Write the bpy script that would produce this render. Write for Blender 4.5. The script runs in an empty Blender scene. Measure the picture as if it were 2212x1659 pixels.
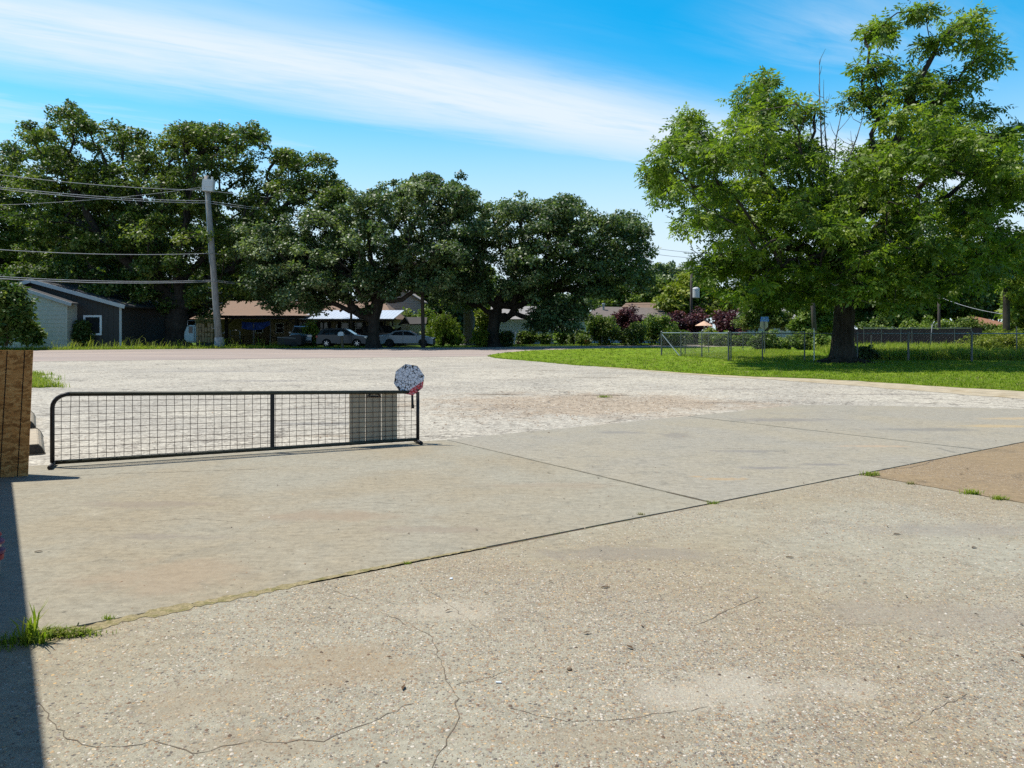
import bpy, bmesh, math, random
import numpy as np
from mathutils import Vector, Matrix

S = bpy.context.scene
COL = S.collection
R = math.radians
random.seed(7)
rng = np.random.default_rng(11)

# ------------------------------------------------------------------ camera
FPX, EYE, HZ, CX, WPX, HPX = 1560.0, 1.55, 712.0, 1106.0, 2212.0, 1659.0
cam_d = bpy.data.cameras.new("camera")
cam = bpy.data.objects.new("camera", cam_d)
COL.objects.link(cam)
cam.location = (0, 0, EYE)
cam.rotation_euler = (R(90), 0, 0)
cam_d.sensor_width = 36.0
cam_d.lens = FPX * 36.0 / WPX
cam_d.shift_y = -(HPX / 2 - HZ) / WPX
cam_d.clip_start = 0.05
cam_d.clip_end = 2000
S.camera = cam

# ------------------------------------------------------------------ light
SUN_DIR = Vector((-0.41, 0.10, 0.90)).normalized()
sun_el = math.asin(SUN_DIR.z)
sun_az = math.atan2(SUN_DIR.x, SUN_DIR.y)
sd = bpy.data.lights.new("sun", 'SUN')
sd.energy = 5.0
sd.angle = R(0.53)
sd.color = (1.0, 0.955, 0.87)
sun = bpy.data.objects.new("sun", sd)
COL.objects.link(sun)
sun.rotation_euler = SUN_DIR.to_track_quat('Z', 'Y').to_euler()
sun.location = (-20, 10, 60)

world = bpy.data.worlds.new("World")
S.world = world
world.use_nodes = True


class NT:
    """small node-graph helper"""

    def __init__(self, tree):
        self.t = tree
        self.n = tree.nodes
        self.l = tree.links

    def put(self, sock, v):
        if v is None:
            return
        if isinstance(v, bpy.types.NodeSocket):
            self.l.new(v, sock)
        else:
            if hasattr(sock.default_value, '__len__'):
                if not hasattr(v, '__len__'):
                    v = (v, v, v)
                v = tuple(v)
                if len(sock.default_value) == 4 and len(v) == 3:
                    v = v + (1.0,)
            sock.default_value = v

    def noise(self, vec, scale=5, detail=4, rough=.55, dist=0.0, col=False):
        n = self.n.new('ShaderNodeTexNoise')
        self.put(n.inputs['Vector'], vec)
        n.inputs['Scale'].default_value = scale
        n.inputs['Detail'].default_value = detail
        n.inputs['Roughness'].default_value = rough
        n.inputs['Distortion'].default_value = dist
        return n.outputs['Color'] if col else n.outputs['Fac']

    def voro(self, vec, scale=5, feature='F1', rnd=1.0, out='Distance'):
        n = self.n.new('ShaderNodeTexVoronoi')
        n.feature = feature
        self.put(n.inputs['Vector'], vec)
        n.inputs['Scale'].default_value = scale
        n.inputs['Randomness'].default_value = rnd
        return n.outputs[out]

    def mapr(self, v, a, b, c=0.0, d=1.0, smooth=True):
        n = self.n.new('ShaderNodeMapRange')
        n.interpolation_type = 'SMOOTHSTEP' if smooth else 'LINEAR'
        self.put(n.inputs[0], v)
        for i, k in enumerate((a, b, c, d)):
            n.inputs[i + 1].default_value = k
        return n.outputs[0]

    def math(self, op, a, b=None, c=None):
        n = self.n.new('ShaderNodeMath')
        n.operation = op
        self.put(n.inputs[0], a)
        self.put(n.inputs[1], b)
        self.put(n.inputs[2], c)
        return n.outputs[0]

    def vmath(self, op, a, b=None):
        n = self.n.new('ShaderNodeVectorMath')
        n.operation = op
        self.put(n.inputs[0], a)
        self.put(n.inputs[1], b)
        return n.outputs['Value'] if op in ('DOT_PRODUCT', 'LENGTH', 'DISTANCE') else n.outputs['Vector']

    def mix(self, f, a, b, mode='MIX'):
        n = self.n.new('ShaderNodeMix')
        n.data_type = 'RGBA'
        n.blend_type = mode
        self.put(n.inputs[0], f)
        self.put(n.inputs[6], a)
        self.put(n.inputs[7], b)
        return n.outputs[2]

    def ramp(self, f, stops, const=False):
        n = self.n.new('ShaderNodeValToRGB')
        if const:
            n.color_ramp.interpolation = 'CONSTANT'
        e = n.color_ramp.elements
        while len(e) < len(stops):
            e.new(0.5)
        for k, (p, c) in enumerate(stops):
            e[k].position = p
            e[k].color = tuple(c) + (1.0,) if len(c) == 3 else c
        self.put(n.inputs[0], f)
        return n.outputs[0]

    def sep(self, v):
        n = self.n.new('ShaderNodeSeparateXYZ')
        self.put(n.inputs[0], v)
        return n.outputs

    def comb(self, x, y, z):
        n = self.n.new('ShaderNodeCombineXYZ')
        for i, k in enumerate((x, y, z)):
            self.put(n.inputs[i], k)
        return n.outputs[0]

    def mapping(self, v, scale=(1, 1, 1), rot=(0, 0, 0), loc=(0, 0, 0)):
        n = self.n.new('ShaderNodeMapping')
        self.put(n.inputs[0], v)
        n.inputs['Scale'].default_value = scale
        n.inputs['Rotation'].default_value = rot
        n.inputs['Location'].default_value = loc
        return n.outputs[0]

    def coord(self, kind='Object'):
        return self.n.new('ShaderNodeTexCoord').outputs[kind]

    def pos(self):
        return self.n.new('ShaderNodeNewGeometry').outputs['Position']

    def bump(self, h, strength=.3, dist=.01, normal=None):
        n = self.n.new('ShaderNodeBump')
        n.inputs['Strength'].default_value = strength
        n.inputs['Distance'].default_value = dist
        self.put(n.inputs['Height'], h)
        if normal is not None:
            self.put(n.inputs['Normal'], normal)
        return n.outputs[0]


# sky: physical sky, cirrus streaks drawn on a flat cloud layer high above the place
wt = NT(world.node_tree)
wt.n.clear()
sky = wt.n.new('ShaderNodeTexSky')
sky.sky_type = 'NISHITA'
sky.sun_disc = False
sky.sun_elevation = sun_el
sky.sun_rotation = sun_az
sky.altitude = 50
sky.air_density = 1.0
sky.dust_density = 0.6
sky.ozone_density = 1.6
d = wt.coord('Generated')
dx, dy, dz = wt.sep(d)
zc = wt.math('MAXIMUM', dz, 0.03)
cx_, cy_ = wt.math('DIVIDE', dx, zc), wt.math('DIVIDE', dy, zc)
cu = wt.math('ADD', wt.math('MULTIPLY', cx_, .88), wt.math('MULTIPLY', cy_, .47))
cv = wt.math('ADD', wt.math('MULTIPLY', cx_, -.47), wt.math('MULTIPLY', cy_, .88))
cvec = wt.comb(wt.math('MULTIPLY', cu, .30), cv, 0.0)
wob = wt.math('SUBTRACT', wt.noise(cvec, 1.1, 3, .5), .5)
cvw = wt.math('ADD', cv, wt.math('MULTIPLY', wob, .55))


def band(c, w, wl=None):
    ww = w if wl is None else wt.mapr(cvw, c - .3, c + .3, wl, w)
    q = wt.math('DIVIDE', wt.math('SUBTRACT', cvw, c), ww)
    return wt.math('POWER', 2.718, wt.math('MULTIPLY', wt.math('MULTIPLY', q, q), -1.0))


fib = wt.noise(wt.comb(wt.math('MULTIPLY', cu, .55), wt.math('MULTIPLY', cv, 2.2), 0.0), 1.6, 9, .62, .5)
soft = wt.noise(wt.comb(wt.math('MULTIPLY', cu, .35), wt.math('MULTIPLY', cv, .8), 3.0), 1.0, 5, .55, .3)
fib2 = wt.noise(wt.comb(wt.math('MULTIPLY', cu, .9), wt.math('MULTIPLY', cvw, 6.0), 1.0), 2.4, 8, .66, .8)
fib = wt.math('ADD', wt.math('MULTIPLY', fib, .68), wt.math('MULTIPLY', fib2, .32))
b1 = wt.math('MULTIPLY', band(2.80, .72, .46), wt.mapr(wt.math('ADD', wt.math('MULTIPLY', fib, .6), wt.math('MULTIPLY', soft, .4)), .24, .58, .36, 1.0))
b2 = wt.math('MULTIPLY', band(4.75, .70), wt.mapr(fib, .15, .75, .25, .62))
b3 = wt.math('MULTIPLY', band(1.62, .34), wt.math('MULTIPLY', wt.mapr(wt.math('MULTIPLY', fib, soft), .10, .40, .05, .62), wt.mapr(cu, 1.35, 2.3)))
b4 = wt.math('MULTIPLY', wt.mapr(wt.math('ADD', wt.math('MULTIPLY', soft, .7), wt.math('MULTIPLY', fib, .3)), .36, .64, 0.0, .74), wt.mapr(wt.math('ADD', cv, wt.math('MULTIPLY', cu, -.12)), 1.6, 2.9, .04, 1.0))
cl = wt.math('MAXIMUM', wt.math('MAXIMUM', b1, b2), wt.math('MAXIMUM', b3, b4))
hz_ = wt.mapr(dz, .07, .37, .93, 0.0)          # pale moist air towards the horizon
cl = wt.math('MAXIMUM', cl, hz_)
cl = wt.math('MINIMUM', cl, 0.96)
low = wt.mix(1.0, sky.outputs[0], (0.02, 1.12, 1.40), 'MULTIPLY')
high = wt.mix(1.0, sky.outputs[0], (0.45, .50, .72), 'MULTIPLY')
blue = wt.mix(wt.mapr(dz, .42, .80), low, high)
col = wt.mix(cl, blue, (5.35, 6.0, 6.6))
bg = wt.n.new('ShaderNodeBackground')
bg.inputs['Strength'].default_value = 0.115
wt.l.new(col, bg.inputs['Color'])
wo = wt.n.new('ShaderNodeOutputWorld')
wt.l.new(bg.outputs[0], wo.inputs['Surface'])

S.view_settings.view_transform = 'Standard'
S.view_settings.look = 'None'
S.view_settings.exposure = 0.42
S.view_settings.gamma = 1.0
S.view_settings.use_curve_mapping = False
S.cycles.max_bounces = 7
S.cycles.use_denoising = False
S.render.filter_size = 1.15
S.cycles.transparent_max_bounces = 6


# ------------------------------------------------------------------ placement helpers
def W(px, py, Y):
    """place of a picture point that stands Y metres away"""
    return Vector(((px - CX) / FPX * Y, Y, EYE + (HZ - py) / FPX * Y))


def G(px, py):
    """place on the flat ground"""
    Y = FPX * EYE / (py - HZ)
    return Vector(((px - CX) / FPX * Y, Y, 0.0))


def XA(px, Y):
    return (px - CX) / FPX * Y


def ZA(py, Y):
    return EYE + (HZ - py) / FPX * Y


# ------------------------------------------------------------------ object helpers
ORG = {}


def tag(o, label=None, cat=None, group=None, kind=None):
    if label:
        o['label'] = label
    if cat:
        o['category'] = cat
    if group:
        o['group'] = group
    if kind:
        o['kind'] = kind
    return o


def thing(name, label, cat, loc=(0, 0, 0), group=None, rotz=0.0):
    o = bpy.data.objects.new(name, None)
    COL.objects.link(o)
    o.empty_display_size = .2
    o.location = loc
    o.rotation_euler = (0, 0, rotz)
    ORG[o.name] = Vector(loc)
    return tag(o, label, cat, group)


def link(name, me, m, parent=None, loc=None, rot=None):
    o = bpy.data.objects.new(name, me)
    COL.objects.link(o)
    if m is not None and not me.materials:
        me.materials.append(m)
    if parent is not None:
        o.parent = parent
    if loc is not None:
        o.location = loc
    if rot is not None:
        o.rotation_euler = rot
    return o


def root_org(o):
    while o.parent is not None:
        o = o.parent
    return ORG.get(o.name, Vector((0, 0, 0)))


class MB:
    def __init__(self):
        self.v = []
        self.f = []

    def add(self, vs, fs):
        b = len(self.v)
        self.v.extend([tuple(p) for p in vs])
        self.f.extend([tuple(b + i for i in q) for q in fs])
        return self

    def box(self, x0, x1, y0, y1, z0, z1):
        vs = [(x, y, z) for x in (x0, x1) for y in (y0, y1) for z in (z0, z1)]
        return self.add(vs, [(0, 1, 3, 2), (4, 6, 7, 5), (0, 4, 5, 1), (2, 3, 7, 6), (0, 2, 6, 4), (1, 5, 7, 3)])

    def cbox(self, c, s, rotz=0.0, roty=0.0):
        m = Matrix.Rotation(rotz, 3, 'Z') @ Matrix.Rotation(roty, 3, 'Y')
        vs = [Vector(c) + m @ Vector((x * s[0] / 2, y * s[1] / 2, z * s[2] / 2)) for x in (-1, 1) for y in (-1, 1) for z in (-1, 1)]
        return self.add(vs, [(0, 1, 3, 2), (4, 6, 7, 5), (0, 4, 5, 1), (2, 3, 7, 6), (0, 2, 6, 4), (1, 5, 7, 3)])

    def bar(self, p, q, w, h, up=(0, 0, 1)):
        """square bar from p to q"""
        p, q = Vector(p), Vector(q)
        dr = (q - p).normalized()
        s = dr.cross(Vector(up))
        if s.length < 1e-4:
            s = dr.cross(Vector((1, 0, 0)))
        s.normalize()
        u = s.cross(dr)
        vs = []
        for c in (p, q):
            for a, b in ((-1, -1), (1, -1), (1, 1), (-1, 1)):
                vs.append(c + s * (a * w / 2) + u * (b * h / 2))
        return self.add(vs, [(0, 3, 2, 1), (4, 5, 6, 7), (0, 1, 5, 4), (1, 2, 6, 5), (2, 3, 7, 6), (3, 0, 4, 7)])

    def tube(self, pts, rad, sides=8, cap=True):
        pts = [Vector(p) for p in pts]
        if not hasattr(rad, '__len__'):
            rad = [rad] * len(pts)
        vs, fs = [], []
        prev = None
        for i, p in enumerate(pts):
            a = pts[max(0, i - 1)]
            b = pts[min(len(pts) - 1, i + 1)]
            t = (b - a).normalized()
            if prev is None:
                ref = Vector((0, 0, 1)) if abs(t.z) < .9 else Vector((1, 0, 0))
                u = t.cross(ref).normalized()
            else:
                u = (prev - t * prev.dot(t)).normalized()
            prev = u
            w = t.cross(u)
            for k in range(sides):
                an = 2 * math.pi * k / sides
                vs.append(p + (u * math.cos(an) + w * math.sin(an)) * rad[i])
        for i in range(len(pts) - 1):
            for k in range(sides):
                a, b = i * sides + k, i * sides + (k + 1) % sides
                fs.append((a, b, b + sides, a + sides))
        if cap:
            fs.append(tuple(range(sides))[::-1])
            fs.append(tuple(range((len(pts) - 1) * sides, len(pts) * sides)))
        return self.add(vs, fs)

    def prism(self, poly, y0, y1):
        """outline in x,z run from y0 to y1"""
        n = len(poly)
        vs = [(x, y0, z) for x, z in poly] + [(x, y1, z) for x, z in poly]
        fs = [tuple(range(n)), tuple(range(n, 2 * n))[::-1]]
        fs += [(i, i + n, (i + 1) % n + n, (i + 1) % n) for i in range(n)]
        return self.add(vs, fs)

    def slab(self, poly, z0, z1):
        n = len(poly)
        vs = [(p[0], p[1], z1) for p in poly] + [(p[0], p[1], z0) for p in poly]
        fs = [tuple(range(n)), tuple(range(n, 2 * n))[::-1]]
        fs += [(i + n, (i + 1) % n + n, (i + 1) % n, i) for i in range(n)]
        return self.add(vs, fs)

    def lathe(self, prof, c=(0, 0, 0), sides=14):
        vs, fs = [], []
        for r, z in prof:
            for k in range(sides):
                a = 2 * math.pi * k / sides
                vs.append((c[0] + r * math.cos(a), c[1] + r * math.sin(a), c[2] + z))
        for i in range(len(prof) - 1):
            for k in range(sides):
                a, b = i * sides + k, i * sides + (k + 1) % sides
                fs.append((a, b, b + sides, a + sides))
        fs.append(tuple(range(sides))[::-1])
        fs.append(tuple(range((len(prof) - 1) * sides, len(prof) * sides)))
        return self.add(vs, fs)

    def build(self, name, m, parent=None, local=False, bevel=0.0, smooth=False, kind=None, tri=True):
        o0 = Vector((0, 0, 0)) if (local or parent is None) else root_org(parent)
        me = bpy.data.meshes.new(name)
        me.from_pydata([(x - o0.x, y - o0.y, z - o0.z) for x, y, z in self.v], [], self.f)
        bm = bmesh.new()
        bm.from_mesh(me)
        if bevel > 0:
            bmesh.ops.bevel(bm, geom=[e for e in bm.edges if len(e.link_faces) == 2 and e.calc_face_angle(0) > .5], offset=bevel,
                            segments=2, affect='EDGES', clamp_overlap=True)
        bmesh.ops.recalc_face_normals(bm, faces=bm.faces)
        if tri:
            bmesh.ops.triangulate(bm, faces=[f for f in bm.faces if len(f.verts) > 4])
        if smooth:
            for f in bm.faces:
                f.smooth = True
        bm.to_mesh(me)
        bm.free()
        o = link(name, me, m, parent)
        if kind:
            o['kind'] = kind
        return o


def np_mesh(name, verts, quads, m, parent=None, tint=None, kind=None, smooth=False, k=4):
    """quads: (n,k) array; tint: per-face float"""
    o0 = root_org(parent) if parent is not None else Vector((0, 0, 0))
    verts = np.asarray(verts, np.float32) - np.array(o0, np.float32)
    me = bpy.data.meshes.new(name)
    n = len(quads)
    me.vertices.add(len(verts))
    me.vertices.foreach_set('co', verts.ravel())
    me.loops.add(n * k)
    me.loops.foreach_set('vertex_index', np.asarray(quads, np.int32).ravel())
    me.polygons.add(n)
    me.polygons.foreach_set('loop_start', np.arange(0, n * k, k, dtype=np.int32))
    if smooth:
        me.polygons.foreach_set('use_smooth', np.ones(n, bool))
    me.update(calc_edges=True)
    if tint is not None:
        a = me.attributes.new('tint', 'FLOAT', 'FACE')
        a.data.foreach_set('value', np.asarray(tint, np.float32))
    o = link(name, me, m, parent)
    if kind:
        o['kind'] = kind
    return o


# ------------------------------------------------------------------ materials
def new_mat(name):
    m = bpy.data.materials.new(name)
    m.use_nodes = True
    nt = NT(m.node_tree)
    p = nt.n['Principled BSDF']
    return m, nt, p


def mat(name, c, rough=.6, metal=0.0, var=.18, scale=6.0, bump=0.0, bscale=40.0, spec=.3, c2=None, amt=.5, stretch=(1, 1, 1)):
    m, nt, p = new_mat(name)
    v = nt.mapping(nt.coord('Object'), scale=stretch)
    n = nt.noise(v, scale, 6, .6)
    a = tuple(max(0, k * (1 - var)) for k in c)
    b = tuple(min(1, k * (1 + var)) for k in c)
    col = nt.ramp(n, [(.3, a), (.7, b)])
    if c2 is not None:
        n2 = nt.noise(v, scale * .45, 7, .65, .6)
        col = nt.mix(nt.mapr(n2, amt, amt + .18), col, c2)
    nt.put(p.inputs['Base Color'], col)
    p.inputs['Metallic'].default_value = metal
    nt.put(p.inputs['Roughness'], nt.mapr(n, .2, .8, rough * .85, min(1, rough * 1.1)))
    p.inputs['Specular IOR Level'].default_value = spec
    if bump:
        nt.put(p.inputs['Normal'], nt.bump(nt.noise(v, bscale, 5, .6), bump, .01))
    return m


def leaf_mat(name, c1, c2, c3, trans=.3, rough=.45, spec=.35):
    m, nt, p = new_mat(name)
    at = nt.n.new('ShaderNodeAttribute')
    at.attribute_name = 'tint'
    col = nt.ramp(at.outputs['Fac'], [(0.05, c1), (.5, c2), (.95, c3)])
    nt.put(p.inputs['Base Color'], col)
    p.inputs['Roughness'].default_value = rough
    p.inputs['Specular IOR Level'].default_value = spec
    tr = nt.n.new('ShaderNodeBsdfTranslucent')
    nt.put(tr.inputs['Color'], nt.mix(1.0, col, (1.0, 1.15, .45), 'MULTIPLY'))
    ms = nt.n.new('ShaderNodeMixShader')
    ms.inputs[0].default_value = trans
    nt.l.new(p.outputs[0], ms.inputs[1])
    nt.l.new(tr.outputs[0], ms.inputs[2])
    nt.l.new(ms.outputs[0], nt.n['Material Output'].inputs['Surface'])
    return m


def bark_mat(name, c1, c2, sc=6.0):
    m, nt, p = new_mat(name)
    v = nt.mapping(nt.pos(), scale=(1, 1, .22))
    n = nt.noise(v, sc, 8, .7, 1.0)
    big = nt.noise(nt.pos(), .9, 4, .6)
    col = nt.mix(nt.mapr(big, .45, .7, 0, .5), nt.ramp(n, [(.35, c1), (.65, c2)]), tuple(k * 1.35 for k in c2))
    nt.put(p.inputs['Base Color'], col)
    p.inputs['Roughness'].default_value = .95
    p.inputs['Specular IOR Level'].default_value = .1
    nt.put(p.inputs['Normal'], nt.bump(n, .9, .05))
    return m


def ground_concrete(name, base, warm, dark, pebble=0.0, gravel=.3, seed=0.0, stains=()):
    """weathered broom finished concrete; pebble > 0 lets the aggregate show"""
    m, nt, p = new_mat(name)
    ps = nt.vmath('ADD', nt.pos(), (seed, seed * .7, 0))
    big = nt.noise(ps, .55, 5, .55, .4)
    mid = nt.noise(ps, 2.6, 6, .62, .7)
    fine = nt.noise(ps, 38, 6, .7)
    grit = nt.noise(ps, 190, 3, .7)
    c = nt.mix(nt.mapr(big, .36, .66), base, warm)
    c = nt.mix(nt.mapr(mid, .50, .78, 0, .55), c, dark)
    st = nt.noise(nt.vmath('MULTIPLY', ps, (1.3, .8, 1)), 1.1, 8, .68, 1.6)
    c = nt.mix(nt.mapr(st, .60, .74, 0, .55), c, tuple(k * .55 for k in dark))
    lt = nt.noise(nt.vmath('ADD', ps, (9, 4, 0)), 1.9, 6, .6, .8)
    c = nt.mix(nt.mapr(lt, .58, .78, 0, .45), c, tuple(min(1, k * 1.28) for k in base))
    sk = nt.noise(nt.mapping(ps, scale=(2.2, 9, 1), rot=(0, 0, -.35)), 2.2, 7, .7, .5)
    c = nt.mix(.75, c, nt.mix(1.0, c, nt.ramp(sk, [(.28, (.74, .73, .72)), (.52, (1.0, 1.0, 1.0)), (.75, (1.16, 1.15, 1.13))]), 'MULTIPLY'))
    crumb = nt.noise(ps, 15, 6, .78, .3)
    c = nt.mix(.8, c, nt.mix(1.0, c, nt.ramp(crumb, [(.30, (.70, .68, .66)), (.5, (1, 1, 1)), (.72, (1.20, 1.19, 1.17))]), 'MULTIPLY'))
    pit = nt.voro(nt.vmath('ADD', ps, nt.vmath('MULTIPLY', nt.noise(ps, 9, 2, .5, 0, True), (.05, .05, 0))), 9)
    pitm = nt.math('MULTIPLY', nt.mapr(pit, .05, .14, 1, 0), nt.math('GREATER_THAN', nt.noise(ps, 3.1, 3, .6), .55))
    c = nt.mix(nt.math('MULTIPLY', pitm, .6), c, tuple(k * .35 for k in dark))
    c = nt.mix(.5, c, nt.mix(1.0, c, nt.ramp(fine, [(.3, (.72, .72, .72)), (.72, (1.22, 1.22, 1.22))]), 'MULTIPLY'))
    c = nt.mix(.6, c, nt.mix(1.0, c, nt.ramp(grit, [(.3, (.6, .58, .56)), (.7, (1.3, 1.3, 1.3))]), 'MULTIPLY'))
    h = nt.math('ADD', nt.math('MULTIPLY', fine, .6), nt.math('MULTIPLY', grit, .4))
    if pebble > 0:
        wear = nt.noise(nt.vmath('ADD', ps, (3, 17, 0)), .45, 5, .6, .6)
        dr = nt.vmath('DISTANCE', nt.pos(), (2.2, 1.2, 0))
        wearm = nt.math('ADD', nt.mapr(wear, .32, .62, -.1, .9), nt.mapr(dr, 1.2, 6.0, .62, -.25, False))
        for sc, keep in ((52, .58), (88, .50), (150, .45)):
            wv = nt.vmath('ADD', ps, nt.vmath('MULTIPLY', nt.noise(ps, sc * .7, 2, .5, 0, True), (.006, .006, .006)))
            dd = nt.voro(wv, sc)
            cc = nt.voro(wv, sc, out='Color')
            r_, g_, b_ = nt.sep(cc)
            pal = nt.ramp(r_, [(0.0, (.085, .075, .070)), (.14, (.24, .15, .09)), (.32, (.36, .25, .14)), (.5, (.20, .145, .11)),
                               (.62, (.46, .37, .25)), (.78, (.54, .49, .41)), (.91, (.26, .23, .21)), (.97, (.55, .36, .16))], True)
            on = nt.math('GREATER_THAN', nt.math('ADD', g_, nt.math('MULTIPLY', wearm, .62)), 1.19 - keep * .45)
            edge = nt.mapr(dd, .30, .44, 1.0, 0.0)
            f = nt.math('MULTIPLY', nt.math('MULTIPLY', edge, on), pebble)
            ring = nt.math('MULTIPLY', nt.math('MULTIPLY', nt.mapr(dd, .40, .62, 1.0, 0.0), on), pebble * .35)
            c = nt.mix(ring, c, tuple(k * .5 for k in dark))
            c = nt.mix(f, c, pal)
            h = nt.math('ADD', h, nt.math('MULTIPLY', f, nt.math('SUBTRACT', .5, dd)))
    for (sx, sy, rx_, ry_, scol, amt_) in stains:
        q = nt.vmath('MULTIPLY', nt.vmath('SUBTRACT', nt.pos(), (sx, sy, 0)), (1 / rx_, 1 / ry_, 0))
        dq = nt.math('ADD', nt.vmath('LENGTH', q), nt.math('MULTIPLY', nt.math('SUBTRACT', nt.noise(nt.pos(), 2.0 / rx_ ** .5, 7, .7, .8), .5), 2.4))
        c = nt.mix(nt.mapr(dq, .25, .95, amt_, 0), c, scol)
    nt.put(p.inputs['Base Color'], c)
    p.inputs['Roughness'].default_value = .9
    p.inputs['Specular IOR Level'].default_value = .2
    nt.put(p.inputs['Normal'], nt.bump(h, gravel, .006))
    return m


def lot_mat():
    m, nt, p = new_mat("worn_chipseal")
    ps = nt.pos()
    big = nt.noise(ps, .22, 6, .6, .6)
    mid = nt.noise(nt.vmath('MULTIPLY', ps, (.7, 1.4, 1)), 1.0, 8, .66, .8)
    fine = nt.noise(ps, 30, 5, .7)
    c = nt.mix(nt.mapr(big, .38, .64), (.385, .362, .305), (.325, .308, .266))
    c = nt.mix(nt.mapr(mid, .50, .76, 0, .55), c, (.235, .215, .190))
    # gravelly brown worn place in front of the concrete
    q = nt.vmath('MULTIPLY', nt.vmath('SUBTRACT', ps, (1.6, 15.2, 0)), (1 / 4.4, 1 / 3.0, 0))
    dist = nt.math('ADD', nt.vmath('LENGTH', q), nt.math('MULTIPLY', nt.math('SUBTRACT', nt.noise(ps, .9, 7, .68, .8), .5), 2.3))
    c = nt.mix(nt.mapr(dist, .35, 1.15, .58, 0), c, (.285, .215, .145))
    wv = nt.vmath('ADD', ps, nt.vmath('MULTIPLY', nt.noise(ps, 3.0, 4, .6, 0, True), (.25, .25, 0)))
    cr = nt.voro(wv, 5.5, 'DISTANCE_TO_EDGE')
    crm = nt.math('MULTIPLY', nt.mapr(cr, .0, .055, 1, 0), nt.mapr(nt.noise(ps, .35, 4, .6), .42, .58))
    c = nt.mix(nt.math('MULTIPLY', crm, .55), c, (.10, .085, .07))
    wv2 = nt.vmath('ADD', ps, nt.vmath('MULTIPLY', nt.noise(ps, .5, 6, .65, 0, True), (2.2, 2.2, 0)))
    cr2 = nt.voro(wv2, .42, 'DISTANCE_TO_EDGE')
    cm2 = nt.math('MULTIPLY', nt.mapr(cr2, .0, .014, 1, 0), nt.mapr(nt.noise(nt.vmath('ADD', ps, (7, 3, 0)), .3, 3, .6), .45, .55))
    c = nt.mix(nt.math('MULTIPLY', cm2, .7), c, (.08, .07, .06))
    st = nt.noise(nt.vmath('MULTIPLY', ps, (.35, 1.2, 1)), .9, 8, .7, 1.4)
    c = nt.mix(nt.mapr(st, .57, .70, 0, .6), c, (.17, .160, .148))
    for (sx, sy, rx_, ry_, scol, am) in ((-3.2, 12.0, 1.6, .28, (.17, .165, .155), .75), (-2.4, 13.6, 1.4, .22, (.18, .172, .16), .6), (-4.2, 10.2, .9, .18, (.19, .175, .15), .7), (-2.6, 10.6, 1.1, .20, (.20, .165, .12), .6),
                                         (-3.6, 9.2, .8, .12, (.21, .17, .12), .6), (1.3, 27.8, .9, .20, (.075, .065, .05), .85), (2.6, 23.4, 1.5, .26, (.13, .115, .095), .8), (.2, 22.4, 1.1, .2, (.15, .13, .11), .6),
                                         (-.3, 17.4, 1.0, .28, (.11, .085, .06), .8), (2.4, 17.2, 1.2, .25, (.12, .095, .07), .75), (4.4, 15.4, 1.3, .22, (.17, .14, .11), .6), (6.0, 19.0, 2.2, .3, (.21, .19, .165), .6),
                                         (-7.5, 22, 3.0, .5, (.22, .21, .20), .6), (-11, 27, 4, .6, (.21, .20, .19), .6), (9, 17.4, 2.0, .3, (.19, .175, .16), .6), (-13, 19, 3, .5, (.22, .21, .2), .6)):
        q = nt.vmath('MULTIPLY', nt.vmath('SUBTRACT', ps, (sx, sy, 0)), (1 / rx_, 1 / ry_, 0))
        dq = nt.math('ADD', nt.vmath('LENGTH', q), nt.math('MULTIPLY', nt.math('SUBTRACT', nt.noise(nt.vmath('MULTIPLY', ps, (1, 2.2, 1)), 2.6, 7, .72, .8), .5), 2.6))
        c = nt.mix(nt.mapr(dq, .2, .9, am, 0), c, scol)
    crumb = nt.noise(nt.vmath('MULTIPLY', ps, (.75, 1.25, 1)), 7, 7, .8, .4)
    c = nt.mix(.9, c, nt.mix(1.0, c, nt.ramp(crumb, [(.30, (.58, .56, .54)), (.5, (1, 1, 1)), (.72, (1.24, 1.23, 1.2))]), 'MULTIPLY'))
    pk = nt.voro(ps, 13, out='Color')
    pk0 = nt.sep(pk)[0]
    c = nt.mix(.6, c, nt.mix(1.0, c, nt.ramp(pk0, [(0, (.45, .42, .4)), (.2, (.9, .88, .86)), (1, (1.22, 1.2, 1.18))]), 'MULTIPLY'))
    peb = nt.voro(ps, 34, out='Color')
    pr = nt.sep(peb)[0]
    c = nt.mix(.55, c, nt.mix(1.0, c, nt.ramp(pr, [(0, (.5, .47, .44)), (.35, (.92, .9, .88)), (1, (1.4, 1.38, 1.34))]), 'MULTIPLY'))
    c = nt.mix(.5, c, nt.mix(1.0, c, nt.ramp(fine, [(.3, (.7, .7, .7)), (.7, (1.25, 1.25, 1.25))]), 'MULTIPLY'))
    nt.put(p.inputs['Base Color'], c)
    p.inputs['Roughness'].default_value = .93
    p.inputs['Specular IOR Level'].default_value = .15
    h = nt.math('ADD', nt.math('MULTIPLY', fine, .5), nt.math('SUBTRACT', nt.math('MULTIPLY', pr, .5), nt.math('MULTIPLY', crm, .8)))
    nt.put(p.inputs['Normal'], nt.bump(h, .5, .012))
    return m


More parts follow.
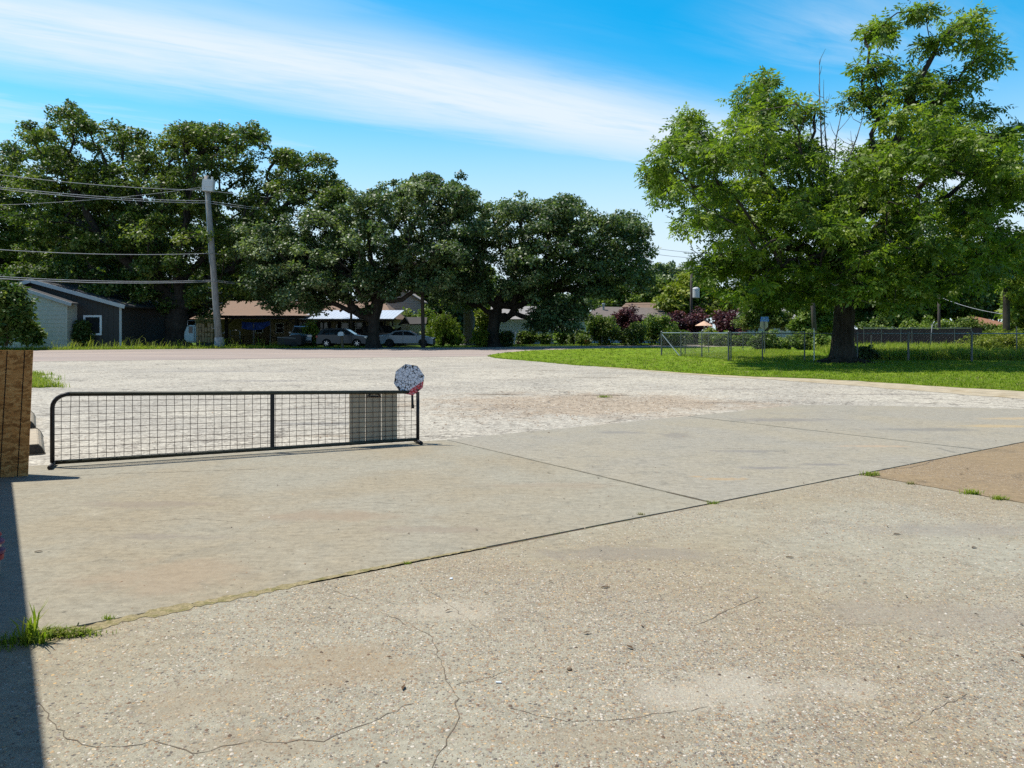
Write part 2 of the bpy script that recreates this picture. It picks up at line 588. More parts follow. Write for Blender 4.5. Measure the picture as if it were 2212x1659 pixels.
def road_mat():
    m, nt, p = new_mat("faded_pinkish_asphalt")
    ps = nt.pos()
    big = nt.noise(nt.vmath('MULTIPLY', ps, (.25, 1, 1)), .5, 6, .6, .5)
    c = nt.mix(nt.mapr(big, .35, .65), (.335, .275, .232), (.285, .240, .212))
    lane = nt.noise(nt.vmath('MULTIPLY', ps, (.03, .55, 1)), 1.0, 3, .5)
    c = nt.mix(nt.mapr(lane, .48, .62, 0, .45), c, (.22, .185, .172))
    fine = nt.noise(ps, 12, 6, .75)
    c = nt.mix(.6, c, nt.mix(1.0, c, nt.ramp(fine, [(.3, (.7, .7, .7)), (.7, (1.25, 1.25, 1.25))]), 'MULTIPLY'))
    nt.put(p.inputs['Base Color'], c)
    p.inputs['Roughness'].default_value = .9
    p.inputs['Specular IOR Level'].default_value = .15
    nt.put(p.inputs['Normal'], nt.bump(fine, .4, .01))
    return m


def grass_mat(name, a, b, cdry):
    m, nt, p = new_mat(name)
    ps = nt.pos()
    n = nt.noise(ps, .5, 7, .65, .6)
    f = nt.noise(ps, 14, 6, .75)
    c = nt.mix(nt.mapr(n, .36, .64), a, b)
    c = nt.mix(nt.mapr(nt.noise(nt.vmath('ADD', ps, (5, 9, 0)), .33, 7, .7, .8), .55, .72, 0, .75), c, cdry)
    c = nt.mix(.7, c, nt.mix(1.0, c, nt.ramp(f, [(.3, (.45, .5, .45)), (.7, (1.45, 1.4, 1.3))]), 'MULTIPLY'))
    nt.put(p.inputs['Base Color'], c)
    p.inputs['Roughness'].default_value = 1.0
    p.inputs['Specular IOR Level'].default_value = .05
    nt.put(p.inputs['Normal'], nt.bump(f, .8, .05))
    return m


def osb_mat():
    m, nt, p = new_mat("weathered_osb")
    v = nt.coord('Object')
    w1 = nt.vmath('ADD', v, nt.vmath('MULTIPLY', nt.noise(v, 7, 3, .6, 0, True), (.10, .10, .10)))
    a = nt.mapping(w1, scale=(11, 11, 46), rot=(0, .25, 0))
    b = nt.mapping(w1, scale=(9, 9, 34), rot=(0, -.35, 0))
    ca = nt.sep(nt.voro(a, 1.0, out='Color'))[0]
    cb = nt.sep(nt.voro(b, 1.0, out='Color'))[1]
    col = nt.ramp(ca, [(0, (.30, .125, .038)), (.3, (.56, .25, .080)), (.6, (.66, .315, .105)), (1, (.78, .42, .16))])
    col2 = nt.ramp(cb, [(0, (.32, .135, .042)), (.5, (.61, .28, .09)), (1, (.75, .40, .15))])
    col = nt.mix(nt.mapr(nt.noise(v, 16, 4, .6), .45, .55), col, col2)
    g = nt.noise(nt.mapping(v, scale=(6, 6, 60)), 4, 5, .7)
    col = nt.mix(.5, col, nt.mix(1.0, col, nt.ramp(g, [(.3, (.6, .58, .55)), (.7, (1.25, 1.25, 1.2))]), 'MULTIPLY'))
    nt.put(p.inputs['Base Color'], col)
    p.inputs['Roughness'].default_value = .85
    p.inputs['Specular IOR Level'].default_value = .15
    nt.put(p.inputs['Normal'], nt.bump(nt.math('ADD', ca, nt.math('MULTIPLY', g, .5)), .5, .004))
    return m


def crackle_mat():
    m, nt, p = new_mat("crackled_grey_paint")
    v = nt.coord('Object')
    w = nt.vmath('ADD', v, nt.vmath('MULTIPLY', nt.noise(v, 16, 3, .6, 0, True), (.03, .03, .03)))
    e = nt.voro(w, 24, 'DISTANCE_TO_EDGE')
    thick = nt.mapr(nt.noise(v, 6, 3, .5), .35, .7, .035, .10)
    line = nt.mapr(nt.math('DIVIDE', e, thick), .55, 1.0, 1, 0)
    x, y, z = nt.sep(v)
    rr = nt.math('SQRT', nt.math('ADD', nt.math('MULTIPLY', x, x), nt.math('MULTIPLY', z, z)))
    flake = nt.math('MULTIPLY', nt.mapr(rr, .13, .175), nt.mapr(nt.noise(v, 13, 4, .6), .55, .59))
    c = nt.mix(nt.noise(v, 9, 4, .6), (.60, .59, .66), (.78, .76, .82))
    red = nt.math('ADD', nt.math('MULTIPLY', x, .62), nt.math('MULTIPLY', z, -.90))
    redm = nt.math('MULTIPLY', nt.mapr(nt.math('ADD', red, nt.math('MULTIPLY', nt.noise(v, 22, 4, .6), .06)), .150, .172), nt.mapr(x, -.07, -.03))
    c = nt.mix(redm, c, nt.mix(nt.mapr(nt.noise(v, 40, 3, .6), .45, .6), (.62, .035, .045), (.72, .32, .34)))
    c = nt.mix(line, c, (.012, .010, .014))
    c = nt.mix(flake, c, (.010, .009, .011))
    nt.put(p.inputs['Base Color'], c)
    p.inputs['Roughness'].default_value = .6
    nt.put(p.inputs['Normal'], nt.bump(nt.math('SUBTRACT', 1.0, line), .5, .003))
    return m


def glass_mat(name, c=(.012, .016, .02), rough=.06):
    m, nt, p = new_mat(name)
    nt.put(p.inputs['Base Color'], nt.ramp(nt.noise(nt.coord('Object'), 2.0, 3, .5), [(.3, c), (.7, tuple(k * 1.8 for k in c))]))
    p.inputs['Roughness'].default_value = rough
    p.inputs['Specular IOR Level'].default_value = .5
    return m


def wood_pole_mat(name, c1, c2):
    m, nt, p = new_mat(name)
    v = nt.mapping(nt.coord('Object'), scale=(7, 7, .5))
    n = nt.noise(v, 3.0, 8, .72, .6)
    c = nt.ramp(n, [(.32, c1), (.5, c2), (.7, tuple(min(1, k * 1.5) for k in c2))])
    nt.put(p.inputs['Base Color'], c)
    p.inputs['Roughness'].default_value = .95
    nt.put(p.inputs['Normal'], nt.bump(n, .6, .02))
    return m


MT = {}
MT['slab_far'] = ground_concrete("smooth_old_concrete", (0.275, 0.256, 0.2), (0.272, 0.235, 0.166), (0.198, 0.187, 0.15), 0.0, .5, 0.0,
                                 [(-2.2, 4.55, .75, .45, (.27, .20, .135), .4), (-1.5, 6.0, 1.0, .25, (.24, .18, .125), .5), (-3.2, 6.4, .9, .16, (.20, .165, .13), .5), (-.6, 5.6, .6, .14, (.21, .17, .13), .5),
                                  (-2.6, 5.4, .7, .12, (.19, .165, .14), .45), (.3, 7.2, .9, .2, (.25, .20, .145), .4)])
MT['slab_mid'] = ground_concrete("grey_old_concrete", (0.274, 0.254, 0.206), (0.288, 0.259, 0.196), (0.181, 0.175, 0.148), 0.0, .5, 13.0,
                                 [(2.2, 7.5, .34, .10, (.40, .25, .10), .38), (1.95, 7.62, .16, .05, (.40, .25, .10), .38), (7.7, 11.6, .9, .22, (.42, .29, .12), .40), (4.6, 12.4, 1.2, .35, (.16, .15, .14), .6),
                                  (6.4, 11.2, 1.3, .28, (.15, .145, .135), .6), (2.9, 8.1, .55, .12, (.15, .14, .135), .7), (3.6, 8.3, .5, .10, (.15, .14, .135), .6), (1.6, 10.9, .5, .20, (.17, .16, .145), .6),
                                  (2.4, 10.6, .30, .45, (.17, .155, .135), .6), (4.8, 9.6, .6, .13, (.36, .26, .17), .6), (3.0, 9.2, .6, .14, (.16, .15, .14), .5), (8.9, 12.6, 1.0, .25, (.40, .29, .15), .5)])
MT['slab_near'] = ground_concrete("exposed_aggregate_concrete", (0.301, 0.284, 0.22), (0.278, 0.24, 0.166), (0.193, 0.179, 0.141), .85, .6, 5.0,
                                  [(-.75, 3.35, .55, .30, (.255, .20, .13), .55), (-1.35, 3.0, .5, .2, (.25, .20, .135), .45), (.75, 5.0, .9, .22, (.20, .175, .14), .6), (2.3, 3.9, 1.0, .3, (.23, .20, .16), .45),
                                   (-.35, 4.0, .45, .22, (.37, .33, .255), .5), (1.0, 3.1, .6, .25, (.38, .345, .275), .5), (3.4, 5.6, 1.0, .25, (.215, .195, .165), .5), (.2, 2.75, .5, .14, (.24, .20, .14), .4),
                                   (4.4, 4.9, 1.1, .3, (.30, .26, .20), .4), (-1.0, 2.7, .4, .12, (.235, .19, .13), .45)])
MT['slab_brown'] = ground_concrete("brown_aggregate_concrete", (0.236, 0.175, 0.104), (0.251, 0.185, 0.107), (0.145, 0.117, 0.079), .6, .7, 31.0)
MT['lot'] = lot_mat()
MT['road'] = road_mat()
MT['lawn'] = grass_mat("mown_lawn", (.115, .195, .014), (.165, .235, .022), (.215, .205, .055))
MT['ground'] = grass_mat("rough_yard_grass", (.055, .105, .018), (.075, .120, .022), (.110, .105, .050))
MT['dirt'] = mat("sandy_dirt", (.35, .295, .205), .95, var=.25, scale=3, bump=.5, bscale=25, c2=(.28, .22, .13), amt=.5)
MT['joint'] = mat("soil_and_moss", (.075, .050, .030), 1.0, var=.5, scale=22, bump=.8, bscale=60, c2=(.075, .070, .025), amt=.45)
MT['crack'] = mat("dark_crack", (.115, .092, .066), 1.0, var=.4, scale=30)
MT['paint'] = mat("faded_white_road_paint", (.46, .43, .40), .8, var=.2, scale=5)
MT['osb'] = osb_mat()
MT['ink'] = mat("black_marker_line", (.022, .014, .010), .9, var=.35, scale=40)
MT['stud'] = mat("pine_stud", (.36, .23, .11), .8, var=.2, scale=6, stretch=(4, 4, 1))
MT['gate'] = mat("dark_painted_steel", (.022, .021, .022), .5, .3, var=.4, scale=20, c2=(.06, .045, .036), amt=.58)
MT['gate_green'] = mat("dark_green_steel", (.035, .038, .026), .55, .2, var=.3, scale=12, c2=(.07, .06, .04), amt=.6)
MT['wire'] = mat("rusty_wire", (.045, .024, .020), .7, .4, var=.4, scale=30)
MT['greyboard'] = mat("grey_weathered_board", (.40, .325, .235), .85, var=.15, scale=5, bump=.3, bscale=30, c2=(.30, .245, .18), amt=.58, stretch=(3, 3, .6))
MT['crackle'] = crackle_mat()
MT['stop_concrete'] = mat("parking_stop_concrete", (.36, .30, .215), .95, var=.2, scale=7, bump=.6, bscale=50, c2=(.16, .14, .12), amt=.56)
MT['stop_end'] = mat("shaded_stop_end", (.040, .037, .033), .95, var=.4, scale=16, bump=.6, bscale=50)  # no tar: shade on the stop's end is put into this dark colour
MT['galv'] = mat("galvanised_pipe", (.36, .38, .39), .42, .75, var=.18, scale=14)
MT['galv_dark'] = mat("dull_galvanised_post", (.13, .14, .145), .55, .6, var=.25, scale=14)
MT['black'] = mat("black_plastic", (.015, .015, .016), .55, var=.3)
MT['tyre'] = mat("tyre_rubber", (.018, .018, .019), .85, var=.3, scale=12)
MT['rim'] = mat("alloy_rim", (.50, .51, .53), .3, .85, var=.08)
MT['rim_dark'] = mat("dark_alloy_rim", (.035, .035, .038), .35, .6, var=.1)
MT['glass'] = glass_mat("tinted_glass")
MT['pane'] = glass_mat("window_pane", (.012, .014, .017), .08)
MT['pane_light'] = glass_mat("bright_window_pane", (.09, .12, .14), .1)
MT['silver_paint'] = mat("steel_grey_car_paint", (.040, .050, .062), .3, .2, var=.06, spec=.5)
MT['white_paint'] = mat("pale_silver_blue_car_paint", (.21, .255, .30), .28, .1, var=.05, spec=.5)
MT['black_paint'] = mat("black_car_paint", (.012, .012, .014), .22, .1, var=.1, spec=.5)
MT['truck_paint'] = mat("dusty_silver_truck_paint", (.26, .28, .30), .35, .3, var=.08, spec=.5)
MT['redlight'] = mat("red_tail_lamp", (.32, .012, .012), .25, var=.15, spec=.5)
MT['lamp'] = mat("clear_head_lamp", (.62, .64, .66), .2, .2, var=.08, spec=.5)
MT['chrome'] = mat("chrome", (.62, .63, .64), .2, .9, var=.05)
MT['charcoal_wood'] = mat("charcoal_board", (.046, .043, .042), .85, var=.2, scale=5, bump=.3, bscale=20, stretch=(5, 5, .8))
MT['blue_siding'] = mat("pale_blue_grey_siding", (.43, .425, .385), .75, var=.1, scale=4, bump=.15, bscale=30, c2=(.33, .325, .29), amt=.62)
MT['trim'] = mat("pale_trim_board", (.36, .38, .39), .7, var=.08)
MT['white'] = mat("white_painted_wood", (.62, .66, .70), .7, var=.08)
MT['roof_dark'] = mat("dark_shingle", (.055, .053, .052), .9, var=.25, scale=9, bump=.5, bscale=30)
MT['roof_tan'] = mat("sun_faded_tan_shingle", (.205, .138, .098), .9, var=.14, scale=3, bump=.4, bscale=20, c2=(.20, .13, .09), amt=.56)
MT['roof_grey'] = mat("grey_shingle", (.235, .225, .215), .9, var=.12, scale=3, bump=.4, bscale=20, c2=(.17, .165, .16), amt=.58)
MT['roof_brown'] = mat("grey_brown_shingle", (.135, .112, .098), .9, var=.16, scale=3, bump=.4, bscale=20, c2=(.095, .082, .074), amt=.56)
MT['roof_red'] = mat("red_brown_roof", (.22, .11, .065), .9, var=.15, scale=4, bump=.3, bscale=20)
MT['tin'] = mat("bright_tin_roof", (.46, .50, .56), .45, .25, var=.08, scale=3)
MT['tan_wall'] = mat("tan_siding", (.33, .27, .175), .8, var=.1, scale=4)
MT['brown_wall'] = mat("brown_plank_wall", (.17, .13, .09), .85, var=.2, scale=4, stretch=(1, 1, 4))
MT['grey_wall'] = mat("grey_lap_siding", (.34, .31, .29), .8, var=.08, scale=4)
MT['mint_wall'] = mat("faded_mint_wall", (.40, .47, .48), .8, var=.12, scale=3, c2=(.28, .34, .35), amt=.58)
MT['post_dark'] = mat("dark_timber_post", (.03, .026, .023), .9, var=.3, scale=8, stretch=(3, 3, .6))
MT['pole'] = wood_pole_mat("silvered_pole_wood", (.11, .105, .10), (.235, .225, .21))
MT['pole_dark'] = wood_pole_mat("tarred_pole_wood", (.030, .025, .022), (.060, .048, .040))
MT['metalbox'] = mat("light_grey_enamel", (.50, .50, .49), .5, .1, var=.06)
MT['cable'] = mat("weathered_cable", (.34, .35, .36), .6, .2, var=.2)
MT['cable_dark'] = mat("black_cable", (.02, .02, .022), .7, var=.2)
MT['tarp'] = mat("blue_tarp", (.012, .045, .22), .55, var=.2, scale=5, bump=.4, bscale=8)
MT['sign_blue'] = mat("street_sign_blue", (.02, .15, .80), .45, var=.1)
MT['sign_pale'] = mat("pale_sign_lettering", (.35, .55, .95), .5, var=.08)
MT['sign_back'] = mat("bare_aluminium_sign_back", (.46, .45, .46), .5, .3, var=.08)
MT['terracotta'] = mat("terracotta", (.42, .17, .09), .85, var=.15)
MT['red'] = mat("red_plastic", (.22, .02, .03), .5, var=.25, scale=10)
MT['purple'] = mat("purple_red_plastic", (.12, .035, .075), .55, var=.2, scale=10)
MT['beige'] = mat("beige_plastic", (.46, .35, .26), .6, var=.1)
MT['block'] = mat("carved_brown_block", (.24, .165, .085), .9, var=.35, scale=9, bump=.8, bscale=22, c2=(.10, .06, .035), amt=.52)
MT['camper'] = mat("faded_tan_camper", (.125, .105, .085), .75, var=.15, scale=3)
MT['camper_dark'] = mat("dark_camper_base", (.035, .034, .036), .8, var=.2, scale=3)
MT['orange'] = mat("faded_orange_canvas", (.52, .34, .24), .8, var=.15, scale=4)
MT['stem'] = mat("woody_stem", (.14, .10, .065), .95, var=.3, scale=10)
MT['plank'] = mat("weathered_grey_plank", (.030, .026, .026), .9, var=.3, scale=4, stretch=(4, 4, .7))
MT['shop'] = mat("painted_metal_siding", (.20, .19, .18), .6, .2, var=.08)

MT['bark_oak'] = bark_mat("oak_bark", (.016, .013, .011), (.052, .044, .037))
MT['bark_pecan'] = bark_mat("pecan_bark", (.020, .016, .013), (.060, .050, .042), 5.0)
MT['bark_grey'] = bark_mat("grey_bark", (.10, .095, .088), (.20, .19, .175))
MT['bark_dead'] = bark_mat("bare_dead_wood", (.10, .085, .075), (.26, .235, .21))
MT['lf_oak'] = leaf_mat("oak_leaf", (0.022, 0.045, 0.012), (0.055, 0.095, 0.02), (0.14, 0.17, 0.05), 0.3, 0.5, 0.5)
MT['lf_oak_olive'] = leaf_mat("olive_oak_leaf", (0.042, 0.076, 0.014), (0.1, 0.148, 0.024), (0.23, 0.265, 0.055), 0.42, 0.5, 0.4)
MT['lf_oak_cool'] = leaf_mat("cool_oak_leaf", (0.036, 0.068, 0.024), (0.096, 0.148, 0.046), (0.27, 0.315, 0.15), 0.36, 0.48, 0.55)
MT['lf_pecan'] = leaf_mat("pecan_leaf", (0.058, 0.106, 0.015), (0.16, 0.24, 0.028), (0.32, 0.37, 0.055), 0.52, 0.46, 0.45)
MT['lf_bright'] = leaf_mat("bright_leaf", (0.065, 0.12, 0.018), (0.15, 0.225, 0.03), (0.28, 0.32, 0.055), 0.42, 0.5, 0.4)
MT['lf_yellow'] = leaf_mat("yellow_green_leaf", (0.1, 0.14, 0.016), (0.19, 0.235, 0.026), (0.3, 0.31, 0.05), 0.42, 0.5, 0.3)
MT['lf_mid'] = leaf_mat("mid_green_leaf", (0.05, 0.095, 0.018), (0.125, 0.185, 0.032), (0.25, 0.29, 0.07), 0.44, 0.5, 0.4)
MT['lf_dark'] = leaf_mat("dark_leaf", (0.03, 0.058, 0.014), (0.07, 0.112, 0.024), (0.16, 0.2, 0.05), 0.36, 0.5, 0.4)
MT['lf_purple'] = leaf_mat("purple_plum_leaf", (0.03, 0.008, 0.014), (0.085, 0.022, 0.034), (0.19, 0.065, 0.075), 0.28, 0.5, 0.4)
MT['lf_big'] = leaf_mat("glossy_broad_leaf", (0.04, 0.085, 0.016), (0.12, 0.185, 0.035), (0.3, 0.33, 0.1), 0.38, 0.42, 0.35)
MT['grass'] = leaf_mat("grass_blade", (.110, .180, .010), (.20, .275, .024), (.32, .34, .06), .45, .6, .2)
MT['grass_dry'] = leaf_mat("dry_grass_blade", (.12, .13, .035), (.20, .19, .070), (.32, .27, .13), .3, .7, .2)
MT['leaf_litter'] = mat("dead_brown_leaf", (.075, .045, .022), .85, var=.4, scale=30)

# ------------------------------------------------------------------ ground and paving


def struct(name, poly, z, m, thick=0.0):
    mb = MB()
    if thick:
        mb.slab(poly, z - thick, z)
    else:
        mb.add([(p[0], p[1], z) for p in poly], [tuple(range(len(poly)))])
    o = mb.build(name, m)
    o['kind'] = 'structure'
    return o


struct('ground', [(-500, -120), (500, -120), (500, 900), (-500, 900)], -.06, MT['ground'])

lawn_near = [G(*p) for p in ((1057, 769), (1068, 772.5), (1085, 774.5), (1140, 779), (1240, 788), (1365, 796), (1493, 806), (1600, 812), (1740, 817),
                             (1849, 822), (1999, 832), (2212, 845), (2420, 859), (3000, 892))]
lawn_far = [G(*p) for p in ((2300, 746.6), (1700, 748), (1427, 750), (1290, 753), (1152, 757), (1092, 762), (1064, 765.5))]


def jag(pts, amp, step):
    out = []
    for a, b in zip(pts[:-1], pts[1:]):
        n = max(1, int((b - a).length / step))
        for k in range(n):
            q = a.lerp(b, k / n)
            t = (b - a).normalized()
            nn = Vector((-t.y, t.x, 0))
            out.append(q + nn * random.uniform(-amp, amp))
    out.append(pts[-1])
    return out


lot_pts = [(-70, -30), (60, -30), (60, 12)] + [(p.x, p.y + 1.5) for p in reversed(lawn_near)] + \
          [tuple(G(1060, 768)[:2]), tuple(G(460, 775)[:2]), tuple(G(100, 779)[:2]), tuple(G(-300, 784)[:2]), (-70, 33)]
struct('parking_lot', lot_pts, -.012, MT['lot'])
road_pts = [G(*p) for p in ((-700, 790), (-300, 785), (100, 780), (460, 776), (1060, 769), (1075, 765), (1100, 761), (1152, 757.4), (1290, 753.4), (1427, 750.4),
                            (1700, 748.4), (2300, 747), (2300, 743.4), (1700, 744.3), (1427, 745.5), (1250, 747), (1100, 749), (1000, 750.5),
                            (900, 750.8), (500, 753), (0, 757), (-300, 760), (-700, 763))]
struct('road', [(p.x, p.y) for p in road_pts], -.006, MT['road'])
ln = [G(590, 762.3), G(850, 760.6), G(1105, 759.4)]
mbl = MB()
for a, b in zip(ln[:-1], ln[1:]):
    t = (b - a).normalized()
    nn = Vector((-t.y, t.x, 0)) * .07
    mbl.add([a - nn, b - nn, b + nn, a + nn], [(0, 1, 2, 3)])
mbl.v = [(x, y, -.002) for x, y, z in mbl.v]
o = mbl.build('road_line', MT['paint'])
o['kind'] = 'structure'

lawn_edge = jag(lawn_near, .10, .45)
lawn_poly = lawn_edge + [Vector((70, 9, 0)), Vector((70, 60, 0))] + lawn_far
struct('lawn', [(p.x, p.y) for p in lawn_poly], .015, MT['lawn'], .06)
def blob_poly(c, rx_, ry_, n=36, amp=.22, seed=1):
    q = random.Random(seed)
    ph = [q.uniform(0, 6.28) for _ in range(4)]
    return [(c.x + rx_ * math.cos(a) * f, c.y + ry_ * math.sin(a) * f) for a, f in
            ((2 * math.pi * k / n, 1 + amp * (math.sin(3 * 2 * math.pi * k / n + ph[0]) * .5 + math.sin(5 * 2 * math.pi * k / n + ph[1]) * .35 + q.uniform(-.3, .3))) for k in range(n))]


struct('bare_soil', blob_poly(Vector((XA(1822, 34) + .2, 33.9, 0)), 1.9, 1.1), .024, mat("dark_root_soil", (.050, .036, .024), 1.0, var=.5, scale=9, bump=.9, bscale=30, c2=(.10, .075, .05), amt=.5))
verge = [G(*p) for p in ((1300, 791), (1493, 806.5), (1740, 818), (1999, 833), (2212, 846), (2420, 860), (3000, 893))]
verge_n = [G(*p) for p in ((3000, 925), (2420, 885), (2212, 862), (1999, 845), (1740, 824), (1493, 809), (1300, 793))]
vp = [p + Vector((0, .5, 0)) for p in verge] + jag(verge_n, .12, .5)
struct('dirt_verge', [(p.x, p.y) for p in vp], -.007, MT['dirt'])

# concrete apron: slabs laid along one direction, joints between them
U = Vector((.832, .555, 0)).normalized()
Wd = Vector((-U.y, U.x, 0))
J0 = Vector((-2.2, 3.79, 0))


def ST(s, t):
    return J0 + U * s + Wd * t


apron = thing('concrete_apron', None, None)
apron['kind'] = 'structure'


def slab(pts, m, rim=.0025):
    P = [ST(*p) for p in pts]
    P = jag(P + [P[0]], .004, .22)[:-1]
    mb = MB().slab([(p.x, p.y) for p in P], -.05, 0.0)
    return mb.build('concrete_slab', m, apron)


g = .013
slab([(-9, -.03), (-9, -9), (7.1, -9), (7.1, -.02), (2, -.022), (0, -.035)], MT['slab_near'])
slab([(7.13, -.02), (7.13, -9), (20, -9), (20, -.02)], MT['slab_brown'])
slab([(-7, .02), (0, .04), (1.5, .02), (4.70 - g + .1, g), (4.6 - g, 4.60), (-.3, 5.50), (-1.2, 5.62), (-7, 5.7)], MT['slab_far'])
slab([(4.82 + g, g), (9.93 - g, g), (9.50 - g, 4.64), (4.6 + g, 4.60)], MT['slab_mid'])
slab([(9.95 + g, g), (20, g), (20, .9), (17.2, 1.25), (15.9, 1.8), (14.4, 3.4), (12.9, 4.72), (9.52 + g, 4.64)], MT['slab_mid'])

jf = MB()


def strip(mb, pts, w0, w1, z, seg=.08, amp=.35):
    P = jag([Vector(p) for p in pts], 0, seg)
    vs, fs = [], []
    for i, p in enumerate(P):
        t = (P[min(i + 1, len(P) - 1)] - P[max(i - 1, 0)]).normalized()
        nn = Vector((-t.y, t.x, 0))
        w = (w0 + (w1 - w0) * i / max(1, len(P) - 1)) * random.uniform(1 - amp, 1 + amp) / 2
        a, b = p + nn * w, p - nn * w
        vs += [(a.x, a.y, z), (b.x, b.y, z)]
        if i:
            k = 2 * i
            fs.append((k - 2, k - 1, k + 1, k))
    mb.add(vs, fs)


mj = MB()
strip(mj, [ST(-5, -.005), ST(0, 0), ST(2.2, -.003), ST(18, -.002)], .13, .035, -.007)
strip(mj, [ST(4.7, 4.6), ST(4.83, .02)], .03, .03, -.0075)
strip(mj, [ST(9.51, 4.64), ST(9.94, .02)], .03, .03, -.0075)
strip(mj, [ST(7.115, -.02), ST(7.115, -8)], .04, .03, -.0075)
o = mj.build('joint_soil', MT['joint'], apron)
o['kind'] = 'stuff'
# moss and grit washed over the joint edge
mg = MB()
strip(mg, [G(95, 1384), G(190, 1360), G(260, 1340), G(430, 1305), G(560, 1280), G(680, 1254), G(880, 1214), G(1050, 1182)], .11, .02, .0022, .03, .55)
o = mg.build('joint_moss', mat("sandy_moss", (.25, .205, .110), 1.0, var=.4, scale=40, bump=.8, bscale=90, c2=(.155, .140, .050), amt=.47), apron)
o['kind'] = 'stuff'


def crack(pts, w=.006):
    P = [G(*p) for p in pts]
    Q = [P[0]]
    for a, b in zip(P[:-1], P[1:]):
        n = max(2, int((b - a).length / .035))
        t = (b - a).normalized()
        nn = Vector((-t.y, t.x, 0))
        for k in range(1, n + 1):
            Q.append(a.lerp(b, k / n) + nn * random.gauss(0, .006))
    mb = MB()
    vs, fs = [], []
    for i, p in enumerate(Q):
        t = (Q[min(i + 1, len(Q) - 1)] - Q[max(i - 1, 0)])
        t.normalize()
        nn = Vector((-t.y, t.x, 0))
        ww = w * random.uniform(.15, 1.0) / 2
        a, b = p + nn * ww, p - nn * ww
        vs += [(a.x, a.y, .0015), (b.x, b.y, .0015)]
        if i:
            k = 2 * i
            fs.append((k - 2, k - 1, k + 1, k))
    mb.add(vs, fs)
    return mb.build('crack', MT['crack'], apron)


crack([(85, 1520), (110, 1560), (150, 1595), (195, 1612), (280, 1612), (330, 1600), (420, 1626), (480, 1612), (560, 1598)], .006)
crack([(560, 1598), (620, 1604), (700, 1596), (800, 1560), (890, 1520)], .005)
crack([(820, 1320), (870, 1345), (930, 1372), (948, 1420), (965, 1470), (985, 1500), (990, 1560), (960, 1610), (930, 1659)], .006)
crack([(985, 1480), (1060, 1462), (1120, 1440)], .004)
crack([(1100, 1530), (1160, 1545), (1230, 1560), (1330, 1556), (1450, 1540), (1530, 1528)], .004)
crack([(1500, 1352), (1545, 1332), (1600, 1305), (1640, 1290)], .007)
crack([(1960, 1568), (2030, 1530), (2090, 1500)], .004)
crack([(1540, 970), (1620, 968), (1700, 978)], .008)
crack([(560, 1290), (700, 1268), (790, 1300)], .004)
crack([(880, 1240), (1000, 1330), (1040, 1365)], .003)
crack([(1930, 1012), (1965, 1010), (2000, 1002), (2022, 992)], .018)
crack([(1780, 1365), (1840, 1348), (1920, 1352)], .003)
crack([(300, 1128), (420, 1120), (520, 1128)], .004)
crack([(1080, 1045), (1220, 1038), (1330, 1050)], .004)
crack([(700, 1090), (820, 1085), (900, 1094)], .003)
crack([(0, 1032), (110, 1029), (240, 1024), (420, 1018), (560, 1013)], .012)


# ------------------------------------------------------------------ foliage machinery
def diamonds(p, a, n, L, Wd_):
    """leaf-shaped quads: base p, axis a, normal n"""
    b = np.cross(n, a)
    b /= np.linalg.norm(b, axis=1, keepdims=True) + 1e-9
    n2 = np.cross(a, b)
    L = L[:, None]
    w = Wd_[:, None]
    v0 = p
    v1 = p + a * L * .45 + b * w * .5 + n2 * w * .12
    v2 = p + a * L - n2 * w * .15
    v3 = p + a * L * .45 - b * w * .5 + n2 * w * .12
    V = np.stack([v0, v1, v2, v3], 1).reshape(-1, 3)
    Q = np.arange(len(p) * 4).reshape(-1, 4)
    return V, Q


def unit(v):
    return v / (np.linalg.norm(v, axis=1, keepdims=True) + 1e-9)


def ball(n, r):
    v = unit(r.normal(size=(n, 3)))
    return v * (r.random(n) ** .40)[:, None]


def leaves_simple(cent, rad, per, L, Wd_, r, flat=.7, up=.7):
    N = len(cent) * per
    ci = np.repeat(np.arange(len(cent)), per)
    off = ball(N, r)
    off[:, 2] *= flat
    p = cent[ci] + off * rad[ci][:, None]
    out = unit(off + 1e-6)
    n = unit(np.array([0, 0, 1.0]) * up + out * .55 + r.normal(size=(N, 3)) * .45)
    a = unit(np.cross(n, r.normal(size=(N, 3))) + out * .35)
    s = r.uniform(.65, 1.3, N)
    V, Q = diamonds(p, a, n, L * s, Wd_ * s)
    ct = r.normal(0, .16, len(cent))
    t = np.clip(.42 + ct[ci] + r.normal(0, .20, N), 0, 1)
    return V, Q, t


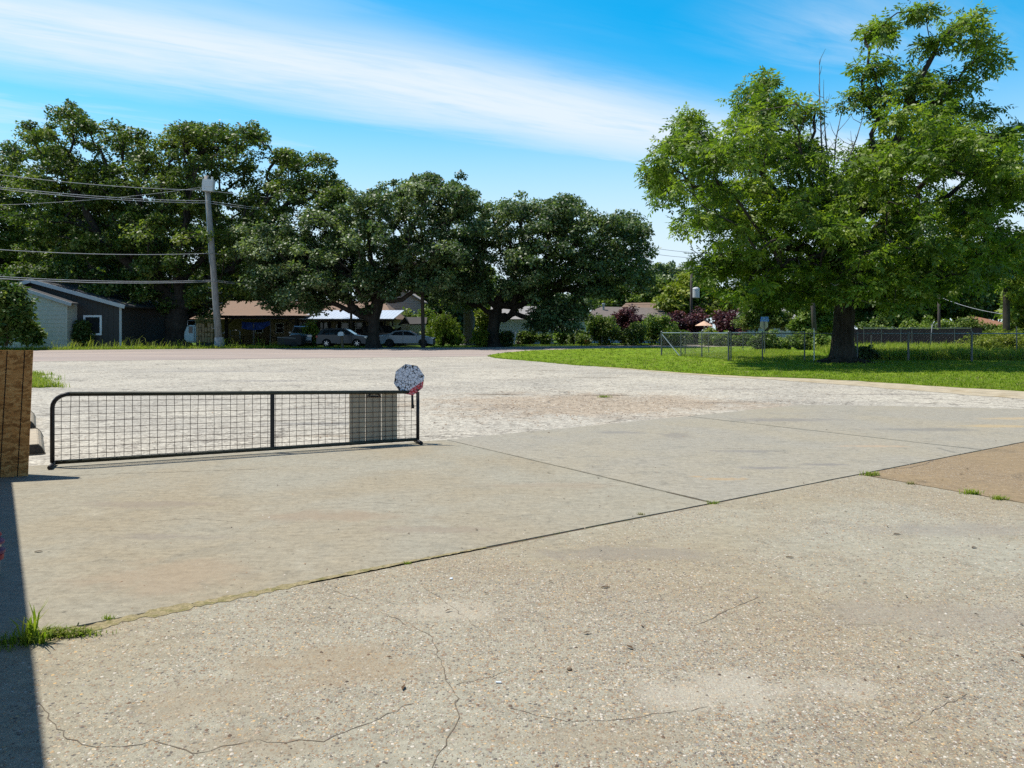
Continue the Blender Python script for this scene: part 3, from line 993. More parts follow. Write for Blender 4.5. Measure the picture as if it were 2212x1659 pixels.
def leaves_frond(cent, rad, per, L, Wd_, r, pairs=4, rach=.42, flat=.85):
    """compound drooping leaves"""
    N = len(cent) * per
    ci = np.repeat(np.arange(len(cent)), per)
    off = ball(N, r)
    off[:, 2] *= flat
    p0 = cent[ci] + off * rad[ci][:, None]
    out = unit(off * np.array([1, 1, .3]) + r.normal(size=(N, 3)) * .35)
    k = 2 * pairs + 1
    droop = r.uniform(-.1, .75, N)
    dir0 = unit(out + np.array([0, 0, -1.0]) * droop[:, None])
    up = np.array([0, 0, 1.0])
    side = unit(np.cross(dir0, up + r.normal(size=(N, 3)) * .35))
    nrm = unit(np.cross(side, dir0))
    rl = rach * r.uniform(.6, 1.25, N)
    P, A, Nn = [], [], []
    for i in range(k):
        if i < 2 * pairs:
            f = (i // 2 + .6) / pairs
            sg = 1 if i % 2 else -1
            a = unit(dir0 * .55 + side * sg * .85 + np.array([0, 0, -.30]))
        else:
            f = 1.0
            a = dir0
        P.append(p0 + dir0 * (rl * f)[:, None] + np.array([0, 0, -.18]) * (rl * f * f)[:, None])
        A.append(a)
        Nn.append(unit(nrm + r.normal(size=(N, 3)) * .35))
    P = np.concatenate(P)
    A = np.concatenate(A)
    Nn = np.concatenate(Nn)
    s = r.uniform(.7, 1.25, len(P))
    V, Q = diamonds(P, A, Nn, L * s, Wd_ * s)
    ct = r.normal(0, .15, len(cent))
    ft = np.clip(.40 + ct[ci] + r.normal(0, .16, N), 0, 1)
    t = np.clip(np.tile(ft, k) + r.normal(0, .06, len(P)), 0, 1)
    return V, Q, t


def tubes_np(P0, P1, r0, r1, sides):
    d = unit(P1 - P0)
    ref = np.where(np.abs(d[:, 2:3]) < .9, np.array([[0, 0, 1.0]]), np.array([[1.0, 0, 0]]))
    u = unit(np.cross(d, ref))
    w = np.cross(d, u)
    an = np.arange(sides) * 2 * math.pi / sides
    ring = u[:, None, :] * np.cos(an)[None, :, None] + w[:, None, :] * np.sin(an)[None, :, None]
    A = P0[:, None, :] + ring * r0[:, None, None]
    B = P1[:, None, :] + ring * r1[:, None, None]
    V = np.concatenate([A, B], 1).reshape(-1, 3)
    n = len(P0)
    base = (np.arange(n) * 2 * sides)[:, None]
    k = np.arange(sides)
    kn = (k + 1) % sides
    Q = np.stack([base + k, base + kn, base + kn + sides, base + k + sides], 2).reshape(-1, 4)
    return V, Q


def branches(trunk, trad, guides, clumps, r, tip=.018):
    pos = [np.array(p, float) for p in trunk]
    par = [-1] + list(range(len(trunk) - 1))
    path = [0.0]
    for i in range(1, len(trunk)):
        path.append(path[-1] + np.linalg.norm(pos[i] - pos[i - 1]))
    nt0 = len(pos)
    fork = max(1, nt0 - 3)
    cnt = [0] * nt0
    for gd in guides:
        a = None
        for q in gd:
            q = np.array(q, float)
            if a is None:
                dd = [np.linalg.norm(pos[i] - q) for i in range(fork, nt0)]
                a = fork + int(np.argmin(dd))
            pos.append(q)
            par.append(a)
            path.append(path[a] + np.linalg.norm(q - pos[a]))
            cnt.append(16)
            a = len(pos) - 1
    top = pos[nt0 - 1]
    order = np.argsort(np.linalg.norm(clumps - top, axis=1))
    M = len(pos) + len(clumps)
    PA = np.zeros((M, 3))
    PL = np.zeros(M)
    n = len(pos)
    PA[:n] = np.array(pos)
    PL[:n] = path
    PL[:fork] = 1e6
    for ci in order:
        q = clumps[ci]
        dd = np.linalg.norm(PA[:n] - q, axis=1)
        cost = dd * (1 + .0 * dd) + .32 * PL[:n]
        j = int(np.argmin(cost))
        PA[n] = q
        PL[n] = PL[j] + dd[j]
        par.append(j)
        cnt.append(1)
        n += 1
    cnt = np.array(cnt, float)
    par = np.array(par)
    for i in range(n - 1, 0, -1):
        if par[i] >= 0:
            cnt[par[i]] += cnt[i]
    R0 = trad[-1]
    e = math.log(R0 / tip) / math.log(max(3, cnt[nt0 - 1] + 1))
    rad = tip * np.maximum(cnt, 1) ** e
    idx = np.arange(nt0, n)
    A = PA[par[idx]]
    B = PA[idx]
    ln_ = np.linalg.norm(B - A, axis=1, keepdims=True)
    rb = rad[idx]
    ra = np.minimum(rad[par[idx]] if True else 0, rb * 1.35)
    m1 = A + (B - A) * .38 + r.normal(size=A.shape) * ln_ * .075 + np.array([0, 0, .05]) * ln_
    m2 = A + (B - A) * .72 + r.normal(size=A.shape) * ln_ * .065 + np.array([0, 0, .05]) * ln_
    P0 = np.concatenate([A, m1, m2])
    P1 = np.concatenate([m1, m2, B])
    q0 = np.concatenate([ra, ra * .6 + rb * .4, ra * .3 + rb * .7])
    q1 = np.concatenate([ra * .6 + rb * .4, ra * .3 + rb * .7, rb])
    # run a little past each joint so the pieces meet
    dv = unit(P1 - P0)
    P1 = P1 + dv * (q1 * .5)[:, None]
    Vs, Qs, b = [], [], 0
    for lo, hi, s in ((0, .03, 3), (.03, .09, 5), (.09, 9, 8)):
        k = (q0 >= lo) & (q0 < hi)
        if k.any():
            V, Q = tubes_np(P0[k], P1[k], q0[k], q1[k], s)
            Vs.append(V)
            Qs.append(Q + b)
            b += len(V)
    return np.concatenate(Vs), np.concatenate(Qs)


def trunk_mesh(trunk, trad, r, sides=14, flare=1.6):
    V, Q = [], []
    P = [np.array(p, float) for p in trunk]
    # resample
    pts, rs = [], []
    for i in range(len(P) - 1):
        for k in range(4):
            f = k / 4
            pts.append(P[i] * (1 - f) + P[i + 1] * f)
            rs.append(trad[i] * (1 - f) + trad[i + 1] * f)
    pts.append(P[-1])
    rs.append(trad[-1])
    ph = r.uniform(0, 6.28, 3)
    z0 = pts[0][2]
    for p, q in zip(pts, rs):
        fl = 1 + (flare - 1) * math.exp(-(p[2] - z0) / .45)
        for k in range(sides):
            a = 2 * math.pi * k / sides
            rr = q * fl * (1 + .07 * math.sin(3 * a + ph[0]) * (1 + 3.2 * (fl - 1)) + .05 * math.sin(5 * a + ph[1] + p[2]) + r.normal(0, .02))
            V.append((p[0] + rr * math.cos(a), p[1] + rr * math.sin(a), p[2]))
    for i in range(len(pts) - 1):
        for k in range(sides):
            a, b = i * sides + k, i * sides + (k + 1) % sides
            Q.append((a, b, b + sides, a + sides))
    return np.array(V), np.array(Q)


def sample_clumps(blobs, Y, depth, n, cr, r, zmin=.3, sub=6, padr=2.3, back=0.0, loose=.9):
    """blob: (px, py, rpx[, dY[, density]]) -> domed pads of foliage spread over each blob, each pad made of sub clumps"""
    pads, prs = [], []
    wts = np.array([b[2] ** 1.7 * (b[4] if len(b) > 4 else 1.0) for b in blobs], float)
    wts /= wts.sum()
    npad = max(len(blobs), n // sub)
    pr = cr * padr
    for b, w in zip(blobs, wts):
        k = max(1, int(round(w * npad)))
        dY = b[3] if len(b) > 3 else None
        y0 = Y + back
        for j in range(k):
            best = None
            for _ in range(10):
                y = y0 + (dY + r.normal(0, .6) if dY is not None else r.uniform(-1, 1) * depth)
                c = np.array(W(b[0], b[1], y))
                rm = b[2] / FPX * y
                v = unit(r.normal(size=(1, 3)))[0] * (r.random() ** .40) * max(.05, rm - pr * .45)
                q = c + v
                dmin = np.min(np.linalg.norm((np.array(pads) - q) * np.array([1, .7, 1.25]), axis=1)) if pads else 9
                if best is None or dmin > best[0]:
                    best = (dmin, q, rm)
                if dmin > pr * 1.25:
                    break
            q, rm = best[1], best[2]
            pads.append(q)
            prs.append(min(pr * r.uniform(.7, 1.25), max(rm * .9, cr)))
    cs, rs = [], []
    for q, p in zip(pads, prs):
        az0 = r.uniform(0, 6.28)
        for k in range(sub):
            rho = p * (0.15 if k == 0 else r.uniform(.45, 1.0))
            a = az0 + k * 2.4
            z = p * .28 - .55 * rho * rho / p + r.normal(0, .10) * p
            c = q + np.array([rho * math.cos(a), rho * math.sin(a), z])
            c[2] = max(c[2], zmin + r.random() * .3)
            cs.append(c)
            rs.append(cr * r.uniform(.65, 1.2))
    # loose sprigs between the pads
    for _ in range(int(len(cs) * loose)):
        b = blobs[r.choice(len(blobs), p=wts)]
        dY = b[3] if len(b) > 3 else None
        y = Y + back + (dY + r.normal(0, .6) if dY is not None else r.uniform(-1, 1) * depth)
        c = np.array(W(b[0], b[1], y))
        q = c + unit(r.normal(size=(1, 3)))[0] * (r.random() ** .33) * b[2] / FPX * y * 1.02
        q[2] = max(q[2], zmin + r.random() * .3)
        cs.append(q)
        rs.append(cr * r.uniform(.45, .95))
    return np.array(cs), np.array(rs)


def tree(name, label, cat, base, Y, trunk, trad, blobs, n, cr, per, L, Wd_, lm, bm, seed, depth=3.0, guides=(), frond=False, group=None, flat=.6,
         zmin=.5, tip=.018, extra=None, sides=14, up=.7, sub=6, padr=2.3, back=0.0, loose=.9, pairs=4):
    """trunk: list of picture points at distance Y, ground first"""
    r = np.random.default_rng(seed)
    bx = XA(base, Y)
    t = thing(name, label, cat, (bx, Y, 0), group)
    T = []
    for i, p in enumerate(trunk):
        q = W(p[0], p[1], Y + (p[2] if len(p) > 2 else 0))
        if i == 0:
            q.z = -.1
        T.append(q)
    Gd = [[W(p[0], p[1], Y + (p[2] if len(p) > 2 else 0)) for p in gg] for gg in guides]
    cs, rs = sample_clumps(blobs, Y, depth, n, cr, r, zmin, sub, padr, back, loose)
    V1, Q1 = trunk_mesh(T, trad, r, sides)
    V2, Q2 = branches(T, trad, Gd, cs, r, tip)
    np_mesh('trunk', np.concatenate([V1, V2]), np.concatenate([Q1, Q2 + len(V1)]), bm, t, smooth=True)
    if frond:
        V, Q, tn = leaves_frond(cs, rs, per, L, Wd_, r, pairs)
    else:
        V, Q, tn = leaves_simple(cs, rs, per, L, Wd_, r, flat, up)
    np_mesh('crown', V, Q, lm, t, tint=tn, kind='stuff')
    if extra:
        extra(t)
    return t


def shrub(name, label, cat, px, pyb, pyt, wpx, Y, n, cr, per, L, Wd_, lm, seed, group=None, up=.6, bm=None, stemr=.03):
    """leafy bush from the ground: several stems and a crown"""
    r = np.random.default_rng(seed)
    x = XA(px, Y)
    t = thing(name, label, cat, (x, Y, 0), group)
    h = (pyb - pyt) / FPX * Y
    w = wpx / FPX * Y / 2
    k = n
    v = ball(k, r)
    az = np.arctan2(v[:, 1], v[:, 0])
    ph = r.uniform(0, 6.28, 4)
    lob = 1 + .30 * np.sin(2 * az + ph[0]) + .22 * np.sin(3 * az + ph[1] + 3 * v[:, 2])
    v[:, :2] *= lob[:, None]
    v[:, 2] += .22 * np.sin(3.0 * v[:, 0] + ph[2]) + .16 * np.sin(5 * v[:, 0] + ph[3]) + np.where(r.random(k) < .12, r.uniform(.1, .45, k), 0)
    c = np.stack([x + v[:, 0] * w, Y + v[:, 1] * w * .8, h * (.52 + .48 * v[:, 2])], 1)
    c[:, 2] = np.maximum(c[:, 2], .12)
    mb = MB()
    for _ in range(min(9, max(4, n // 8))):
        q = c[r.integers(k)]
        s = Vector((x + r.normal(0, .12), Y + r.normal(0, .12), -.08))
        e = Vector(q)
        mid = s.lerp(e, .5) + Vector((r.normal(0, .08), r.normal(0, .08), .1 * h))
        mb.tube([s, mid, e], [stemr, stemr * .7, stemr * .35], 5)
    mb.build('stem', bm or MT['stem'], t, kind='stuff')
    rs = cr * r.uniform(.7, 1.25, k)
    V, Q, tn = leaves_simple(c, rs, per, L, Wd_, r, .8, up)
    np_mesh('foliage', V, Q, lm, t, tint=tn, kind='stuff')
    return t


def blades(pts, h, w, r, lean=.5, seg=2):
    """bent grass blades at the given points: h, w arrays"""
    n = len(pts)
    az = r.uniform(0, 6.28, n)
    d = np.stack([np.cos(az), np.sin(az), np.zeros(n)], 1)
    s = np.stack([-np.sin(az), np.cos(az), np.zeros(n)], 1)
    ln_ = lean * r.uniform(.2, 1.2, n)
    b0 = pts - s * w[:, None] / 2
    b1 = pts + s * w[:, None] / 2
    m = pts + d * (h * ln_ * .35)[:, None] + np.array([0, 0, 1.0]) * (h * .62)[:, None]
    m0, m1 = m - s * w[:, None] * .38, m + s * w[:, None] * .38
    tp = pts + d * (h * ln_)[:, None] + np.array([0, 0, 1.0]) * (h * (1 - .28 * ln_))[:, None]
    t0, t1 = tp - s * w[:, None] * .05, tp + s * w[:, None] * .05
    V = np.stack([b0, b1, m1, m0, t1, t0], 1).reshape(-1, 3)
    k = (np.arange(n) * 6)[:, None]
    Q = np.concatenate([k + np.array([[0, 1, 2, 3]]), k + np.array([[3, 2, 4, 5]])])
    return V, Q


def in_poly(x, y, poly):
    px = np.array([p[0] for p in poly])
    py = np.array([p[1] for p in poly])
    c = np.zeros(len(x), bool)
    j = len(px) - 1
    for i in range(len(px)):
        k = ((py[i] > y) != (py[j] > y)) & (x < (px[j] - px[i]) * (y - py[i]) / (py[j] - py[i] + 1e-12) + px[i])
        c ^= k
        j = i
    return c

# ------------------------------------------------------------------ trees
def dead_twigs(t):
    r = np.random.default_rng(5)
    mb = MB()
    Y = 34.5
    root = W(1790, 470, Y)
    for tips in (((1776, 330), (1771, 230), (1770, 128)), ((1790, 360), (1782, 280), (1779, 205)), ((1800, 380), (1806, 300), (1822, 225)),
                 ((1815, 390), (1850, 300), (1868, 240)), ((1782, 400), (1762, 330), (1746, 262))):
        P = [root] + [W(x, y, Y + r.normal(0, .3)) for x, y in tips]
        mb.tube(P, [.06, .045, .03, .010], 5)
        for k in range(9):
            f = r.uniform(.25, .98)
            i = min(2, int(f * 3))
            a = P[i].lerp(P[i + 1], f * 3 - i)
            e = a + Vector((r.normal(0, .32), r.normal(0, .3), r.uniform(.3, .95)))
            m_ = a.lerp(e, .5) + Vector((r.normal(0, .06), 0, -.05))
            mb.tube([a, m_, e], [.016, .012, .006], 4, False)
    mb.build('dead_branch', MT['bark_dead'], t)
    m2 = MB()
    for P in (((1795, 612, -5.0), (1803, 617, -5.3), (1813, 613, -5.3)), ((1725, 560, -4), (1729, 590, -4.4), (1733, 607, -4.4)),
              ((1925, 566, -5), (1950, 590, -5.4), (1965, 612, -5.4)), ((1850, 640, -3), (1862, 650, -3.4), (1880, 655, -3.4))):
        m2.tube([W(a, b, 34 + c) for a, b, c in P], [.022, .018, .010], 4, False)
    m2.build('bare_twig', MT['bark_dead'], t, kind='stuff')


pecan_blobs = [(1488, 262, 26, 0), (1492, 310, 48), (1470, 345, 62), (1440, 395, 48), (1420, 380, 30, -1), (1535, 360, 50), (1540, 420, 62), (1495, 470, 42),
               (1560, 480, 52), (1575, 330, 36), (1655, 172, 24, 0), (1625, 225, 42), (1670, 235, 46), (1620, 290, 60), (1695, 305, 60), (1738, 235, 36),
               (1730, 380, 84), (1640, 380, 74), (1905, 60, 34, 0, .6), (1990, 25, 30, 0, .7), (2068, 50, 50, 0, .6), (2110, 85, 40, 0, .6), (2020, 110, 56, 0, .55), (2120, 140, 36, 0, .6),
               (1900, 150, 56, 0, .5), (1960, 185, 66, 0, .5), (2060, 200, 64, 0, .6), (1875, 230, 48, 0, .6), (1985, 260, 84), (2085, 270, 72), (1890, 350, 64), (1800, 430, 60),
               (1960, 360, 100), (2060, 370, 92), (2150, 340, 62), (2200, 290, 36, 0, .6), (2200, 400, 44), (2130, 440, 84), (1850, 450, 100), (1740, 470, 92),
               (1640, 480, 88), (1990, 470, 104), (2190, 520, 44), (2100, 530, 70), (1570, 560, 56), (1540, 590, 34, -3), (1620, 590, 66), (1700, 580, 78),
               (1780, 570, 84), (1880, 560, 88), (1980, 570, 84), (2060, 580, 62), (2140, 560, 52), (1640, 640, 30, -3), (1700, 630, 42, -3),
               (1920, 620, 50), (2010, 622, 42), (1770, 620, 44, 3), (1860, 600, 48, 4), (1585, 625, 30, -4)]
tree('pecan_tree', 'tall bright green pecan tree with bare dead branches at its top, on the lawn', 'tree', 1822, 34.0,
     [(1822, 783), (1822, 735), (1824, 690), (1828, 640), (1832, 585), (1836, 530)], [.47, .46, .44, .43, .42, .38], pecan_blobs, 900, .42, 19,
     .215, .092, MT['lf_pecan'], MT['bark_pecan'], 3, depth=6.6, frond=True, loose=.45, pairs=3, zmin=2.4, tip=.014,
     guides=[[(1780, 520), (1700, 440), (1620, 360)], [(1850, 480), (1900, 360), (1960, 220), (2020, 110)], [(1810, 520), (1790, 440), (1785, 360)],
             [(1900, 520), (2000, 450), (2100, 380)], [(1760, 560), (1660, 520), (1540, 440)]], extra=dead_twigs, sides=18)

tree('live_oak', 'largest dark live oak with a wide forked trunk behind the wooden utility pole', 'tree', 385, 66.0,
     [(385, 748.6), (384, 715), (384, 690), (384, 668)], [1.02, .95, 1.05, .85],
     [(150, 262, 40), (185, 280, 38), (85, 300, 46), (115, 330, 58), (130, 400, 84), (245, 310, 56), (290, 300, 36), (230, 390, 84), (345, 330, 54),
      (425, 320, 48), (400, 285, 26), (520, 310, 52), (545, 285, 28), (455, 300, 44), (330, 420, 92), (480, 400, 86), (600, 410, 62), (640, 350, 28),
      (615, 335, 26), (655, 395, 40), (700, 400, 46), (690, 345, 26), (728, 420, 26), (710, 445, 34), (150, 490, 100), (290, 520, 108), (440, 520, 100),
      (560, 490, 76), (100, 590, 74), (240, 620, 66), (500, 600, 62), (570, 610, 48), (330, 620, 56), (450, 640, 44)],
     560, 1.0, 112, .29, .18, MT['lf_oak_olive'], MT['bark_oak'], 21, depth=4.2, back=1.2, zmin=2.6, tip=.03,
     guides=[[(350, 640), (300, 590), (220, 520), (160, 420)], [(415, 650), (470, 600), (540, 520), (620, 440)], [(385, 620), (390, 520), (410, 400)],
             [(365, 640), (330, 540), (300, 420)], [(440, 655), (500, 640), (560, 610)]])
tree('live_oak', 'oak crown filling the gap behind the largest oak and its pole', 'tree', 520, 97.0,
     [(520, 737), (520, 700), (515, 640), (510, 580)], [.6, .5, .45, .4],
     [(250, 470, 70), (350, 500, 76), (450, 500, 76), (550, 470, 56), (160, 500, 70), (300, 580, 60), (480, 590, 60), (610, 520, 44), (90, 540, 56), (400, 420, 60), (200, 420, 50)], 260, 1.2, 70, .42, .26,
     MT['lf_dark'], MT['bark_oak'], 34, depth=4, zmin=2.5, tip=.03)
tree('live_oak', 'olive green oak rising behind the roof of the charcoal building', 'tree', 30, 76.0,
     [(30, 744), (28, 700), (28, 640), (30, 590)], [.6, .5, .45, .4],
     [(10, 370, 36), (30, 330, 24), (-40, 420, 70), (30, 430, 70), (80, 480, 60), (20, 520, 80), (100, 560, 56), (-50, 540, 70), (60, 610, 50), (170, 620, 50),
      (-90, 440, 70)], 190, 1.2, 120, .35, .21, MT['lf_oak_olive'], MT['bark_oak'], 33, depth=4, zmin=2.5, tip=.03)
tree('live_oak', 'dark live oak over the parked cars with a thick trunk by the road', 'tree', 808, 61.0,
     [(806, 751.8), (806, 725), (808, 690), (812, 664), (816, 645)], [.50, .44, .45, .55, .5],
     [(612, 500, 50), (560, 520, 40), (545, 555, 36), (640, 560, 62), (600, 620, 50), (560, 610, 34), (640, 640, 44), (700, 490, 58), (760, 465, 50),
      (800, 440, 40), (850, 450, 58), (895, 415, 40), (930, 392, 26), (990, 420, 40), (960, 445, 60), (1020, 450, 36), (900, 510, 84), (780, 550, 92),
      (690, 570, 76), (870, 585, 66), (960, 550, 66), (1010, 500, 46), (935, 620, 38), (720, 630, 44), (790, 615, 54), (590, 655, 24),
      (680, 655, 26), (620, 590, 50, 1), (700, 600, 56, 2), (780, 600, 50, 2.5), (860, 575, 50, 2), (640, 560, 46, 3), (740, 560, 50, 3)],
     480, .90, 112, .27, .17, MT['lf_oak_cool'], MT['bark_oak'], 41, depth=3.8, back=.6, zmin=2.9, tip=.026, up=.8,
     guides=[[(785, 672), (755, 672), (715, 655), (670, 640)], [(850, 650), (905, 630), (950, 600), (990, 570)], [(812, 610), (800, 550), (790, 490)],
             [(830, 610), (870, 540), (900, 470)], [(790, 630), (740, 590), (690, 540)], [(780, 680), (760, 664), (735, 672)]])
tree('live_oak', 'spreading live oak with low crooked limbs beside the side street', 'tree', 1062, 66.5,
     [(1060, 748.4), (1063, 725), (1068, 700), (1070, 682), (1072, 668)], [.72, .55, .55, .6, .5],
     [(1030, 500, 50), (1085, 470, 50), (1150, 455, 42), (1205, 452, 28), (1235, 440, 22), (1250, 480, 54), (1330, 495, 46), (1372, 500, 28), (1385, 540, 32),
      (1300, 545, 62), (1200, 525, 76), (1100, 545, 78), (1000, 570, 60), (960, 600, 40), (1375, 580, 34), (1330, 600, 44), (1230, 590, 54), (1150, 600, 50),
      (1185, 680, 34, -2), (1235, 680, 36, -2), (1210, 655, 40), (1130, 630, 40), (1020, 620, 46), (1290, 625, 38), (1392, 610, 20), (1165, 705, 22, -2),
      (1225, 712, 20, -2), (980, 640, 28)],
     420, .90, 112, .27, .17, MT['lf_oak_cool'], MT['bark_oak'], 52, depth=4.2, back=-1.2, zmin=1.6, tip=.026,
     guides=[[(1058, 650), (1045, 620), (1030, 570)], [(1090, 690), (1125, 660), (1165, 640), (1215, 628), (1275, 625), (1325, 632)],
             [(1078, 645), (1105, 610), (1120, 550)], [(1050, 672), (1015, 655), (985, 645)], [(1095, 684), (1140, 686), (1185, 676)],
             [(1110, 655), (1160, 600), (1190, 540)], [(1230, 628), (1255, 650), (1270, 670)]])

# woods and garden trees farther back
BT = [
    ('dark tree low behind the far left corner of the charcoal roof', 60, 100, [(20, 560, 56), (80, 600, 50), (130, 560, 50), (-40, 600, 50), (180, 620, 44)], 120, 'lf_dark'),
    ('dark tree filling the gap above the charcoal building eave', 220, 98, [(200, 580, 56), (260, 560, 50), (300, 600, 50), (240, 640, 44), (330, 560, 40)], 120, 'lf_dark'),
    ('dark tree seen between the utility pole and the second oak', 560, 92, [(500, 560, 50), (560, 570, 56), (610, 580, 44), (540, 620, 44), (660, 610, 40), (460, 590, 40)], 120, 'lf_dark'),
    ('dense dark tree closing the gap behind the carport roof', 520, 96, [(520, 640, 56), (580, 660, 44), (460, 670, 40), (640, 680, 36)], 100, 'lf_dark'),
    ('dark tree behind the shed and the weeping tree', 950, 100, [(940, 660, 44), (990, 660, 48), (960, 610, 50), (905, 640, 40), (1000, 700, 34), (955, 705, 30)], 120, 'lf_dark'),
    ('dark tree behind the white sided house', 1130, 108, [(1100, 640, 50), (1160, 640, 50), (1200, 670, 44), (1060, 660, 36), (1245, 660, 36), (1130, 680, 36)], 120, 'lf_dark'),
    ('mid green tree showing over the long brown roof', 1330, 118, [(1290, 640, 36), (1330, 625, 40), (1380, 630, 40), (1360, 655, 30), (1410, 620, 34)], 90, 'lf_mid'),
    ('rounded blue green tree on the skyline right of the oaks', 1450, 122, [(1440, 595, 36), (1480, 600, 36), (1410, 610, 28), (1450, 630, 50), (1500, 635, 36)], 110, 'lf_oak_cool'),
    ('yellow green tree behind the slim transformer pole', 1480, 92, [(1470, 630, 36), (1500, 650, 44), (1455, 660, 34), (1530, 665, 34), (1560, 660, 36), (1505, 615, 24)], 110, 'lf_yellow'),
    ('dark shaded tree behind the grey roofed house', 1690, 100, [(1640, 640, 48), (1700, 640, 56), (1760, 630, 56), (1600, 660, 40), (1720, 670, 40)], 130, 'lf_dark'),
    ('dark tree just beside the pecan trunk at the back of the yard', 1880, 96, [(1870, 650, 46), (1910, 620, 56), (1890, 690, 36), (1850, 600, 50)], 110, 'lf_dark'),
    ('loose mid green tree above the dark board fence', 1975, 92, [(1950, 630, 50), (2000, 640, 46), (1965, 680, 36), (1985, 600, 44)], 120, 'lf_mid'),
    ('tall shady tree between the board fence poles', 2060, 96, [(2050, 600, 56), (2090, 630, 46), (2040, 660, 40), (2080, 670, 30)], 120, 'lf_mid'),
    ('low dark trees far behind the board fence left part', 1900, 112, [(1880, 690, 30), (1920, 685, 34), (1960, 690, 30), (1860, 660, 30), (1990, 680, 30)], 80, 'lf_dark'),
    ('dark tall tree behind the red brown roof', 2150, 104, [(2130, 590, 50), (2170, 620, 50), (2140, 650, 44), (2200, 580, 46), (2110, 680, 26)], 130, 'lf_dark'),
    ('large tree cut by the right edge of the frame', 2235, 74, [(2220, 560, 44), (2260, 600, 60), (2200, 620, 30), (2240, 660, 50), (2290, 560, 60), (2290, 660, 60)], 140, 'lf_bright'),
    ('dark tree filling the shade between building and oak trunk', 300, 92, [(270, 640, 44), (320, 660, 40), (290, 690, 30), (340, 690, 30), (240, 660, 34)], 100, 'lf_dark'),
    ('dark mass of tree behind the broad oak trunk', 440, 100, [(410, 640, 44), (450, 670, 40), (400, 690, 30), (370, 650, 40)], 90, 'lf_dark'),
]
for i, (lab, px, Y, blobs, n, lm) in enumerate(BT):
    tree('background_tree', lab, 'tree', px, Y, [(px, HZ + FPX * EYE / Y), (px, 705), (px + 2, 680)], [.32, .28, .24], blobs, n, 1.25, 72, .52, .34,
         MT[lm], MT['bark_oak'], 100 + i, depth=4, zmin=.9, tip=.03, group='trees behind the houses', sides=8)
# the pale trunk between the weeping tree and the low limbed oak
tree('shade_tree', 'pale grey trunked tree between the weeping tree and the low limbed oak', 'tree', 1012, 76.0,
     [(1012, 744), (1012, 715), (1013, 690), (1010, 664)], [.62, .56, .6, .45], [(1000, 625, 34), (1030, 640, 28), (985, 650, 22), (1020, 600, 40)], 60, 1.1, 150, .3, .2,
     MT['lf_bright'], MT['bark_grey'], 71, depth=2, zmin=3, tip=.03, guides=[[(990, 645), (975, 632)]])
tree('pine_tree', 'thin trunked tree with feathery pale foliage near the right edge', 'tree', 2175, 62.0,
     [(2175, 751), (2174, 700), (2174, 640), (2176, 590)], [.30, .27, .24, .2], [(2190, 560, 34), (2205, 600, 26), (2170, 540, 30), (2210, 540, 34), (2200, 640, 22)], 70, .8, 160, .34, .07,
     MT['lf_yellow'], MT['bark_oak'], 72, depth=1.6, zmin=3, tip=.02)
tree('small_tree', 'small leafy tree growing in front of the grey roofed house', 'tree', 1636, 70.0,
     [(1634, 746), (1634, 720), (1636, 700)], [.14, .12, .1], [(1620, 690, 24), (1645, 680, 28), (1660, 660, 24), (1640, 650, 22), (1625, 660, 20), (1690, 690, 18), (1670, 690, 20)], 90, .62, 150, .26, .13,
     MT['lf_mid'], MT['bark_oak'], 73, depth=1.4, zmin=1.6, tip=.014)
tree('small_tree', 'bright green bushy tree behind the leaning dark post', 'tree', 1768, 66.0,
     [(1768, 749), (1768, 730), (1768, 712)], [.16, .14, .12], [(1755, 660, 22), (1780, 650, 24), (1795, 690, 26), (1765, 690, 32), (1740, 695, 20), (1725, 705, 14), (1780, 715, 20), (1750, 720, 18)], 110, .58, 150, .26, .13,
     MT['lf_bright'], MT['bark_oak'], 74, depth=1.3, zmin=1.2, tip=.014)


def roots(Y=34.0, px=1822):
    q = random.Random(12)
    x0 = XA(px, Y)
    par = bpy.data.objects['pecan_tree']
    for k in range(9):
        a = 2 * math.pi * k / 9 + q.uniform(-.25, .25)
        L_ = q.uniform(.8, 1.7)
        P = [(x0 + math.cos(a + .12 * j * q.uniform(-1, 1)) * (.36 + L_ * j / 5), Y + math.sin(a + .12 * j * q.uniform(-1, 1)) * (.36 + L_ * j / 5), .20 * (1 - j / 5) ** 1.6 - .02 * j / 5) for j in range(6)]
        MB().tube(P, [.15, .12, .095, .075, .055, .03], 7).build('surface_root', MT['bark_pecan'], par, smooth=True)


roots()


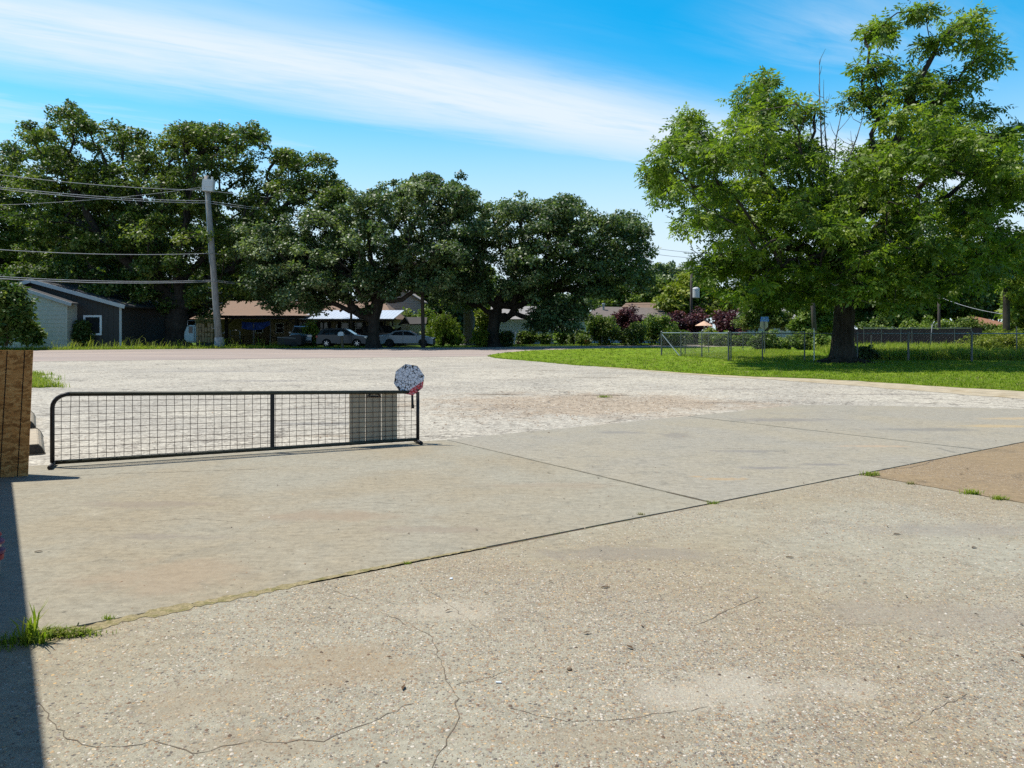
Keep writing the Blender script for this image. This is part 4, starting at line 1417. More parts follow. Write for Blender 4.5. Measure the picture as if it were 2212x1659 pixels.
def weeping(px, Y):
    r = np.random.default_rng(77)
    x = XA(px, Y)
    t = thing('weeping_tree', 'small weeping tree with hanging bright green foliage beside the shed', 'tree', (x, Y, 0))
    mb = MB()
    top = Vector((x + .05, Y, 2.2))
    mb.tube([(x, Y, -.1), (x + .04, Y, 1.2), top], [.11, .085, .07], 8)
    P, A = [], []
    for k in range(105):
        a = r.uniform(0, 6.28)
        rad = r.uniform(.2, 1.0) * (1.25 + .4 * math.sin(2 * a + 1) + r.normal(0, .12))
        hz = 2.95 - .55 * (rad / 1.25) ** 2 + r.normal(0, .24)
        e = Vector((x + rad * math.cos(a), Y + rad * math.sin(a), hz))
        if k % 6 == 0:
            mb.tube([top, top.lerp(e, .6) + Vector((0, 0, .25)), e], [.035, .022, .01], 4, False)
        ln_ = r.uniform(.5, 2.1)
        for j in range(int(45 * ln_)):
            f = r.random() * ln_
            P.append((e.x + r.normal(0, .06) + f * .1 * math.cos(a), e.y + r.normal(0, .06) + f * .1 * math.sin(a), max(.35, e.z - f)))
    P = np.array(P)
    N = len(P)
    A = unit(r.normal(size=(N, 3)) * .45 + np.array([0, 0, -.9]))
    V, Q = diamonds(P, A, unit(r.normal(size=(N, 3)) + np.array([0, 0, .4])), r.uniform(.14, .26, N), r.uniform(.05, .09, N))
    mb.build('trunk', MT['bark_oak'], t, smooth=True)
    np_mesh('crown', V, Q, MT['lf_bright'], t, tint=np.clip(r.normal(.5, .2, N), 0, 1), kind='stuff')


weeping(957, 69.0)

# shrubs
SH = [
    ('purple_shrub', 'dark purple plum shrub in front of the long brown roof', 'shrub', 1352, 742, 668, 84, 76, 60, .62, 170, .24, .13, 'lf_purple'),
    ('purple_shrub', 'wide dark purple shrub standing under the slim transformer pole', 'shrub', 1490, 742, 670, 88, 78, 64, .62, 170, .24, .13, 'lf_purple'),
    ('purple_shrub', 'dark purple shrub next to the house with the grey roof', 'shrub', 1578, 742, 669, 78, 77, 60, .62, 170, .24, .13, 'lf_purple'),
    ('green_shrub', 'broad green shrub left of the first purple shrub', 'shrub', 1300, 744, 686, 80, 72, 60, .6, 150, .22, .12, 'lf_mid'),
    ('green_shrub', 'rounded yellow green shrub between two purple shrubs', 'shrub', 1425, 744, 682, 84, 72, 64, .6, 150, .22, .12, 'lf_bright'),
    ('green_shrub', 'low dark green shrub under the first purple shrub', 'shrub', 1368, 745, 705, 64, 71, 40, .5, 140, .2, .11, 'lf_mid'),
    ('green_shrub', 'low bright shrub behind the chain link corner post', 'shrub', 1468, 745, 716, 40, 70, 26, .5, 140, .2, .11, 'lf_bright'),
    ('green_shrub', 'bright low shrub left of the patio umbrella', 'shrub', 1535, 745, 716, 40, 70, 26, .45, 140, .2, .11, 'lf_yellow'),
    ('green_shrub', 'leafy shrub below the patio umbrella', 'shrub', 1568, 746, 722, 44, 68, 26, .45, 140, .2, .11, 'lf_bright'),
    ('green_shrub', 'leafy shrub in front of the faded mint wall', 'shrub', 1608, 747, 726, 40, 67, 26, .45, 140, .2, .11, 'lf_mid'),
    ('vine_bush', 'tangled bush growing through the fence by the street sign', 'bush', 1648, 752, 722, 46, 56, 44, .36, 150, .16, .10, 'lf_mid'),
    ('vine_bush', 'low tangled bush just right of the street sign', 'bush', 1672, 753, 734, 50, 56, 34, .32, 150, .16, .10, 'lf_bright'),
    ('vine_bush', 'small bush below the mint wall window', 'bush', 1712, 748, 730, 40, 64, 24, .36, 140, .18, .10, 'lf_mid'),
    ('vine_bush', 'bushy plant at the foot of the leaning dark post', 'bush', 1745, 754, 722, 46, 55, 44, .36, 150, .16, .10, 'lf_mid'),
    ('vine_bush', 'small bush left of the pecan trunk in the fenced yard', 'bush', 1778, 755, 728, 40, 54, 34, .34, 150, .16, .10, 'lf_bright'),
    ('vine_bush', 'dark undergrowth at the right foot of the pecan tree', 'bush', 1868, 782, 752, 58, 36.5, 34, .24, 120, .12, .07, 'lf_dark'),
    ('garden_shrub', 'rounded evergreen shrub right of the pecan trunk', 'shrub', 1890, 744, 692, 52, 74, 54, .5, 150, .2, .12, 'lf_mid'),
    ('garden_shrub', 'shrub with pale tips along the board fence', 'shrub', 1960, 743, 694, 60, 76, 50, .5, 140, .2, .12, 'lf_bright'),
    ('garden_shrub', 'wide leafy shrub at the fence pole', 'shrub', 2040, 743, 690, 86, 76, 70, .55, 140, .2, .12, 'lf_bright'),
    ('garden_shrub', 'leafy shrub left of the red brown roof', 'shrub', 2098, 744, 686, 56, 75, 50, .5, 140, .2, .12, 'lf_mid'),
    ('garden_shrub', 'leafy shrub right of the red brown roof', 'shrub', 2192, 745, 684, 70, 74, 60, .5, 140, .2, .12, 'lf_bright'),
    ('weed_mound', 'tall mound of green weeds at the fence near the right edge', 'weeds', 2170, 784, 716, 170, 43.5, 150, .34, 150, .11, .05, 'lf_yellow'),
    ('broadleaf_shrub', 'large glossy broadleaf shrub in front of the pale siding', 'shrub', 12, 753, 620, 120, 55, 90, .62, 120, .34, .14, 'lf_big'),
    ('broadleaf_shrub', 'low broadleaf branch reaching over the pale siding', 'shrub', 62, 751, 690, 44, 57, 26, .42, 90, .34, .14, 'lf_big'),
    ('window_shrub', 'thin dark shrub growing beside the square window', 'shrub', 178, 750, 694, 34, 60.5, 24, .42, 110, .22, .12, 'lf_dark'),
    ('yard_plant', 'bright yellow green shrub behind the low limbed oak', 'shrub', 1050, 740, 668, 40, 86, 40, .6, 140, .26, .16, 'lf_yellow'),
    ('yard_plant', 'bright ground shrub at the left foot of the low limbed oak', 'shrub', 1036, 748.5, 712, 26, 65, 26, .36, 140, .2, .12, 'lf_yellow'),
    ('yard_plant', 'dark shrub at the right foot of the low limbed oak', 'shrub', 1088, 747, 716, 34, 68, 30, .42, 140, .2, .12, 'lf_dark'),
    ('yard_plant', 'bush under the weeping tree', 'shrub', 975, 746, 718, 44, 70, 30, .4, 140, .2, .12, 'lf_bright'),
    ('yard_plant', 'green vine bush on the shed corner', 'shrub', 927, 746, 712, 26, 71, 26, .4, 140, .2, .12, 'lf_bright'),
    ('yard_plant', 'leafy bush behind the shed roof', 'shrub', 908, 740, 660, 52, 84, 44, .6, 140, .24, .15, 'lf_bright'),
    ('yard_plant', 'bright bush beside the silver pickup', 'shrub', 668, 749, 706, 36, 66, 40, .44, 140, .22, .12, 'lf_bright'),
    ('potted_plant', 'dark leafy plant against the white siding by the leaning board', 'plant', 1128, 741, 716, 24, 79, 18, .4, 120, .22, .14, 'lf_dark'),
    ('potted_plant', 'pale leafy plant under the dark house window', 'plant', 1146, 741, 718, 26, 78.5, 18, .4, 120, .24, .14, 'lf_mid'),
    ('potted_plant', 'leafy plant right of the house window', 'plant', 1178, 741, 720, 26, 78, 18, .4, 120, .22, .12, 'lf_mid'),
    ('potted_plant', 'fresh green plant with drooping broad leaves on the white house lawn', 'plant', 1212, 743, 716, 22, 75, 14, .36, 90, .30, .16, 'lf_bright'),
    ('hedge_plant', 'dark hedge plant behind the terracotta pot', 'plant', 1250, 744, 712, 40, 74, 34, .42, 130, .2, .12, 'lf_dark'),
]
for i, s in enumerate(SH):
    nm, lab, cat, px, pyb, pyt, wpx, Y, n, cr, per, L, w_, lm = s
    pyb = HZ + FPX * EYE / Y
    shrub(nm, lab, cat, px, pyb, pyt, wpx, Y, n, cr, int(per * .66), L * 1.2, w_ * 1.2, MT[lm], 300 + i, group={'purple_shrub': 'purple shrubs', 'green_shrub': 'green shrubs by the side street',
          'vine_bush': 'bushes in the fenced yard', 'garden_shrub': 'shrubs along the board fence'}.get(nm))


# sago palm beside the pickup
def sago(px, Y):
    r = np.random.default_rng(9)
    x = XA(px, Y)
    t = thing('sago_palm', 'sago palm with arching fronds in front of the ranch house', 'plant', (x, Y, 0))
    MB().tube([(x, Y, -.05), (x, Y, .5)], [.2, .17], 8).build('trunk', MT['stem'], t)
    P, A, Nn = [], [], []
    for k in range(34):
        az = r.uniform(0, 6.28)
        ln_ = r.uniform(.9, 1.35)
        rise = r.uniform(.2, 1.1)
        for j in range(24):
            f = (j + 1) / 24
            p = np.array([x + math.cos(az) * ln_ * f, Y + math.sin(az) * ln_ * f, .5 + rise * (f * 1.6 - f * f * 1.1) + .15])
            sd_ = np.array([-math.sin(az), math.cos(az), .25])
            for sg in (-1, 1):
                P.append(p)
                A.append(sd_ * sg * np.array([1, 1, sg]) + np.array([math.cos(az), math.sin(az), 0]) * .4)
                Nn.append([0, 0, 1])
    P, A, Nn = np.array(P), unit(np.array(A)), np.array(Nn, float)
    N = len(P)
    V, Q = diamonds(P, A, Nn, np.full(N, .17), np.full(N, .03))
    np_mesh('frond', V, Q, MT['lf_mid'], t, tint=np.clip(r.normal(.5, .2, N), 0, 1), kind='stuff')


sago(681, 67.5)


# ------------------------------------------------------------------ buildings
def window(parent, x0, x1, z0, z1, y, frame, pane, fw=.10, mull=False, name='window'):
    mb = MB()
    mb.box(x0, x1, y - .05, y + .02, z1 - fw, z1).box(x0, x1, y - .05, y + .02, z0, z0 + fw)
    mb.box(x0, x0 + fw, y - .048, y + .02, z0 + fw, z1 - fw).box(x1 - fw, x1, y - .048, y + .02, z0 + fw, z1 - fw)
    if mull:
        zm = (z0 + z1) / 2
        mb.box(x0 + fw, x1 - fw, y - .04, y + .01, zm - .03, zm + .03)
    f = mb.build(name, frame, parent)
    MB().box(x0 + fw, x1 - fw, y - .015, y + .01, z0 + fw, z1 - fw).build('pane', pane, f)
    return f


def boards_h(parent, x0, x1f, z0, z1f, h, y, m, name='board'):
    """lap siding board by board on a wall facing the camera; x1f(z) right end, z limited by caller"""
    z = z0
    while z < z1f:
        zt = min(z + h, z1f)
        xa, xb = x0(z + h / 2), x1f_(x1f, z + h / 2)
        if xb - xa > .15:
            vs = [(xa, y - .035, z), (xb, y - .035, z), (xb, y - .012, zt), (xa, y - .012, zt), (xa, y, z), (xb, y, z), (xb, y, zt), (xa, y, zt)]
            MB().add(vs, [(0, 1, 2, 3), (4, 7, 6, 5), (0, 4, 5, 1), (3, 2, 6, 7), (0, 3, 7, 4), (1, 5, 6, 2)]).build(name, m, parent)
        z += h


def x1f_(f, z):
    return f(z) if callable(f) else f


# charcoal gabled building on the left with a pale wing
Yb = 61.0
bl = thing('charcoal_building', 'charcoal plank building with a pale gable trim and one square window', 'building', (XA(170, Yb), Yb, 0))
xr, xL, xrg, zr = XA(261, Yb), XA(75, Yb) * 2 - XA(261, Yb), XA(75, Yb), ZA(607, Yb) - .1
zw = ZA(661, Yb)
sl = (zr - zw) / (xr - xrg)
mb = MB()
mb.prism([(xL, -.05), (xr, -.05), (xr, zw - .02), (xrg, zr - .02), (xL, zw - .02)], Yb, Yb + 11)
mb.build('wall', MT['charcoal_wood'], bl)
bw = .44
x = XA(20, Yb)
while x < xr - .05:
    xa, xb = x + .012, min(x + bw - .012, xr - .02)
    za, zb = zr - sl * abs(xa - xrg) - .05, zr - sl * abs(xb - xrg) - .05
    MB().prism([(xa, 0), (xb, 0), (xb, zb), (xa, za)], Yb - .022, Yb - .001).build('plank', MT['charcoal_wood'], bl)
    x += bw
for sg in (-1, 1):
    xe = xrg + sg * (xr - xrg + .62)
    ze = zr - sl * abs(xe - xrg)
    p, q = Vector((xrg, Yb - .55, zr + .08)), Vector((xe, Yb - .55, ze + .08))
    MB().add([(xrg, Yb - .5, zr + .06), (xe, Yb - .5, ze + .06), (xe, Yb + 11.4, ze + .06), (xrg, Yb + 11.4, zr + .06),
              (xrg, Yb - .5, zr + .18), (xe, Yb - .5, ze + .18), (xe, Yb + 11.4, ze + .18), (xrg, Yb + 11.4, zr + .18)],
             [(0, 1, 2, 3), (4, 7, 6, 5), (0, 4, 5, 1), (1, 5, 6, 2), (2, 6, 7, 3), (0, 3, 7, 4)]).build('roof', MT['roof_dark'], bl)
    MB().bar(p, q, .07, .30, (0, 0, 1)).build('fascia', MT['trim'], bl)
MB().box(xr - .10, xr + .10, Yb - .075, Yb - .024, 0, zw - .12).build('corner_trim', MT['trim'], bl)
wx0, wx1, wz0, wz1 = XA(181, Yb), XA(220.5, Yb), ZA(724, Yb), ZA(681, Yb)
window(bl, wx0, wx1, wz0, wz1, Yb - .03, MT['white'], MT['pane'], .16)

Yw = 59.6
wg = thing('pale_wing', 'low pale blue sided wing with a sloping eave in front of the charcoal building', 'building', (XA(90, Yw), Yw, 0))
wxr, wzr = XA(145, Yw), ZA(656, Yw)
wxt, wzt = XA(54, Yw), ZA(627, Yw)
ws = (wzt - wzr) / (wxr - wxt)
wxl = XA(-60, Yw)
wxm = XA(20, Yw)
MB().prism([(wxl, -.05), (wxr, -.05), (wxr, wzr - .03), (wxm, wzr - .03 + ws * (wxr - wxm)), (wxl, wzr + .6)], Yw, Yb - .03).build('wall', MT['blue_siding'], wg)
boards_h(wg, lambda z: XA(2, Yw), lambda z: wxr - .01 if z < wzr - .15 else wxr - (z + .12 - wzr) / ws, .0, ZA(630, Yw), .345, Yw, MT['blue_siding'])
MB().box(wxr - .10, wxr + .05, Yw - .075, Yw - .038, 0, wzr - .1).build('corner_trim', MT['blue_siding'], wg)
p, q = Vector((wxm, Yw - .42, wzr + .10 + ws * (wxr - wxm))), Vector((wxr + .6, Yw - .42, wzr + .10 - ws * .6))
MB().bar(p, q, .07, .26).build('fascia', MT['trim'], wg)
MB().add([(p.x, Yw - .38, p.z + .04), (q.x, Yw - .38, q.z + .04), (q.x, Yb - .60, q.z + .04), (p.x, Yb - .60, p.z + .04),
          (p.x, Yw - .38, p.z + .14), (q.x, Yw - .38, q.z + .14), (q.x, Yb - .60, q.z + .14), (p.x, Yb - .60, p.z + .14)],
         [(0, 1, 2, 3), (4, 7, 6, 5), (0, 4, 5, 1), (1, 5, 6, 2), (2, 6, 7, 3), (0, 3, 7, 4)]).build('roof', MT['roof_dark'], wg)

# low shelter with an old camper beneath, in the shade right of the building
Ys = 70.0
shl = thing('low_shelter', 'flat low shelter roof on posts in the deep shade beside the oak trunk', 'shelter', (XA(305, Ys), Ys, 0))
MB().box(XA(262, Ys), XA(356, Ys), Ys - .2, Ys + 5, ZA(702, Ys), ZA(697, Ys)).build('roof', MT['roof_grey'], shl)
for px in (268, 348):
    for yy in (Ys, Ys + 4.6):
        MB().cbox((XA(px, Ys), yy, ZA(702, Ys) / 2), (.14, .14, ZA(702, Ys))).build('post', MT['galv_dark'], shl)
MB().box(XA(352, Ys) - .1, XA(352, Ys) + .12, Ys - .35, Ys - .22, 0, ZA(667, Ys)).build('pale_upright', MT['mint_wall'], shl)
cp = thing('old_camper', 'faded tan and dark camper parked under the low shelter roof', 'camper', (XA(308, Ys), Ys + 1, 0))
cz = ZA(703, Ys)
prof = [(XA(268, Ys), .35), (XA(348, Ys), .35), (XA(349, Ys), cz - .15), (XA(300, Ys), cz - .12), (XA(272, Ys), ZA(724, Ys))]
MB().prism([(x, z) for x, z in prof], Ys + .5, Ys + 2.7).build('body', MT['camper'], cp, bevel=.05)
MB().prism([(XA(270, Ys), .30), (XA(330, Ys), .30), (XA(326, Ys), ZA(724, Ys)), (XA(276, Ys), ZA(725, Ys))], Ys + .46, Ys + .499).build('lower_panel', MT['camper_dark'], cp)
MB().prism([(XA(317, Ys), ZA(738, Ys)), (XA(330, Ys), ZA(738, Ys)), (XA(331, Ys), ZA(723, Ys)), (XA(314, Ys), ZA(724, Ys))], Ys + .40, Ys + .459).build('window', MT['pane'], cp)
for px in (285, 335):
    MB().tube([(XA(px, Ys), Ys + .55, .33), (XA(px, Ys), Ys + .80, .33)], .33, 14).build('wheel', MT['tyre'], cp)

# ranch house with its carport and bright tin awning
Yh = 80.0
rh = thing('ranch_house', 'tan ranch house with a brown roof, bright tin awning and open carport', 'house', (XA(640, Yh), Yh, 0))
Yc = 72.0
zE = ZA(684, Yc)
MB().box(XA(428, Yh), XA(842, Yh), Yh, Yh + 8, -.05, 2.75).build('wall', MT['tan_wall'], rh)
# main roof
rx0, rx1 = XA(420, Yh), XA(858, Yh)
zR = ZA(650, Yh + 4)
MB().add([(rx0, Yh - 1.3, 2.72), (rx1, Yh - 1.3, 2.72), (rx1 - 2.2, Yh + 4, zR), (rx0 + 2.2, Yh + 4, zR), (rx1, Yh + 9, 2.72), (rx0, Yh + 9, 2.72)],
         [(0, 1, 2, 3), (3, 2, 4, 5), (1, 4, 2), (0, 3, 5), (0, 5, 4, 1)]).build('roof', MT['roof_tan'], rh)
# carport roof: runs on down from the house roof
cx0, cx1 = XA(432, Yc), XA(660, Yc)
MB().add([(cx0, Yc - .3, zE), (cx1, Yc - .3, zE), (cx1, Yh - 1.0, 3.15), (cx0, Yh - 1.0, 3.15),
          (cx0, Yc - .3, zE + .10), (cx1, Yc - .3, zE + .10), (cx1, Yh - 1.0, 3.27), (cx0, Yh - 1.0, 3.27)],
         [(0, 1, 2, 3), (4, 7, 6, 5), (0, 4, 5, 1), (1, 5, 6, 2), (2, 6, 7, 3), (0, 3, 7, 4)]).build('carport_roof', MT['roof_tan'], rh)
MB().box(cx0, cx1, Yc - .36, Yc - .302, zE - .16, zE + .08).build('carport_beam', MT['post_dark'], rh)
for px, w_ in ((490, .26), (640, .18), (436, .14)):
    MB().cbox((XA(px, Yc), Yc - .1, zE / 2 - .02), (w_, w_, zE)).build('carport_post', MT['post_dark'], rh)
MB().bar((XA(490, Yc) + .1, Yc - .1, zE - .75), (XA(506, Yc), Yc - .1, zE - .16), .10, .10).build('brace', MT['post_dark'], rh)
MB().bar((XA(640, Yc) - .1, Yc - .1, zE - .75), (XA(622, Yc), Yc - .1, zE - .16), .10, .10).build('brace', MT['post_dark'], rh)
# tin awning
ax0, ax1 = XA(640, Yc), XA(853, Yc + 1)
zA0, zA1 = ZA(689.5, Yc), ZA(671, Yh - .6)
n = 24
for k in range(n):
    a = ax0 + (ax1 - ax0) * k / n
    b = ax0 + (ax1 - ax0) * (k + 1) / n
    mb = MB()
    mb.add([(a + .012, Yc + .2, zA0), (b - .012, Yc + .2, zA0), (b - .012, Yh - .6, zA1), (a + .012, Yh - .6, zA1),
            (a + .012, Yc + .2, zA0 + .05), (b - .012, Yc + .2, zA0 + .05), (b - .012, Yh - .6, zA1 + .05), (a + .012, Yh - .6, zA1 + .05)],
           [(0, 1, 2, 3), (4, 7, 6, 5), (0, 4, 5, 1), (1, 5, 6, 2), (2, 6, 7, 3), (0, 3, 7, 4)])
    mb.build('tin_panel', MT['tin'], rh)
MB().box(ax0, ax1, Yc + .22, Yc + .30, zA0 - .18, zA0 - .012).build('awning_beam', MT['post_dark'], rh)
for px in (655, 700, 757, 832, 849):
    MB().cbox((XA(px, Yc + .6), Yc + .36, (zA0 - .2) / 2), (.14, .12, zA0 - .2)).build('awning_post', MT['post_dark'], rh)
# brown plank parts, windows, shutters
MB().box(XA(432, Yh), XA(582, Yh), Yh - .06, Yh - .003, 0, 2.6).build('plank_wall', MT['brown_wall'], rh)
for px in (655, 700, 745, 775, 812):
    window(rh, XA(px - 8, Yh), XA(px + 8, Yh), 1.05, 2.35, Yh - .01, MT['white'], MT['pane'], .09, True)
    for sg in (-1, 1):
        c = XA(px + sg * 12, Yh)
        MB().box(c - .17, c + .17, Yh - .05, Yh - .004, 1.0, 2.4).build('shutter', MT['black'], rh)
for px in (560, 605):
    window(rh, XA(px - 9, Yh), XA(px + 9, Yh), 1.15, 2.3, Yh - .075, MT['white'], MT['pane'], .09, True)
MB().box(XA(725, Yh), XA(735, Yh), Yh - .05, Yh - .004, 0, 2.1).build('door', MT['white'], rh)

# two storey grey house behind
Yg = 90.0
gh = thing('grey_house', 'tall grey sided house with one white framed window behind the shed', 'house', (XA(870, Yg), Yg, 0))
gx0, gx1 = XA(815, Yg), XA(912, Yg)
gz = ZA(652, Yg)
MB().prism([(gx0, -.05), (gx1, -.05), (gx1, gz), ((gx0 + gx1) / 2, gz + 1.7), (gx0, gz)], Yg, Yg + 9).build('wall', MT['grey_wall'], gh)
mb = MB()
z = .3
while z < gz - .2:
    mb.box(gx0 + .02, gx1 - .02, Yg - .035, Yg - .003, z, z + .27)
    z += .30
mb.build('siding', MT['grey_wall'], gh, kind='stuff')
for sg in (-1, 1):
    xm = (gx0 + gx1) / 2
    xe = xm + sg * ((gx1 - gx0) / 2 + .4)
    MB().add([(xm, Yg - .4, gz + 1.75), (xe, Yg - .4, gz - .2), (xe, Yg + 9.4, gz - .2), (xm, Yg + 9.4, gz + 1.75),
              (xm, Yg - .4, gz + 1.9), (xe, Yg - .4, gz - .05), (xe, Yg + 9.4, gz - .05), (xm, Yg + 9.4, gz + 1.9)],
             [(0, 1, 2, 3), (4, 7, 6, 5), (0, 4, 5, 1), (1, 5, 6, 2), (2, 6, 7, 3), (0, 3, 7, 4)]).build('roof', MT['roof_grey'], gh)
window(gh, XA(883, Yg), XA(896, Yg), ZA(686, Yg), ZA(672, Yg), Yg - .04, MT['white'], MT['pane_light'], .13, True)

# garden shed
Yd = 74.0
sh = thing('garden_shed', 'small pale shed with a dark gable roof behind the sedan', 'shed', (XA(880, Yd), Yd, 0))
s0, s1, s2 = XA(866, Yd), XA(884, Yd), XA(914, Yd)
zs = ZA(700, Yd)
sm = (s0 + s1) / 2
zp = ZA(687, Yd)
MB().box(s0, s1, Yd, Yd + 2.2, -.05, zs).build('front_wall', MT['blue_siding'], sh)
MB().box(s1 + .004, s2, Yd + .05, Yd + 2.2, -.05, zs).build('side_wall', MT['mint_wall'], sh)
MB().prism([(s0, zs), (s1, zs), (sm, zp - .05)], Yd + .02, Yd + .15).build('gable', MT['post_dark'], sh)
MB().add([(s0 - .25, Yd - .2, zs - .15), (sm, Yd - .2, zp), (sm, Yd + 2.4, zp), (s0 - .25, Yd + 2.4, zs - .15),
          (s0 - .25, Yd - .2, zs - .05), (sm, Yd - .2, zp + .12), (sm, Yd + 2.4, zp + .12), (s0 - .25, Yd + 2.4, zs - .05)],
         [(0, 1, 2, 3), (4, 7, 6, 5), (0, 4, 5, 1), (1, 5, 6, 2), (2, 6, 7, 3), (0, 3, 7, 4)]).build('roof', MT['roof_dark'], sh)
MB().add([(sm, Yd - .2, zp), (s1 + .1, Yd - .22, zs - .1), (s2 + .35, Yd - .22, zs - .05), (s2 + .3, Yd + 1.1, zp - .02), (sm, Yd + 1.1, zp),
          (sm, Yd - .2, zp + .12), (s1 + .1, Yd - .22, zs), (s2 + .35, Yd - .22, zs + .05), (s2 + .3, Yd + 1.1, zp + .1), (sm, Yd + 1.1, zp + .12)],
         [(0, 1, 2, 3, 4), (9, 8, 7, 6, 5), (0, 5, 6, 1), (1, 6, 7, 2), (2, 7, 8, 3), (3, 8, 9, 4), (4, 9, 5, 0)]).build('roof', MT['roof_dark'], sh)
MB().prism([(XA(846, Yd), .3), (s0 - .01, .3), (s0 - .01, ZA(705, Yd)), (XA(846, Yd), ZA(716, Yd))], Yd + .3, Yd + 1.6).build('lean_to', MT['post_dark'], sh)

# white sided house behind the low limbed oak
Yk = 81.0
wh = thing('white_house', 'low white sided house with one dark window behind the low limbed oak', 'house', (XA(1140, Yk), Yk, 0))
k0, k1 = XA(1068, Yk), XA(1196, Yk)
MB().box(k0, k1, Yk, Yk + 8, -.05, 2.75).build('wall', MT['white'], wh)
mb = MB()
z = .25
while z < 2.6:
    mb.box(XA(1086, Yk), k1 - .02, Yk - .04, Yk - .003, z, z + .13)
    z += .15
mb.build('siding', MT['white'], wh, kind='stuff')
MB().box(XA(1079, Yk), XA(1084, Yk), Yk - .07, Yk - .003, 0, 2.7).build('corner_trim', MT['white'], wh)
window(wh, XA(1135, Yk), XA(1144, Yk), ZA(729, Yk), ZA(714, Yk), Yk - .045, MT['white'], MT['pane'], .07)
MB().add([(k0 - .5, Yk - .6, 2.72), (k1 + .5, Yk - .6, 2.72), (k1 + .5, Yk + 4, 4.3), (k0 - .5, Yk + 4, 4.3), (k1 + .5, Yk + 8.6, 2.72), (k0 - .5, Yk + 8.6, 2.72)],
         [(0, 1, 2, 3), (3, 2, 4, 5), (1, 4, 2), (0, 3, 5), (0, 5, 4, 1)]).build('roof', MT['roof_grey'], wh)
MB().box(XA(1196, Yk) + .05, XA(1262, Yk), Yk - .4, Yk + 2, 2.25, 2.42).build('patio_cover', MT['tin'], wh)
for px in (1212, 1256):
    MB().cbox((XA(px, Yk), Yk - .3, 1.12), (.1, .1, 2.25)).build('patio_post', MT['white'], wh)

# leaning board, terracotta pots
lb = thing('leaning_board', 'white board leaning on the plants beside the white house', 'board', (XA(1108, 77), 77, 0))
MB().bar((XA(1105, 77), 76.8, 0), (XA(1110, 77), 77.2, 1.35), .62, .05, (0, 1, 0)).build('panel', MT['white'], lb)
for px, Y, s, lab in ((1268, 73, .42, 'large terracotta pot standing on the grass by the dark hedge'), (1119, 77.5, .2, 'small terracotta pot next to the leaning white board')):
    t = thing('flower_pot', lab, 'pot', (XA(px, Y), Y, 0))
    MB().lathe([(.55 * s, 0), (.85 * s, 1.0 * s), (1.0 * s, 1.02 * s), (1.0 * s, 1.3 * s), (.85 * s, 1.3 * s), (.8 * s, 1.1 * s)], (XA(px, Y), Y, 0), 14).build('pot', MT['terracotta'], t)
tb = thing('waste_bin', 'dark upright bin standing by the hedge at the white house', 'bin', (XA(1264, 76), 76, 0))
MB().box(XA(1257, 76), XA(1272, 76), 76, 76.6, 0, 1.25).build('body', MT['plank'], tb, bevel=.03)
MB().box(XA(1256, 76), XA(1273, 76), 75.95, 76.65, 1.253, 1.33).build('lid', MT['black'], tb)

# long brown roofed house and the tan gable behind it
Yl = 86.0
lh = thing('long_brown_house', 'long low house with a weathered grey brown hip roof behind the purple shrubs', 'house', (XA(1350, Yl), Yl, 0))
l0, l1 = XA(1248, Yl), XA(1462, Yl)
MB().box(l0, l1, Yl, Yl + 9, -.05, ZA(690, Yl)).build('wall', MT['white'], lh)
zE_, zR_ = ZA(690, Yl), ZA(665, Yl + 4.5)
MB().add([(l0 - .5, Yl - .6, zE_), (l1 + .5, Yl - .6, zE_), (XA(1438, Yl), Yl + 4.5, zR_), (XA(1310, Yl), Yl + 4.5, zR_ + .15), (l1 + .5, Yl + 9.6, zE_), (l0 - .5, Yl + 9.6, zE_)],
         [(0, 1, 2, 3), (3, 2, 4, 5), (1, 4, 2), (0, 3, 5), (0, 5, 4, 1)]).build('roof', MT['roof_brown'], lh)
MB().box(l0 - .5, l1 + .5, Yl - .66, Yl - .602, zE_ - .16, zE_ + .02).build('fascia', MT['trim'], lh)
vx = XA(1311, Yl)
vent = MB().lathe([(.13, -.6), (.13, .75), (.22, .76), (.22, .95), (.12, 1.0)], (vx, Yl + 3.2, ZA(671, Yl)), 10).build('vent_pipe', MT['galv'], lh)
window(lh, XA(1282, Yl), XA(1296, Yl), .9, 2.1, Yl - .01, MT['white'], MT['pane'], .09, True)

Yt = 100.0
th_ = thing('tan_gabled_house', 'tan roofed house with a pale gable end rising behind the long brown roof', 'house', (XA(1400, Yt), Yt, 0))
t0, t1 = XA(1335, Yt), XA(1440, Yt)
zt = ZA(653, Yt + 3)
ze_ = ZA(684, Yt)
gx_, ge_ = XA(1440, Yt), XA(1468, Yt)
MB().add([(t0, Yt, ze_), (XA(1416, Yt), Yt - .4, ze_), (XA(1438, Yt + 3), Yt + 3, zt), (XA(1352, Yt + 3), Yt + 3, zt - .1), (ge_, Yt + 7, ze_), (t0, Yt + 7, ze_)],
         [(0, 1, 2, 3), (3, 2, 4, 5), (0, 3, 5)]).build('roof', MT['roof_tan'], th_)
MB().add([(XA(1418, Yt), Yt - .2, -.05), (ge_ + .2, Yt + 6.5, -.05), (ge_ + .2, Yt + 6.5, ze_), (XA(1438.6, Yt + 3), Yt + 3, zt - .12), (XA(1418, Yt), Yt - .2, ze_ - .02)],
         [(0, 1, 2, 3, 4)]).build('gable_wall', MT['tan_wall'], th_)
MB().box(t0 + .3, XA(1416, Yt), Yt + .2, Yt + 6, -.05, ze_ - .02).build('wall', MT['tan_wall'], th_)
